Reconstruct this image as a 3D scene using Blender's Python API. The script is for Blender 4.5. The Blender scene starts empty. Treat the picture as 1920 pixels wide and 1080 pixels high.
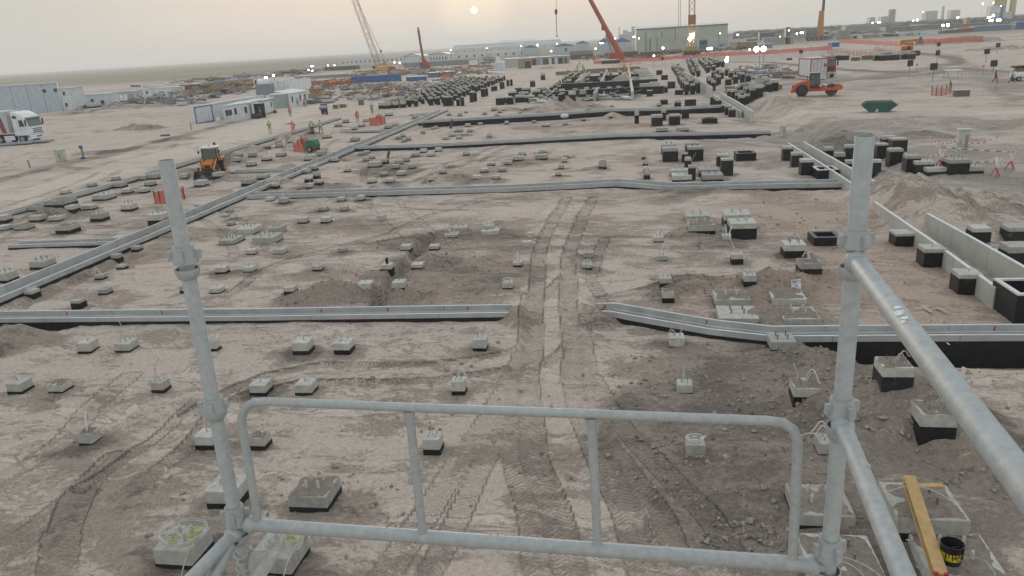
import bpy, bmesh, math, random
import numpy as np
from mathutils import Vector, Matrix
random.seed(7)
S = bpy.context.scene
COL = S.collection
H = 9.5                                   # camera height over the floor of the site
FOC, YAW, PITCH, ROLL = 1421.6, .157174, .311619, .059039   # solved from the photograph's vanishing points

# ------------------------------------------------------------------ camera
def cam_axes():
    cy, sy = math.cos(YAW), math.sin(YAW)
    f = np.array([-sy, cy, 0.]); r = np.array([cy, sy, 0.]); u = np.array([0, 0, 1.])
    f2 = f*math.cos(PITCH) - u*math.sin(PITCH); u2 = u*math.cos(PITCH) + f*math.sin(PITCH)
    r3 = r*math.cos(ROLL) - u2*math.sin(ROLL); u3 = u2*math.cos(ROLL) + r*math.sin(ROLL)
    return r3, u3, f2
CR, CU, CF = cam_axes()
cd = bpy.data.cameras.new('camera'); cam = bpy.data.objects.new('camera', cd); COL.objects.link(cam)
cam.matrix_world = Matrix(((CR[0], CU[0], -CF[0], 0), (CR[1], CU[1], -CF[1], 0), (CR[2], CU[2], -CF[2], H), (0, 0, 0, 1)))
cd.sensor_width = 36; cd.lens = 36*FOC/1920; cd.clip_start = .05; cd.clip_end = 40000
S.camera = cam
def ray(x, y): return ((x-960)/FOC)*CR - ((y-540)/FOC)*CU + CF
def gz(x, y, z=0.):                        # where the sight line meets the level z
    d = ray(x, y); t = (z-H)/d[2]; return np.array([d[0]*t, d[1]*t, z])
def dep(p): return float((np.array([p[0], p[1], p[2]-H])) @ CF)
def at(x, y, Y):                           # the point on a sight line at the distance Y along the site axis
    d = ray(x, y); t = Y/d[1]; return np.array([d[0]*t, Y, H+d[2]*t])

# ------------------------------------------------------------------ value noise
def _h(ix, iy, s):
    n = (ix.astype(np.int64)*374761393 + iy.astype(np.int64)*668265263 + s*974711) & 0xffffffff
    n = ((n ^ (n >> 13))*1274126177) & 0xffffffff
    return ((n ^ (n >> 16)) & 0xffff)/65535.
def vn(x, y, f, s=0):
    x = np.asarray(x, float)*f + 1000; y = np.asarray(y, float)*f + 1000
    ix = np.floor(x); iy = np.floor(y); u = x-ix; v = y-iy
    u = u*u*(3-2*u); v = v*v*(3-2*v)
    a = _h(ix, iy, s); b = _h(ix+1, iy, s); c = _h(ix, iy+1, s); d = _h(ix+1, iy+1, s)
    return (a+(b-a)*u+(c-a)*v+(a-b-c+d)*u*v)*2-1
def fbm(x, y, f, o, s=0, g=.5):
    t = 0; a = 1
    for k in range(o):
        t = t+a*vn(x, y, f*2**k, s+k*17); a *= g
    return t
def sst(a, b, x): t = np.clip((x-a)/(b-a), 0, 1); return t*t*(3-2*t)

# ------------------------------------------------------------------ terrain: heaps, trenches, tracks
# heaps of loose soil: photo position of the middle of the base, radii (m), height, darkness
HEAPS = []
for q in [(600,560,1.7,.9,.5,1),(655,552,1.3,.8,.4,1),(696,552,.8,.9,.5,1),(752,556,1.1,.9,.55,1),(725,516,1.2,1.2,.28,1),(810,492,1.6,1.5,.18,1),
  (770,455,1.8,1.4,.25,.9),(850,443,2.2,1.2,.3,.9),(930,440,1.6,1.0,.3,.9),(880,520,2.5,2,.1,.7),
  (1720,800,2.4,2.3,.75,1),(1800,860,1.0,1.6,.25,1),(1620,760,1.8,1.8,.4,1),(1560,880,2.0,2.0,.3,1),(1450,920,2.0,2.0,.15,1),(1600,1000,1.6,1.0,.25,1),(1345,880,2.2,1.6,.08,.9),(1300,850,.9,.7,.16,.9),
  (1560,690,1.6,1.0,.4,.9),(1500,665,1.3,.8,.3,.8),(1470,540,1.6,1.2,.5,.9),(1440,600,1.0,1.0,.4,.9),(1400,545,1.5,1.4,.3,.9),(1280,530,1.3,1.0,.25,.9),(1256,552,.8,.6,.35,.9),(1530,520,1.0,1.0,.3,.9),(1290,760,1.8,1.0,.1,.9),(1530,740,1.2,1,.15,.9),
  (1330,430,1.5,1.4,.25,.8),(1290,440,1.0,1.2,.2,.7),(1350,455,1.2,1.2,.15,.8),(1130,598,.7,1.0,.45,.8),(968,598,.7,1.0,.4,.8),
  (1830,395,6.5,6,.8,.15),(1690,385,2.2,7,.7,.15),(1640,345,2.0,8,.65,.15),(1760,420,2.4,4,.65,.2),
  (1480,208,5.5,3.0,.6,.45),(1432,205,3.6,3,.9,.35),(1550,262,6,2.2,.3,.3),(1680,258,9,2.6,.45,.4),(1780,262,8,2.6,.45,.4),(1418,196,2.6,3,.8,.4),
  (1568,283,2.6,2.2,1.1,.9),(1716,281,2.4,1.6,.5,.8),(1500,255,3.5,3,.5,.3),
  (1170,160,4.2,3.2,1.9,.55),(1090,203,3.6,2.4,.9,.7),(1050,205,3.6,2.8,1.2,.7),(1020,208,2.6,2,.7,.7),(996,207,1.4,1,.5,.8),(958,206,2,2,.4,.6),
  (1148,222,1.6,1.6,.8,.6),(1240,252,3.5,2,.35,.5),(1120,240,6,3,.2,.6),
  (112,408,2.0,1.1,.75,.8),(68,413,1.4,.9,.5,.7),(430,306,2.4,1.4,1.0,.8),(352,330,2.4,1.6,.8,.6),(475,283,1.6,1.2,.6,.6),(545,262,2.2,1.4,.7,.6),(580,255,2.4,1.4,.6,.5),(520,342,1.8,1.0,.5,.7),(425,338,1.4,1.0,.4,.8),(540,315,1.2,.8,.35,.7),
  (638,350,1.4,1,.35,.8),(590,350,1.4,.8,.4,.8),(822,342,1.3,.8,.5,.8),(862,338,1.5,.9,.55,.8),(900,340,2.2,.9,.3,.8),(730,320,2.6,2.2,.16,.9),(990,303,2.2,1.5,.2,.8),(1118,318,1.0,1.4,.25,.5),(1010,240,2.5,1.5,.15,.8),
  (262,243,5,1.5,.9,.8),(330,262,3,1.2,.5,.7),(200,285,4,1.5,.3,.7),(300,275,4,1.5,.3,.6),(120,318,3,1.0,.35,.7),
  (230,203,12,3,.9,.7),(330,196,14,3,.8,.6),(150,213,8,2,.6,.6),(20,640,1.6,1.0,.65,.8),(1335,355,4,1.2,.2,.6),
  (1030,128,5,3,1.0,.4),(1130,112,9,3,1.2,.6),(1180,122,7,2,.9,.4),(1330,118,8,3,1.2,.4),(1270,112,9,3,1.0,.4),(1810,86,14,5,2.2,.7),(1740,89,8,3,1.2,.6),(1560,98,9,4,.6,.4),(1880,100,10,4,1.0,.5),(1850,78,16,5,1.4,.6),
  (820,160,3,2,.8,.7),(690,160,8,3,.8,.8),(740,170,6,2,.6,.8),(920,122,6,3,1.2,.6)]:
    g = gz(q[0], q[1]); HEAPS.append((g[0], g[1], q[2], q[3], q[4], q[5]))
HOLES = []                                  # dug-out strips: polyline of photo points, half width, depth
def wl(pts, z=0.): return [tuple(gz(a, b, z)[:2]) for a, b in pts]
HOLES.append((wl([(-40,624),(40,618),(100,608)]), .75, .55))
HOLES.append((wl([(1590,654),(1680,653),(1800,653),(2050,653)]), 1.0, .72))
HOLES.append((wl([(1255,258),(1350,256.5),(1440,254)]), 1.1, .5)); HOLES.append((wl([(1350,353),(1470,351),(1580,349)]), .7, .35)); HOLES.append((wl([(1160,212),(1240,209.5),(1350,204)]), 1.2, .35))
HOLES.append((wl([(838,430),(788,464),(757,500),(724,540),(704,577)]), .3, .45))
HOLES.append((wl([(1530,445),(1400,395)]), .3, .05))
HOLES.append((wl([(560,352),(500,370)]), .5, .3))
HOLES.append((wl([(250,478),(160,515),(80,552),(-20,600)]), .45, .22))
# wheel tracks: photo polyline, width (m), tread strength, rut depth, darkness
TRK = [([(1075,1110),(1032,950),(1006,860),(996,780),(992,700),(997,620),(1002,560),(1010,490),(1022,445),(1045,400),(1062,372)],.62,1,.09,.14),
 ([(1220,1110),(1166,950),(1132,865),(1092,780),(1074,700),(1068,620),(1064,560),(1066,490),(1080,440),(1096,400),(1110,372)],.62,1,.09,.14),
 ([(1010,1110),(985,950),(968,860),(962,780),(968,700),(985,620),(990,560)],.5,.9,.03,.1),
 ([(1290,1110),(1240,980),(1190,900),(1120,800),(1098,700),(1090,620)],.5,.9,.04,.1),
 ([(1420,1110),(1330,980),(1240,880),(1160,790),(1120,720)],.5,.8,.03,.08),
 ([(700,1110),(780,985),(850,890),(905,810),(950,730),(978,660)],.6,.55,.03,.08),
 ([(780,1120),(860,960),(920,860),(950,790)],.5,.45,.03,.3),
 ([(360,770),(430,728),(500,700),(600,685),(700,688),(800,686),(880,676),(965,655)],.38,1,.05,.7),
 ([(395,770),(470,735),(560,716),(690,722),(800,718),(880,705),(960,690)],.38,1,.05,.7),
 ([(250,920),(350,840),(400,780),(430,740)],.5,.9,.04,.5),
 ([(170,905),(280,830),(350,770)],.4,.7,.03,.4),
 ([(0,900),(100,840),(180,760),(230,720)],.7,.4,.02,.3),
 ([(100,1110),(110,1000),(150,930),(200,880)],.7,.6,.03,.6),
 ([(0,1040),(60,1000),(110,960)],.8,.5,.02,.5),
 ([(420,560),(470,520),(540,488),(640,462),(720,440),(800,405),(900,380),(1000,365)],.5,.5,.03,.45),
 ([(1130,560),(1220,540),(1320,525),(1450,515)],.6,.6,.04,.4),([(1140,600),(1110,520),(1130,450)],.5,.5,.03,.4),
 ([(1010,690),(1040,670),(1060,650)],.4,.8,.03,.5),
 ([(1020,560),(1045,525),(1065,515)],.4,.8,.03,.4),
 ([(790,345),(820,315),(860,295),(960,285)],.5,.3,.03,.3),([(860,300),(905,285),(960,290),(930,300)],.4,.3,.03,.5)]
TRK = [(wl(a), b, c, d, e) for a, b, c, d, e in TRK]
_r = random.Random(21)
for _ in range(26):                         # faint arcs left by machines turning between the blocks
    x0, y0 = _r.uniform(-45, 22), _r.uniform(22, 95); a = _r.uniform(0, 3.1); k = _r.uniform(-.06, .06); P = [(x0, y0)]
    for i in range(9): a += k*2.; P.append((P[-1][0]+2.2*math.cos(a), P[-1][1]+2.2*math.sin(a)))
    for o in (0, 1.9): TRK.append(([(q[0]-o*math.sin(a), q[1]+o*math.cos(a)) for q in P], _r.uniform(.35, .55), .6, .03, _r.choice((.35, .5, -.4))))
# haul roads: darker or paler graded strips
ROADS = [(wl([(1090,1120),(1062,900),(1045,760),(1034,640),(1034,520),(1050,440),(1080,380),(1100,350)]), 1.75, -.28),(wl([(-30,385),(200,318),(420,262),(560,205),(680,165)]), 5.0, -.8),(wl([(-30,345),(200,290),(420,235),(500,215)]), 1.5, .8),(wl([(-30,372),(200,306),(360,268)]), .8, .8),
 (wl([(1340,122),(1440,124),(1490,130),(1600,142),(1700,148)]), 1.8, 1.0),(wl([(1390,172),(1500,170),(1640,158),(1740,140),(1790,126),(1780,112),(1700,105)]), 2.6, .6),
 (wl([(1700,105),(1790,118),(1830,150),(1880,175),(1915,215)]), 2.0, .45),(wl([(1920,150),(1800,140),(1740,150),(1640,160)]), 1.6, .8), (wl([(1240,380),(1340,352),(1480,350),(1640,330),(1800,345),(1930,352)]), 1.1, .5), (wl([(1920,232),(1700,225),(1500,228)]), 2., -.5)]
# broad areas: photo centre, radii in m, darkness, pinkness
AREAS = [(1420,860,4.6,4.2,1.15,.05),(1700,860,3.0,3.2,1.3,.0),(1560,740,3.6,3.,1.1,.05),(1340,700,3.2,2.2,.8,.05),(1400,560,2.8,3.0,.6,.5),(1680,520,3.4,8.0,-.15,1.0),(1500,400,3.4,6,.0,.9),(1700,690,4,1.2,-.4,0),
 (1850,900,1.6,5,-.5,.2),(800,520,5,4,.35,.2),(900,455,3.5,2.5,.5,.2),(730,560,4,1.5,.7,.1),(1230,470,3.5,4,.35,.1),(1130,430,5,5,.25,0),(1100,370,9,2,.45,0),(260,480,2.2,2.8,.6,.4),(330,400,5,3,.4,.3),(560,360,8,1.5,.5,.2),(160,550,3,1.2,.7,.3),
 (360,360,4,2.5,.3,.1),(250,390,8,1.5,-.4,0),(200,310,18,5,.1,-.3),(1750,330,8,6,.15,-.4),(1600,260,14,8,.1,-.3),(1700,160,34,26,.3,-.45),(1480,110,50,30,.3,-.5),(1600,270,16,9,.3,-.3),(1800,330,10,8,.3,-.3),(900,420,9,2,.4,.1),(560,430,7,3,.35,.15),(1000,310,10,4,.3,.1),(1300,300,6,6,.25,.3),(560,300,9,3,.35,.1),(1100,230,16,5,.25,.1),(300,440,4,2,.5,.2),(760,240,9,6,.3,0),(1150,225,14,6,.1,.4),(850,235,14,8,-.25,.0),(1000,250,14,6,-.1,.3),(800,300,8,6,-.1,.1),(720,315,4,3,.5,.1),
 (560,210,8,6,-.1,.2),(200,220,30,6,.1,.5),(150,260,20,6,-.2,.1),(700,170,25,12,.35,-.1),(300,165,50,12,.45,-.2),(1040,335,10,2,.0,.0),(130,960,2.5,2.2,.35,.1),(610,870,1.5,1.0,.4,.1),(480,1060,2.6,.9,.7,.05),(600,980,1.2,1.0,.6,.05),(1350,830,2,1.2,.5,.1)]
AREAS = [(*gz(a, b)[:2], c, d, e, f) for a, b, c, d, e, f in AREAS]
def seg(x, y, P):                           # distance to a polyline, signed side, run along it
    best = np.full(x.shape, 1e9); sg = np.zeros(x.shape); run = np.zeros(x.shape); acc = 0.
    for (ax, ay), (bx, by) in zip(P[:-1], P[1:]):
        L = math.hypot(bx-ax, by-ay); ux, uy = (bx-ax)/L, (by-ay)/L
        t = np.clip((x-ax)*ux+(y-ay)*uy, 0, L); dx = x-ax-t*ux; dy = y-ay-t*uy
        d = np.hypot(dx, dy); m = d < best
        best = np.where(m, d, best); sg = np.where(m, dx*uy-dy*ux, sg); run = np.where(m, acc+t, run); acc += L
    return best, sg, run
def near(x, y, P, r):
    a = np.array(P); return (x > a[:, 0].min()-r) & (x < a[:, 0].max()+r) & (y > a[:, 1].min()-r) & (y < a[:, 1].max()+r)
def hgt(x, y, full=False):
    x = np.atleast_1d(np.asarray(x, float)); y = np.atleast_1d(np.asarray(y, float))
    R = np.hypot(x, y); z = np.zeros(x.shape)
    dk = np.zeros(x.shape); pk = np.zeros(x.shape); tm = np.zeros(x.shape); tu = np.zeros(x.shape); tv = np.zeros(x.shape)
    lo = 1-sst(90, 260, R)
    z += .05*lo*fbm(x, y, .25, 3, 3) + .022*lo*(1-sst(40, 90, R))*fbm(x, y, 1.7, 3, 9) + .25*sst(150, 400, R)*fbm(x, y, .02, 2, 31)
    # the plateau right of the deep channel stands higher than the floor of the cut
    z += 1.0*sst(15.5, 19, x)*sst(44, 52, y) * (1-.0*x)
    z += -.0*x
    for hx, hy, rx, ry, hh, dd in HEAPS:
        m = (abs(x-hx) < rx*1.9) & (abs(y-hy) < ry*1.9)
        if not m.any(): continue
        X = x[m]; Y = y[m]; k = 1/max(rx, ry)
        r = np.hypot((X-hx)/rx, (Y-hy)/ry)*(1+.28*fbm(X, Y, .9*k+.25, 3, int(hx*7) % 97))
        w = sst(1.25, .0, r)
        z[m] += hh*w*(1+.22*fbm(X, Y, 1.5, 2, 5)) + .05*hh*w*fbm(X, Y, 5, 2, 8)
        dk[m] = np.maximum(dk[m], dd*sst(1.5, .9, r))
    for P, hw, d in HOLES:
        m = near(x, y, P, hw*4)
        if not m.any(): continue
        r, _, _ = seg(x[m], y[m], P); r = r/hw*(1+.25*fbm(x[m], y[m], 1.2, 2, 44))
        z[m] -= d*sst(1.5, .55, r); dk[m] = np.maximum(dk[m], .55*sst(2., 1., r))
    if full:
        for ax, ay, rx, ry, dd, pp in AREAS:
            m = (abs(x-ax) < rx*1.7) & (abs(y-ay) < ry*1.7)
            if not m.any(): continue
            r = np.hypot((x[m]-ax)/rx, (y[m]-ay)/ry)*(1+.3*fbm(x[m], y[m], .5, 3, 71)); w = sst(1.35, .6, r)
            dk[m] += dd*w*(1-np.clip(dk[m], 0, 1)); pk[m] += pp*w
        for P, w, dd in ROADS:
            m = near(x, y, P, w*3)
            if not m.any(): continue
            r, s, v = seg(x[m], y[m], P); r = r/w*(1+.3*fbm(x[m], y[m], .3, 2, 61))
            dk[m] += dd*sst(1.4, .5, r)
    for P, w, ts, d, dd in TRK:
        m = near(x, y, P, w*2)
        if not m.any(): continue
        X = x[m]; Y = y[m]
        r, s, v = seg(X, Y, P); s = s+.07*vn(v, v*0, .45, 21)
        q = np.abs(s)/(w*.5); q = np.where(r > w*1.2, 9, q)
        z[m] += -d*sst(1.15, .75, q)*(.7+.3*vn(X, Y, .7, 2)) + .5*d*np.exp(-((q-1.35)/.25)**2)
        k = sst(1.25, .95, q)*(.72+.28*vn(X, Y, .4, 77))
        if full:
            w2 = np.clip(k*ts*1.15, 0, 1)
            b = w2 > tm[m]+.15
            tm[m] = np.where(b, w2, tm[m]); tu[m] = np.where(q < 3, np.where(b, s, tu[m]), tu[m]); tv[m] = np.where(b, v, tv[m])
            dk[m] += dd*np.clip(k, 0, 1)*.6
    if full: return z, dk, pk, tm, tu, tv
    return z
def gh(px, py):                             # first place where a sight line meets the terrain
    d = ray(px, py); t0, t1 = (2.6-H)/d[2], (-.9-H)/d[2]
    for n in (160, 40):
        t = np.linspace(t0, t1, n); k = np.argmax(H+d[2]*t <= hgt(d[0]*t, d[1]*t)); k = max(1, int(k)); t0, t1 = t[k-1], t[k]
    return np.array([d[0]*t1, d[1]*t1, H+d[2]*t1])
def zt(x, y): return float(hgt(x, y)[0])

# ------------------------------------------------------------------ materials
def nd(nt, t, **kw):
    n = nt.nodes.new(t)
    for k, v in kw.items():
        if k in n.inputs.keys(): n.inputs[k].default_value = v
        else: setattr(n, k, v)
    return n
def newmat(name):
    m = bpy.data.materials.new(name); m.use_nodes = True
    nt = m.node_tree; b = nt.nodes['Principled BSDF']; return m, nt, b
def c4(c): return (c[0], c[1], c[2], 1)
MATS = {}
def M(name, col, var=.12, sc=3., rough=.7, metal=0., bump=.0, dust=0., spec=.4, col2=None, dsc=1.2, rnd=0., emit=0.):
    """painted, cast or woven surface: two tones mixed by noise, dust patches, per-object variation, fine bump"""
    if name in MATS: return MATS[name]
    m, nt, b = newmat(name); L = nt.links.new
    tc = nd(nt, 'ShaderNodeTexCoord'); oi = nd(nt, 'ShaderNodeObjectInfo')
    off = nd(nt, 'ShaderNodeVectorMath', operation='MULTIPLY_ADD'); off.inputs[1].default_value = (1, 1, 1)
    L(tc.outputs['Object'], off.inputs[0])
    cb = nd(nt, 'ShaderNodeVectorMath', operation='SCALE'); cb.inputs[3].default_value = 37.
    cx = nd(nt, 'ShaderNodeCombineXYZ'); L(oi.outputs['Random'], cx.inputs[0]); L(oi.outputs['Random'], cx.inputs[2]); L(cx.outputs[0], cb.inputs[0]); L(cb.outputs[0], off.inputs[2])
    n = nd(nt, 'ShaderNodeTexNoise', Scale=sc, Detail=7., Roughness=.65); L(off.outputs[0], n.inputs['Vector'])
    r = nd(nt, 'ShaderNodeMapRange'); r.inputs[1].default_value = .3; r.inputs[2].default_value = .7; L(n.outputs[0], r.inputs[0])
    mx = nd(nt, 'ShaderNodeMix', data_type='RGBA'); c2 = col2 or [c*(1-2*var) for c in col]
    mx.inputs[6].default_value = c4([min(1, c*(1+var)) for c in col]); mx.inputs[7].default_value = c4(c2); L(r.outputs[0], mx.inputs[0])
    out = mx.outputs[2]
    if dust:
        n2 = nd(nt, 'ShaderNodeTexNoise', Scale=dsc, Detail=6., Roughness=.7); L(off.outputs[0], n2.inputs['Vector'])
        r2 = nd(nt, 'ShaderNodeMapRange'); r2.inputs[1].default_value = .68-.3*dust; r2.inputs[2].default_value = .85-.25*dust; r2.inputs[4].default_value = min(.9, .35+.5*dust); L(n2.outputs[0], r2.inputs[0])
        m2 = nd(nt, 'ShaderNodeMix', data_type='RGBA'); m2.inputs[7].default_value = (.36, .31, .26, 1); L(r2.outputs[0], m2.inputs[0]); L(out, m2.inputs[6]); out = m2.outputs[2]
    if rnd:
        hv = nd(nt, 'ShaderNodeHueSaturation'); rr = nd(nt, 'ShaderNodeMapRange'); rr.inputs[3].default_value = 1-rnd; rr.inputs[4].default_value = 1+rnd
        L(oi.outputs['Random'], rr.inputs[0]); L(rr.outputs[0], hv.inputs['Value']); L(out, hv.inputs['Color']); out = hv.outputs[0]
    L(out, b.inputs['Base Color']); b.inputs['Roughness'].default_value = rough; b.inputs['Metallic'].default_value = metal
    b.inputs['Specular IOR Level'].default_value = spec
    if bump:
        bp = nd(nt, 'ShaderNodeBump', Strength=bump, Distance=.02); L(n.outputs[0], bp.inputs['Height']); L(bp.outputs[0], b.inputs['Normal'])
    MATS[name] = m; return m
def glow(name, col, st):
    if name in MATS: return MATS[name]
    m, nt, b = newmat(name); b.inputs['Base Color'].default_value = c4(col); b.inputs['Emission Color'].default_value = c4(col); b.inputs['Emission Strength'].default_value = st
    MATS[name] = m; return m
def glass(name='window_glass', col=(.03, .04, .045)):
    if name in MATS: return MATS[name]
    m, nt, b = newmat(name); b.inputs['Base Color'].default_value = c4(col); b.inputs['Roughness'].default_value = .12; b.inputs['Specular IOR Level'].default_value = .6
    MATS[name] = m; return m
CONC = M('cast_concrete', (.42, .41, .37), .14, 5., .85, bump=.4, dust=.34, dsc=2.2, rnd=.2)
BITU = M('bitumen_coating', (.014, .015, .018), .3, 6., .5, bump=.2, dust=.16, dsc=3.5, spec=.35)
GALV = M('galvanised_steel', (.36, .38, .375), .10, 40., .55, metal=.2, bump=.1, dust=.12, dsc=2.5, spec=.4, col2=(.30, .315, .315))
STEEL = M('bolt_steel', (.22, .225, .23), .25, 20., .5, metal=.5)
PLAST = M('bolt_cap_plastic', (.5, .48, .42), .15, 20., .6)
PIPE = M('conduit_plastic', (.42, .42, .40), .15, 8., .5)
PIPEW = M('conduit_white', (.62, .62, .58), .1, 8., .5)
DIRT = M('loose_soil', (.215, .18, .145), .2, 12., .95, bump=.6)
CHAN = M('channel_concrete', (.40, .41, .40), .10, 1.3, .8, bump=.2, dust=.32, dsc=1.6)
LIT_LIP = M('channel_lit_lip', (.62, .63, .62), .1, 3., .7, dust=.2, dsc=2.)  # paler than the trough: light on the wall tops is put into the colour
RED = M('red_marking_paint', (.38, .03, .045), .2, 9., .7)

# ------------------------------------------------------------------ mesh builder
class MB:
    def __init__(s): s.v = []; s.f = []; s.m = []
    def add(s, v, f, mi=0):
        o = len(s.v); s.v += [tuple(map(float, p)) for p in v]; s.f += [tuple(i+o for i in q) for q in f]; s.m += [mi]*len(f); return s
    def box(s, c, d, rz=0., mi=0, rx=0., ry=0., taper=1.):
        R = Matrix.Rotation(rz, 3, 'Z') @ Matrix.Rotation(ry, 3, 'Y') @ Matrix.Rotation(rx, 3, 'X'); v = []
        for k in (-1, 1):
            for i, j in ((-1, -1), (1, -1), (1, 1), (-1, 1)):
                t = taper if k > 0 else 1
                v.append(R @ Vector((i*d[0]/2*t, j*d[1]/2*t, k*d[2]/2))+Vector(c))
        return s.add(v, [(3, 2, 1, 0), (4, 5, 6, 7), (0, 1, 5, 4), (1, 2, 6, 5), (2, 3, 7, 6), (3, 0, 4, 7)], mi)
    def hexa(s, lo, hi, mi=0):               # two quads (bottom, top)
        return s.add(list(lo)+list(hi), [(3, 2, 1, 0), (4, 5, 6, 7), (0, 1, 5, 4), (1, 2, 6, 5), (2, 3, 7, 6), (3, 0, 4, 7)], mi)
    def tube(s, P, r, n=8, mi=0, cap=True):
        P = [Vector(p) for p in P]; rr = [float(q) for q in (r if isinstance(r, (list, tuple)) else [r]*len(P))]; v = []; f = []
        T = [(P[min(i+1, len(P)-1)]-P[max(i-1, 0)]).normalized() for i in range(len(P))]
        a = Vector((0, 0, 1)) if abs(T[0].z) < .9 else Vector((1, 0, 0)); N = T[0].cross(a).normalized()
        for i, p in enumerate(P):
            N = (N-T[i]*N.dot(T[i])).normalized(); B = T[i].cross(N)
            for k in range(n):
                t = 2*math.pi*k/n; v.append(p+rr[i]*(math.cos(t)*N+math.sin(t)*B))
        for i in range(len(P)-1):
            for k in range(n): f.append((i*n+k, i*n+(k+1) % n, (i+1)*n+(k+1) % n, (i+1)*n+k))
        if cap: f += [tuple(range(n-1, -1, -1)), tuple((len(P)-1)*n+k for k in range(n))]
        return s.add(v, f, mi)
    def cyl(s, a, b, r, n=12, mi=0, r2=None): return s.tube([a, b], [r, r if r2 is None else r2], n, mi)
    def prism(s, prof, o, ax, ay, az, L, mi=0):   # profile (u,v) in plane ax,ay swept L along az
        o, ax, ay, az = map(Vector, (o, ax, ay, az)); n = len(prof)
        v = [o+ax*u+ay*w for u, w in prof]+[o+ax*u+ay*w+az*L for u, w in prof]
        f = [(k, (k+1) % n, n+(k+1) % n, n+k) for k in range(n)]+[tuple(range(n-1, -1, -1)), tuple(range(n, 2*n))]
        return s.add(v, f, mi)
    def build(s, name, mat, parent=None, smooth=False, bevel=0., seg=1):
        me = bpy.data.meshes.new(name); me.from_pydata(s.v, [], s.f)
        ms = mat if isinstance(mat, (list, tuple)) else [mat]
        for q in ms: me.materials.append(q)
        if len(ms) > 1: me.polygons.foreach_set('material_index', s.m)
        bm = bmesh.new(); bm.from_mesh(me); bmesh.ops.recalc_face_normals(bm, faces=bm.faces)
        if bevel: bmesh.ops.bevel(bm, geom=list(bm.edges), offset=bevel, segments=seg, affect='EDGES', clamp_overlap=True)
        bm.to_mesh(me); bm.free()
        if smooth:
            me.polygons.foreach_set('use_smooth', [True]*len(me.polygons)); me.set_sharp_from_angle(angle=math.radians(40))
        o = bpy.data.objects.new(name, me); COL.objects.link(o); o.parent = parent; return o
def tag(o, label, cat, group=None, kind=None):
    if label: o['label'] = label
    if cat: o['category'] = cat
    if group: o['group'] = group
    if kind: o['kind'] = kind
    return o
def thing(name, label, cat, loc=(0, 0, 0), rz=0., group=None):
    o = bpy.data.objects.new(name, None); COL.objects.link(o); o.location = [float(a) for a in loc]; o.rotation_euler = (0, 0, rz); o.empty_display_size = .2
    return tag(o, label, cat, group)
def shared(name, me, parent, loc=(0, 0, 0), rz=0., sc=None):
    o = bpy.data.objects.new(name, me); COL.objects.link(o); o.parent = parent; o.location = loc; o.rotation_euler = (0, 0, rz)
    if sc: o.scale = sc
    return o
def proto(mb, name, mat, **kw):              # mesh only
    o = mb.build(name, mat, **kw); me = o.data; bpy.data.objects.remove(o); return me
def kids(o): return [c for c in o.children]
def copy_tree(o, parent=None):
    c = o.copy(); COL.objects.link(c); c.parent = parent
    for k in kids(o): copy_tree(k, c)
    return c
ORD = ['first', 'second', 'third', 'fourth', 'fifth', 'sixth', 'seventh', 'eighth', 'ninth', 'tenth', 'eleventh', 'twelfth', 'thirteenth', 'fourteenth', 'fifteenth', 'sixteenth']

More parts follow.
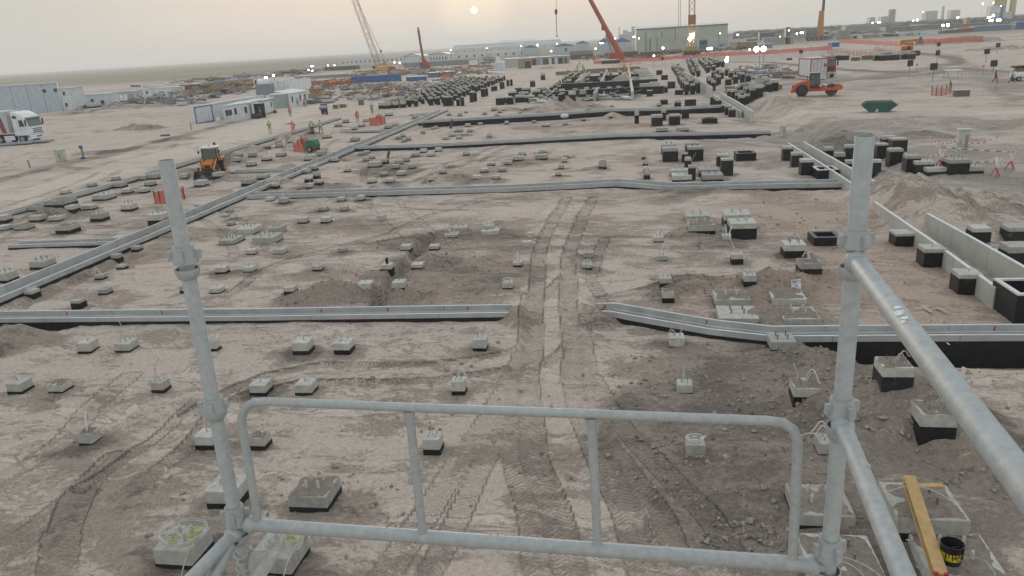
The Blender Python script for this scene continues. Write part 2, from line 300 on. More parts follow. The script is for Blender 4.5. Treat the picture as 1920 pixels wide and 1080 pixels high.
# ------------------------------------------------------------------ ground
PEDS = []
def build_ground():
    rr = []; r = 9.
    while r < 330: rr.append(r); r *= 1.0029
    while r < 9000: rr.append(r); r *= 1.04
    rr = np.array(rr); aa = np.linspace(-.93, .93, 800)
    Rg, Ag = np.meshgrid(rr, aa, indexing='ij')
    x = (Rg*np.sin(Ag)).ravel(); y = (Rg*np.cos(Ag)-12).ravel()
    z, dk, pk, tm, tu, tv = hgt(x, y, True)
    for bx_, by_, bw in PEDS:                 # soil dug up and thrown back round every block
        R_ = bw*.5+.75; m = (abs(x-bx_) < R_*1.6) & (abs(y-by_) < R_*1.6)
        if not m.any(): continue
        X, Y = x[m], y[m]; s = (bx_*7.3+by_*3.1) % 1.; e = np.hypot(X-bx_-.25*(s-.5), Y-by_+.2)-bw*.5; q = sst(.75, .05, e*(1+.5*fbm(X, Y, 1.6, 2, 11))-.15*s)
        dk[m] = np.maximum(dk[m], q*(.35+.75*s)); z[m] += .018*q*(.3+s)*(1+fbm(X, Y, 3., 2, 13))
    nr, na = len(rr), len(aa)
    co = np.stack([x, y, z], 1).astype(np.float32)
    i = np.arange(nr*na).reshape(nr, na)
    q = np.stack([i[:-1, :-1], i[:-1, 1:], i[1:, 1:], i[1:, :-1]], -1).reshape(-1, 4)[:, ::-1].astype(np.int32)
    me = bpy.data.meshes.new('ground'); nq = len(q)
    me.vertices.add(len(co)); me.vertices.foreach_set('co', co.ravel())
    me.loops.add(nq*4); me.loops.foreach_set('vertex_index', q.ravel())
    me.polygons.add(nq); me.polygons.foreach_set('loop_start', np.arange(nq, dtype=np.int32)*4)
    me.polygons.foreach_set('use_smooth', np.ones(nq, bool))
    me.update(calc_edges=True)
    for nm, a in (('dk', dk), ('pk', pk), ('tm', tm), ('tu', tu), ('tv', tv)):
        at_ = me.attributes.new(nm, 'FLOAT', 'POINT'); at_.data.foreach_set('value', a.astype(np.float32))
    o = bpy.data.objects.new('ground', me); COL.objects.link(o); o['kind'] = 'structure'; o['label'] = 'churned pale sandy soil of the construction site reaching to the horizon'
    # material
    m, nt, b = newmat('site_soil'); L = nt.links.new; me.materials.append(m)
    def A(n): return nd(nt, 'ShaderNodeAttribute', attribute_name=n).outputs['Fac']
    def mt(op, a, b_=None, c=None, cl=False):
        n = nd(nt, 'ShaderNodeMath', operation=op, use_clamp=cl)
        for k, v in enumerate((a, b_, c)):
            if v is None: continue
            if isinstance(v, (int, float)): n.inputs[k].default_value = v
            else: L(v, n.inputs[k])
        return n.outputs[0]
    def mr(v, a, b_, c=0., d=1.):
        n = nd(nt, 'ShaderNodeMapRange'); n.interpolation_type = 'SMOOTHSTEP'
        for k, q_ in ((1, a), (2, b_), (3, c), (4, d)): n.inputs[k].default_value = q_
        L(v, n.inputs[0]); return n.outputs[0]
    def mix(f, a, b_, bl='MIX'):
        n = nd(nt, 'ShaderNodeMix', data_type='RGBA', blend_type=bl)
        for k, v in ((0, f), (6, a), (7, b_)):
            if isinstance(v, (int, float)): n.inputs[k].default_value = v
            elif isinstance(v, tuple): n.inputs[k].default_value = c4(v)
            else: L(v, n.inputs[k])
        return n.outputs[2]
    pos = nd(nt, 'ShaderNodeNewGeometry').outputs['Position']
    def noise(sc, det, ro=.6, dist=0., vec=pos):
        n = nd(nt, 'ShaderNodeTexNoise', Scale=sc, Detail=det, Roughness=ro, Distortion=dist); L(vec, n.inputs['Vector']); return n.outputs[0]
    mp = nd(nt, 'ShaderNodeMapping'); mp.inputs['Scale'].default_value = (.45, 1.25, 1); mp.inputs['Rotation'].default_value = (0, 0, .35); L(pos, mp.inputs['Vector'])
    n1 = noise(.22, 9, .6, .6); n2 = noise(1.1, 10, .68, .8, mp.outputs[0]); n3 = noise(7., 8, .7, .3); n4 = noise(.42, 10, .68, 1.0, mp.outputs[0]); n5 = noise(28., 5, .7)
    dkv, pkv = A('dk'), A('pk')
    e = mt('ADD', mt('MULTIPLY', n1, .5), mt('MULTIPLY', n2, .5))
    e = mt('ADD', e, mt('MULTIPLY', mt('SUBTRACT', n3, .5), .22))
    e = mt('SUBTRACT', e, mt('MULTIPLY', dkv, .155))
    crust = mr(e, .395, .490)
    deep = mr(e, .27, .40)
    pale = (.522, .439, .369); mid = (.346, .284, .236); dark = (.175, .145, .121)
    c = mix(crust, mix(deep, dark, mid), pale)
    slab = mr(mt('ADD', n4, mt('MULTIPLY', dkv, -.16)), .545, .575)          # swept, paler slabs of crust
    c = mix(mt('MULTIPLY', slab, .7), c, (.60, .514, .436))
    c = mix(mr(dkv, .55, 1.25, 0, .5), c, (.165, .138, .116))
    c = mix(mr(pkv, 0, 1, 0, .6), c, (.40, .29, .22))
    c = mix(mr(mt('MULTIPLY', pkv, -1), 0, 1, 0, .6), c, (.36, .335, .30))
    grit = mr(n3, .25, .75, .80, 1.14); g2 = mr(n5, .3, .7, .86, 1.12)
    gcol = nd(nt, 'ShaderNodeCombineColor'); gg = mt('MULTIPLY', grit, g2); [L(gg, gcol.inputs[k]) for k in range(3)]
    c = mix(1., c, gcol.outputs[0], 'MULTIPLY')
    # cracks and scrape lines
    vo = nd(nt, 'ShaderNodeTexVoronoi', feature='DISTANCE_TO_EDGE', Scale=.7)
    wv = nd(nt, 'ShaderNodeVectorMath', operation='ADD'); L(pos, wv.inputs[0]); nn = nd(nt, 'ShaderNodeTexNoise', Scale=1.3, Detail=5.); L(pos, nn.inputs['Vector']); L(nn.outputs['Color'], wv.inputs[1]); L(wv.outputs[0], vo.inputs['Vector'])
    crack = mt('MULTIPLY', mr(vo.outputs[0], .0, .022, 1, 0), mt('MULTIPLY', mr(n2, .48, .62), mr(n4, .5, .6)))
    c = mix(mt('MULTIPLY', crack, .4), c, (.15, .105, .085))
    # tyre tread: chevrons along the run of each wheel track
    tmv, tuv, tvv = A('tm'), A('tu'), A('tv')
    ph = mt('ADD', mt('MULTIPLY', tvv, 48.), mt('MULTIPLY', mt('ABSOLUTE', tuv), 34.))
    ph = mt('ADD', ph, mt('MULTIPLY', n2, 14.)); ph = mt('ADD', ph, mt('MULTIPLY', n3, 7.))
    tr = mt('MULTIPLY', mr(mt('SINE', ph), -.3, .7), mt('MULTIPLY', tmv, mt('MULTIPLY', mr(n3, .25, .5), mr(n4, .30, .46))))
    c = mix(mt('MULTIPLY', tr, .36), c, (.19, .155, .13))
    # desert beyond the site: scrub-stained sand
    sx = nd(nt, 'ShaderNodeSeparateXYZ'); L(pos, sx.inputs[0])
    far = mr(sx.outputs[1], 330., 520.)
    d1 = noise(.012, 8, .6); d2 = noise(.0025, 4, .5)
    c = mix(far, c, mix(mr(d1, .35, .65), (.235, .205, .145), mix(mr(d2, .4, .6), (.30, .265, .19), (.215, .19, .14))))
    L(c, b.inputs['Base Color']); b.inputs['Roughness'].default_value = .95; b.inputs['Specular IOR Level'].default_value = .15
    hsum = mt('ADD', mt('MULTIPLY', n3, .075), mt('ADD', mt('MULTIPLY', n5, .018), mt('MULTIPLY', n2, .16)))
    hsum = mt('ADD', hsum, mt('MULTIPLY', crust, .02)); hsum = mt('SUBTRACT', hsum, mt('MULTIPLY', crack, .03)); hsum = mt('ADD', hsum, mt('MULTIPLY', slab, .05)); hsum = mt('SUBTRACT', hsum, mt('MULTIPLY', tr, .06))
    bp = nd(nt, 'ShaderNodeBump', Strength=.9, Distance=1.); L(hsum, bp.inputs['Height']); L(bp.outputs[0], b.inputs['Normal'])

# stones and clods scattered on the loose soil
def stones():
    rnd = np.random.RandomState(5); mb = MB(); n = 0
    spots = [(h[0], h[1], h[2]*1.2, h[3]*1.2, 60) for h in HEAPS[:32]]+[(a[0], a[1], a[2], a[3], 260) for a in AREAS[:4]]+[(a[0], a[1], a[2], a[3], 100) for a in AREAS[4:10]]+[(*gz(1400, 1010)[:2], 1., .5, 200)]+[(*gz(960, 900)[:2], 9, 7, 260), (*gz(500, 1000)[:2], 3, 3, 160), (*gz(800, 700)[:2], 14, 8, 160)]
    for cx, cy, rx, ry, k in spots:
        for _ in range(k):
            t = rnd.rand()*6.28; q = math.sqrt(rnd.rand()); x = cx+rx*q*math.cos(t); y = cy+ry*q*math.sin(t)
            if y < 6: continue
            s = .018+.055*rnd.rand()**3.5*1.6; z = zt(x, y)+s*.2
            M3 = Matrix.Rotation(rnd.rand()*6, 3, 'Z') @ Matrix.Rotation(rnd.rand()*6, 3, 'X')
            v = [M3 @ Vector(((rnd.rand()-.5)*.7+a, (rnd.rand()-.5)*.7+b_, (rnd.rand()-.5)*.5+c_*.7))*s+Vector((x, y, z)) for a, b_, c_ in ((1, 0, 0), (-1, 0, 0), (0, 1, 0), (0, -1, 0), (0, 0, 1), (0, 0, -1))]
            mb.add(v, [(0, 2, 4), (2, 1, 4), (1, 3, 4), (3, 0, 4), (2, 0, 5), (1, 2, 5), (3, 1, 5), (0, 3, 5)])
    o = mb.build('stones', M('stone', (.30, .26, .215), .35, 9., .9))
    tag(o, 'loose stones and clods strewn over the dug soil', 'stones', kind='stuff')
stones()
# ------------------------------------------------------------------ sky, sun, air
SD = ray(889, 19); SD = SD/np.linalg.norm(SD)
SEL, SAZ = math.asin(SD[2]), math.atan2(SD[0], SD[1])
def world():
    w = bpy.data.worlds.new('World'); S.world = w; w.use_nodes = True; nt = w.node_tree; L = nt.links.new
    bg = nt.nodes['Background']; bg.inputs['Strength'].default_value = .1
    sky = nd(nt, 'ShaderNodeTexSky', sky_type='NISHITA'); sky.sun_disc = False; sky.sun_elevation = SEL; sky.sun_rotation = SAZ; sky.dust_density = 6.; sky.air_density = 1.; sky.ozone_density = 1.5
    tc = nd(nt, 'ShaderNodeTexCoord'); dr = nd(nt, 'ShaderNodeVectorMath', operation='NORMALIZE'); L(tc.outputs['Generated'], dr.inputs[0])
    sx = nd(nt, 'ShaderNodeSeparateXYZ'); L(dr.outputs[0], sx.inputs[0])
    rp = nd(nt, 'ShaderNodeValToRGB'); L(sx.outputs[2], rp.inputs[0]); e = rp.color_ramp.elements
    K = SKYK
    stops = [(0., (.432, .418, .372)), (.05, (.452, .438, .392)), (.16, (.475, .468, .43)), (.4, (.60, .63, .65)), (1., (.62, .68, .74))]
    e[0].position = stops[0][0]; e[0].color = c4([K*v for v in stops[0][1]]); e[1].position = 1.; e[1].color = c4([K*v for v in stops[-1][1]])
    for p, c in stops[1:-1]: q = e.new(p); q.color = c4([K*v for v in c])
    dt = nd(nt, 'ShaderNodeVectorMath', operation='DOT_PRODUCT'); L(dr.outputs[0], dt.inputs[0]); dt.inputs[1].default_value = tuple(SD)
    gl = nd(nt, 'ShaderNodeMapRange'); gl.interpolation_type = 'SMOOTHERSTEP'
    for k, v in ((1, .86), (2, 1.), (3, 0), (4, 1)): gl.inputs[k].default_value = v
    L(dt.outputs['Value'], gl.inputs[0])
    g2 = nd(nt, 'ShaderNodeMix', data_type='RGBA', blend_type='ADD'); L(gl.outputs[0], g2.inputs[0]); L(rp.outputs[0], g2.inputs[6]); g2.inputs[7].default_value = c4([K*.15, K*.095, K*.05])
    ad = nd(nt, 'ShaderNodeMix', data_type='RGBA', blend_type='MIX'); ad.inputs[0].default_value = .12; L(g2.outputs[2], ad.inputs[6]); L(sky.outputs[0], ad.inputs[7])
    nz = nd(nt, 'ShaderNodeTexNoise', Scale=3., Detail=5., Roughness=.55); mpp = nd(nt, 'ShaderNodeMapping'); mpp.inputs['Scale'].default_value = (1., 1., 9.); L(dr.outputs[0], mpp.inputs['Vector']); L(mpp.outputs[0], nz.inputs['Vector'])
    nr_ = nd(nt, 'ShaderNodeMapRange'); [setattr(nr_.inputs[k], 'default_value', v) for k, v in ((1, .3), (2, .7), (3, .965), (4, 1.03))]; L(nz.outputs[0], nr_.inputs[0])
    cc = nd(nt, 'ShaderNodeCombineColor'); [L(nr_.outputs[0], cc.inputs[k]) for k in range(3)]
    vl = nd(nt, 'ShaderNodeMix', data_type='RGBA', blend_type='MULTIPLY'); vl.inputs[0].default_value = 1.; L(ad.outputs[2], vl.inputs[6]); L(cc.outputs[0], vl.inputs[7])
    au = nd(nt, 'ShaderNodeMapRange'); au.interpolation_type = 'SMOOTHERSTEP'; [setattr(au.inputs[k], 'default_value', v) for k, v in ((1, math.cos(math.radians(3.2))), (2, 1.), (3, 0), (4, 1))]; L(dt.outputs['Value'], au.inputs[0])
    av = nd(nt, 'ShaderNodeMix', data_type='RGBA', blend_type='ADD'); L(au.outputs[0], av.inputs[0]); L(vl.outputs[2], av.inputs[6]); av.inputs[7].default_value = c4([K*.12, K*.09, K*.05]); ad = av
    # the sun's own disc, veiled by dust
    di = nd(nt, 'ShaderNodeMapRange'); di.interpolation_type = 'SMOOTHSTEP'; c0 = math.cos(math.radians(.27)); c1 = math.cos(math.radians(.16))
    for k, v in ((1, c0), (2, c1), (3, 0), (4, 1)): di.inputs[k].default_value = v
    L(dt.outputs['Value'], di.inputs[0])
    fi = nd(nt, 'ShaderNodeMix', data_type='RGBA'); L(di.outputs[0], fi.inputs[0]); L(ad.outputs[2], fi.inputs[6]); fi.inputs[7].default_value = (17, 15, 11, 1)
    L(fi.outputs[2], bg.inputs['Color'])
    sl = bpy.data.lights.new('sun', 'SUN'); sl.energy = .9; sl.angle = math.radians(14); sl.color = (1., .84, .66)
    so = bpy.data.objects.new('sun', sl); COL.objects.link(so); so.rotation_euler = Vector(SD).to_track_quat('Z', 'Y').to_euler()
SKYK = 10.
world()
def haze():
    mb = MB(); mb.box((0, 4000, 43.), (20600, 20600, 94.)); m = bpy.data.materials.new('dusty_air'); m.use_nodes = True; nt = m.node_tree
    nt.nodes.remove(nt.nodes['Principled BSDF']); v = nd(nt, 'ShaderNodeVolumePrincipled'); v.inputs['Color'].default_value = (.985, .985, .985, 1); v.inputs['Density'].default_value = .0003; v.inputs['Anisotropy'].default_value = .3
    nt.links.new(v.outputs[0], nt.nodes['Material Output'].inputs['Volume'])
    o = mb.build('haze', m); tag(o, 'pale dusty air over the whole site', 'haze', kind='stuff')
haze()

# ------------------------------------------------------------------ the scaffold bay round the camera
def scaffold():
    RP = np.array([.2818*2.17, .9595*2.17]); LP = np.array([-.5415*2.63, .8407*2.63])
    root = thing('scaffold_tower', 'grey galvanised tube scaffold bay with guard panel in the foreground', 'scaffold', (0, 0, 0))
    def z_(tan, d): return H-tan*d
    nrm = np.array([-(RP-LP)[1], (RP-LP)[0]]); nrm = nrm/np.linalg.norm(nrm)
    def pl(x, y, off=0.):                     # sight line meets the plane of the front bay
        d = ray(x, y); t = ((LP @ nrm)+off)/(d[0]*nrm[0]+d[1]*nrm[1]); return np.array([d[0]*t, d[1]*t, H+d[2]*t])
    def patch(A, B, r, t, th, su, sv, n=11, sd=1):  # an irregular flat mark wrapped on a tube
        rnd = random.Random(sd); A, B = Vector(A), Vector(B); D = (B-A).normalized(); a = Vector((0, 0, 1)) if abs(D.z) < .9 else Vector((1, 0, 0)); N = D.cross(a).normalized(); U = N.cross(D)
        def P(u, w): q = A+D*(t+u); an = th+w/r; return q+(r+.0007)*(math.cos(an)*N+math.sin(an)*U)
        v = [P(0, 0)]; f = []
        for k in range(n):
            q = 2*math.pi*k/n; k2 = rnd.uniform(.6, 1.15) if sd else 1.; v.append(P(su*k2*math.cos(q), sv*k2*math.sin(q)))
        return v, [(0, 1+k, 1+(k+1) % n) for k in range(n)]
    HOLE = M('tube_hole_shadow', (.012, .012, .014), .1); WP = M('white_paint_splash', (.66, .66, .64), .08, 30., .6); RU = M('rust', (.17, .07, .035), .3, 25., .9); BLUE = M('faded_blue_print', (.10, .16, .24), .4, 60., .7)
    r = .02415
    for P, d, top, nodes in ((RP, 2.17, .1279, [(.242, .264, .2885, .306), (.4712, .497, .511, .533), (.690, .722, .742, .765)]),
                             (LP, 2.63, .1091, [(.2155, .237, .2435, .2575), (.4215, .441, .4405, .4535), (.588, .616, .632, .648)])):
        zt_ = z_(top, d); pb = MB(); n = 24
        prof = [(.0, r), (zt_-.002, r), (zt_, r-.001), (zt_, r-.003), (zt_-.25, r-.0036)]
        v = []; f = []
        for zz, rr in prof:
            for k in range(n): t = 2*math.pi*k/n; v.append((P[0]+rr*math.cos(t), P[1]+rr*math.sin(t), zz))
        for i in range(len(prof)-1):
            for k in range(n): f.append((i*n+k, i*n+(k+1) % n, (i+1)*n+(k+1) % n, (i+1)*n+k))
        pb.add(v, f); st = pb.build('standard', GALV, root, smooth=True)
        h_ = MB(); hp = patch((P[0], P[1], zt_-.4), (P[0], P[1], zt_), r, .4-.035, (-1.06 if P is RP else -.93)+math.pi*.0, .007, .007, 14, 0); h_.add(*hp); h_.build('pin_hole', HOLE, st)
        hb = MB(); hb.box((P[0], P[1], .02), (.15, .15, .012)); hb.build('base_plate', GALV, st)
        if P is LP:
            h2 = MB(); h2.add(*patch((P[0], P[1], zt_-.4), (P[0], P[1], zt_), r, .4-.02, -1.2, .012, .012, 9, 4)); h2.build('rust_stain', RU, st)
        for q in nodes:
            a, b_, c_, e_ = [z_(k, d) for k in q]
            def lathe(pr, nm, nn=24, lug=0):
                m_ = MB(); v = []; f = []
                for zz, rr in pr:
                    for k in range(nn): t = 2*math.pi*k/nn; v.append((P[0]+rr*math.cos(t), P[1]+rr*math.sin(t), zz))
                for i in range(len(pr)-1):
                    for k in range(nn): f.append((i*nn+k, i*nn+(k+1) % nn, (i+1)*nn+(k+1) % nn, (i+1)*nn+k))
                m_.add(v, f)
                if lug:
                    for k in range(4):
                        t = .3+k*math.pi/2; m_.box((P[0]+.043*math.cos(t), P[1]+.043*math.sin(t), (pr[0][0]+pr[-1][0])/2-.006), (.016, .014, abs(pr[0][0]-pr[-1][0])*.72), t)
                return m_.build(nm, GALV, st, smooth=True)
            lathe([(a, r+.001), (a, r+.0085), (a-.012, r+.010), (b_+.012, r+.0155), (b_, r+.0165), (b_, r+.008), (b_+.01, r+.006)], 'top_cup', 24, 1)
            lathe([(c_-.004, r+.010), (c_, r+.012), (c_, r+.0155), (c_-.012, r+.0155), (e_+.008, r+.009), (e_, r+.001)], 'bottom_cup')
        for zz in np.arange(.5, z_(nodes[2][3], d)-.3, .5):    # cups of the lifts below
            m_ = MB(); m_.cyl((P[0], P[1], zz), (P[0], P[1], zz+.06), .04, 16); m_.build('top_cup', GALV, st, smooth=True)
    def tubeobj(nm, pts, rr, n=20, par=root):
        m_ = MB(); m_.tube(pts, rr, n); return m_.build(nm, GALV, par, smooth=True)
    def blade(A, B, par):                    # flattened ledger end seated in the cup
        A, B = Vector(A), Vector(B); D = (B-A).normalized(); m_ = MB(); m_.tube([A+D*.018, A+D*.04, A+D*.055], [.03, .033, .0245], 12); m_.build('ledger_blade', GALV, par, smooth=True)
    # ledgers running back past the camera
    za, zb = z_(.279, 2.17), z_(.5045, 2.17)
    for zz, x1, nm in ((za, .531, 1), (zb, .561-.02, 2)):
        A = (RP[0], RP[1], zz); x_end = RP[0]+(x1-RP[0])*((RP[1]+.45)/(RP[1]-.989)) if nm == 1 else RP[0]+(.561-RP[0])*((RP[1]+.45)/(RP[1]-1.387))
        B = (x_end, -.45, zz); L_ = tubeobj('ledger', [A, B], .0242); blade(A, B, L_)
        if nm == 1:
            for i, (t, th, su, sv) in enumerate(((.52, 1.35, .012, .009), (.555, 1.15, .017, .011), (.585, 1.25, .010, .007), (.60, 1.0, .008, .006), (.545, 1.5, .007, .006))):
                w_ = MB(); w_.add(*patch(A, B, .0242, t-.06, th, su, sv, 13, 3+i)); w_.build('paint_splash', WP, L_)
    zl = z_(.6265, 2.63)
    A = (LP[0], LP[1], zl); B = (-1.72, -.45, zl); L_ = tubeobj('ledger', [A, B], .0242); blade(A, B, L_)
    # front ledger carrying the guard panel
    A = pl(455, 982); B = pl(1545, 1061); L_ = tubeobj('ledger', [A, B], .0242); blade(A, B, L_); blade(B, A, L_)
    for i in range(14):
        rr_ = random.Random(i); w_ = MB(); w_.add(*patch(A, B, .0242, .905+i*.0085+rr_.uniform(-.003, .003), 2.05+rr_.uniform(-.3, .3), .0035, .0045, 5, 20+i)); w_.build('worn_print', BLUE if i % 3 else WP, L_)
    px = [(483, 975), (470, 892), (456, 812), (453, 785), (460, 764), (476, 754), (505, 753), (790, 765), (1100, 776), (1440, 789), (1468, 793), (1488, 806), (1496, 830), (1494, 880), (1486, 1052)]
    pts = [pl(*q) for q in px]
    gp_ = tubeobj('guard_panel', pts, .0150, 16)
    for a, b_ in (((767, 770), (793, 1003)), ((1109, 783), (1121, 1027))):
        pa, pb_ = pl(*a), pl(*b_); up = tubeobj('upright', [pa, pa+(pb_-pa)*.08, pa+(pb_-pa)*.16, pa+(pb_-pa)*.94, pb_], [.019, .0165, .0150, .0150, .0185], 16, gp_)
        h_ = MB(); h_.add(*patch(pa, pb_, .0165, .032, 3.3, .0045, .0045, 12, 0)); h_.build('vent_hole', HOLE, up)
    CS = M('cement_splash', (.46, .44, .40), .1, 60., .9)
    rs = random.Random(12)
    for o_, A_, B_, k0, k1 in ((0, (RP[0], RP[1], z_(.95, 2.17)), (RP[0], RP[1], z_(.13, 2.17)), .05, 1.7), (1, (LP[0], LP[1], z_(.75, 2.63)), (LP[0], LP[1], z_(.11, 2.63)), .05, 1.6), (2, tuple(A), tuple(B), .2, 1.9), (3, (RP[0], RP[1], za), (.52, -.45, za), .15, 1.6), (4, (RP[0], RP[1], zb), (.55, -.45, zb), .1, 1.)):
        mc, mr_ = MB(), MB(); par = [q for q in root.children if q.name.startswith('standard')][o_] if o_ < 2 else [q for q in root.children if q.name.startswith('ledger')][(3 if o_ == 2 else o_-3)]
        for k in range(10):
            q_ = rs.random(); (mc if q_ < .7 else mr_).add(*patch(A_, B_, .0243, rs.uniform(k0, k1), rs.uniform(0, 6.28), rs.uniform(.002, .008)*(1 if q_ < .7 else .6), rs.uniform(.0015, .005), 8, 100+k))
        mc.build('cement_splash', CS, par); mr_.build('rust_speck', RU, par)
    # brace running down from the left standard
    A = at(440, 1003, 2.19); B = at(398, 1085, 2.02); D = B-A
    b_ = tubeobj('brace', [A+D*.25, B+D*4], .0242); m_ = MB(); m_.tube([A-D*.05, A+D*.12, A+D*.32], [.022, .026, .020], 10); m_.build('swivel_coupler', RU, b_, smooth=True)
    # torn plastic sheet caught on the left standard
    v = []; f = []; nu, nv = 14, 10; rnd = random.Random(3)
    c = [at(470, 1030, 2.2), at(527, 1033, 2.12), at(463, 1082, 2.2), at(497, 1085, 2.1)]
    for i in range(nu):
        for j in range(nv):
            u, w = i/(nu-1), j/(nv-1); p = (c[0]*(1-u)+c[1]*u)*(1-w)+(c[2]*(1-u)+c[3]*u)*w
            p = p+np.array([0, -1, .3])*.018*math.sin(u*3.1)*(.4+w)+np.array([.0, -.02, .008])*math.sin(u*9+w*4)*.4; v.append(p)
    for i in range(nu-1):
        for j in range(nv-1): a = i*nv+j; f.append((a, a+1, a+nv+1, a+nv))
    s_ = MB(); s_.add(v, f); so = s_.build('plastic_sheet', M('grey_plastic_film', (.40, .40, .37), .12, 30., .35, spec=.6), None, smooth=True)
    md = so.modifiers.new('t', 'SOLIDIFY'); md.thickness = .002
    wv = MB()
    for k in range(5): zz = z_(.665+.012*k, 2.63); a0 = k*1.7; wv.tube([(LP[0]+(.027+.004*math.sin(k+i))*math.cos(a0+i*.5), LP[1]+(.027+.004*math.sin(k+i))*math.sin(a0+i*.5), zz+.006*math.sin(i*1.1+k)) for i in range(13)], .007, 6)
    wv.build('wrapped_knot', so.data.materials[0], so, smooth=True)
    tag(so, 'torn translucent plastic sheet knotted round the left scaffold post', 'plastic sheet')
scaffold()

# ------------------------------------------------------------------ concrete drain channels
def offs(P, d):                               # offset a polyline sideways with mitres
    P = [Vector((p[0], p[1])) for p in P]; o = []
    for i in range(len(P)):
        a = (P[i]-P[i-1]).normalized() if i else None; b_ = (P[i+1]-P[i]).normalized() if i < len(P)-1 else None
        a = a or b_; b_ = b_ or a; n = Vector((-(a.y+b_.y), a.x+b_.x)).normalized(); k = 1/max(.5, n.dot(Vector((-a.y, a.x)))); o.append(P[i]+n*d*k)
    return o
def sweep(P, prof, zs=None):                  # closed cross-section (u sideways, z) along P
    mb = MB(); n = len(prof); L = {}
    for u, _ in prof:
        if u not in L: L[u] = offs(P, u)
    v = [(L[u][i].x, L[u][i].y, z+(zs[i] if zs else 0)) for i in range(len(P)) for u, z in prof]; f = []
    for i in range(len(P)-1):
        for k in range(n): f.append((i*n+k, i*n+(k+1) % n, (i+1)*n+(k+1) % n, (i+1)*n+k))
    f += [tuple(range(n-1, -1, -1)), tuple((len(P)-1)*n+k for k in range(n))]
    return mb.add(v, f)
def channel(label, P, zl, W, D=.34, t=.10, zc=.1, bot=-.9, marks=(), name='drain_channel', lips=True, coat=True, zs=None, group=None, step=.0):
    """U-shaped channel: P centre line on the ground, zl lip level, W outer width, D inner depth, zc top of the black coat"""
    root = thing(name, label, 'drain channel', (0, 0, 0), 0, group)
    w = W/2; prof = [(-w, bot), (w, bot), (w, zl), (w-t, zl), (w-t, zl-D), (-w+t, zl-D), (-w+t, zl), (-w, zl)]
    if step: prof = [(-w, bot), (w, bot), (w, zl), (w-t, zl), (w-t, zl-D*.5), (w-t-step, zl-D*.5), (w-t-step, zl-D), (-w+t, zl-D), (-w+t, zl), (-w, zl)]
    sweep(P, prof, zs).build('trough', CHAN, root, bevel=0)
    if lips:
        for s in (1, -1): sweep(P, [(s*w-s*.006, zl+.003), (s*(w-t*.8), zl+.003), (s*(w-t*.8), zl+.013), (s*w-s*.006, zl+.013)], zs).build('lip', LIT_LIP, root)
    if coat:
        for s in (1, -1): sweep(P, [(s*w+s*.001, bot), (s*w+s*.006, bot), (s*w+s*.006, zc), (s*w+s*.001, zc)], zs).build('bitumen_coat', BITU, root)
    # casting joints across the walls
    j = MB(); Pv = [Vector((p[0], p[1])) for p in P]
    for a, b_ in zip(Pv[:-1], Pv[1:]):
        L = (b_-a).length; n = int(L/3.0)
        for k in range(1, n+1):
            q = a+(b_-a)*(k/(n+1)); ang = math.atan2(b_.y-a.y, b_.x-a.x); nn = Vector((-(b_-a).y, (b_-a).x)).normalized()
            for s in (1, -1): c = q+nn*s*(w-t-.0005); j.box((c.x, c.y, zl-D/2+.01), (.02, .005, D-.03), ang)
            c = q-nn*(w+.002); j.box((c.x, c.y, (zl+zc)/2), (.02, .005, max(.02, zl-zc-.02)), ang)
    if j.v: j.build('joint', M('joint_line', (.16, .165, .165), .2), root)
    for (mx, my) in marks:                     # red setting-out strokes
        g = gz(mx, my, zl-.1); k = min(range(len(Pv)-1), key=lambda i: (Pv[i]-Vector(g[:2])).length+(Pv[i+1]-Vector(g[:2])).length-(Pv[i]-Pv[i+1]).length)
        d = (Pv[k+1]-Pv[k]).normalized(); t_ = (Vector(g[:2])-Pv[k]).dot(d); nn = Vector((-d.y, d.x)); nn = nn if nn.y > 0 else -nn; c = Pv[k]+d*t_+nn*(w-t-.003)
        m_ = MB(); m_.box((c.x, c.y, zl-.11), (.045, .004, .16), math.atan2(d.y, d.x), ry=.15); m_.build('paint_mark', RED, root)
    return root
def lipW(a, b_, zl): return abs(gz(*a, zl)[1]-gz(*b_, zl)[1])
ZN = .30
P = [gz(x, y, ZN) for x, y in ((-160, 588), (0, 590.5), (300, 587.5), (480, 586), (700, 582.5), (958, 578.5))]
Wn = lipW((480, 578.5), (480, 594), ZN)
channel('long grey concrete drain channel across the site, ending left of the wheel tracks', P, ZN, Wn, .36, .09, .14, marks=((125, 588), (305, 585), (605, 580), (729, 578), (878, 576)), step=.14)
P = [gz(x, y, ZN) for x, y in ((1118, 577), (1150, 577), (1240, 593), (1340, 610), (1450, 622), (1660, 620.5), (1920, 619), (2060, 618))]
channel('bent grey concrete drain channel starting right of the wheel tracks', P, ZN+.02, Wn, .36, .09, .13, marks=((1134, 574), (1326, 603), (1860, 612)), step=.14)
mk = MB(); g = gz(1239, 602, ZN-.1); mk.tube([(g[0]+.07*math.cos(k*.5), g[1]-.02, g[2]+.07*math.sin(k*.5)) for k in range(14)], .012, 6)
c_ = mk.build('paint_mark', RED, None); c_.parent = [o for o in S.objects if o.name.startswith('drain_channel')][-1]
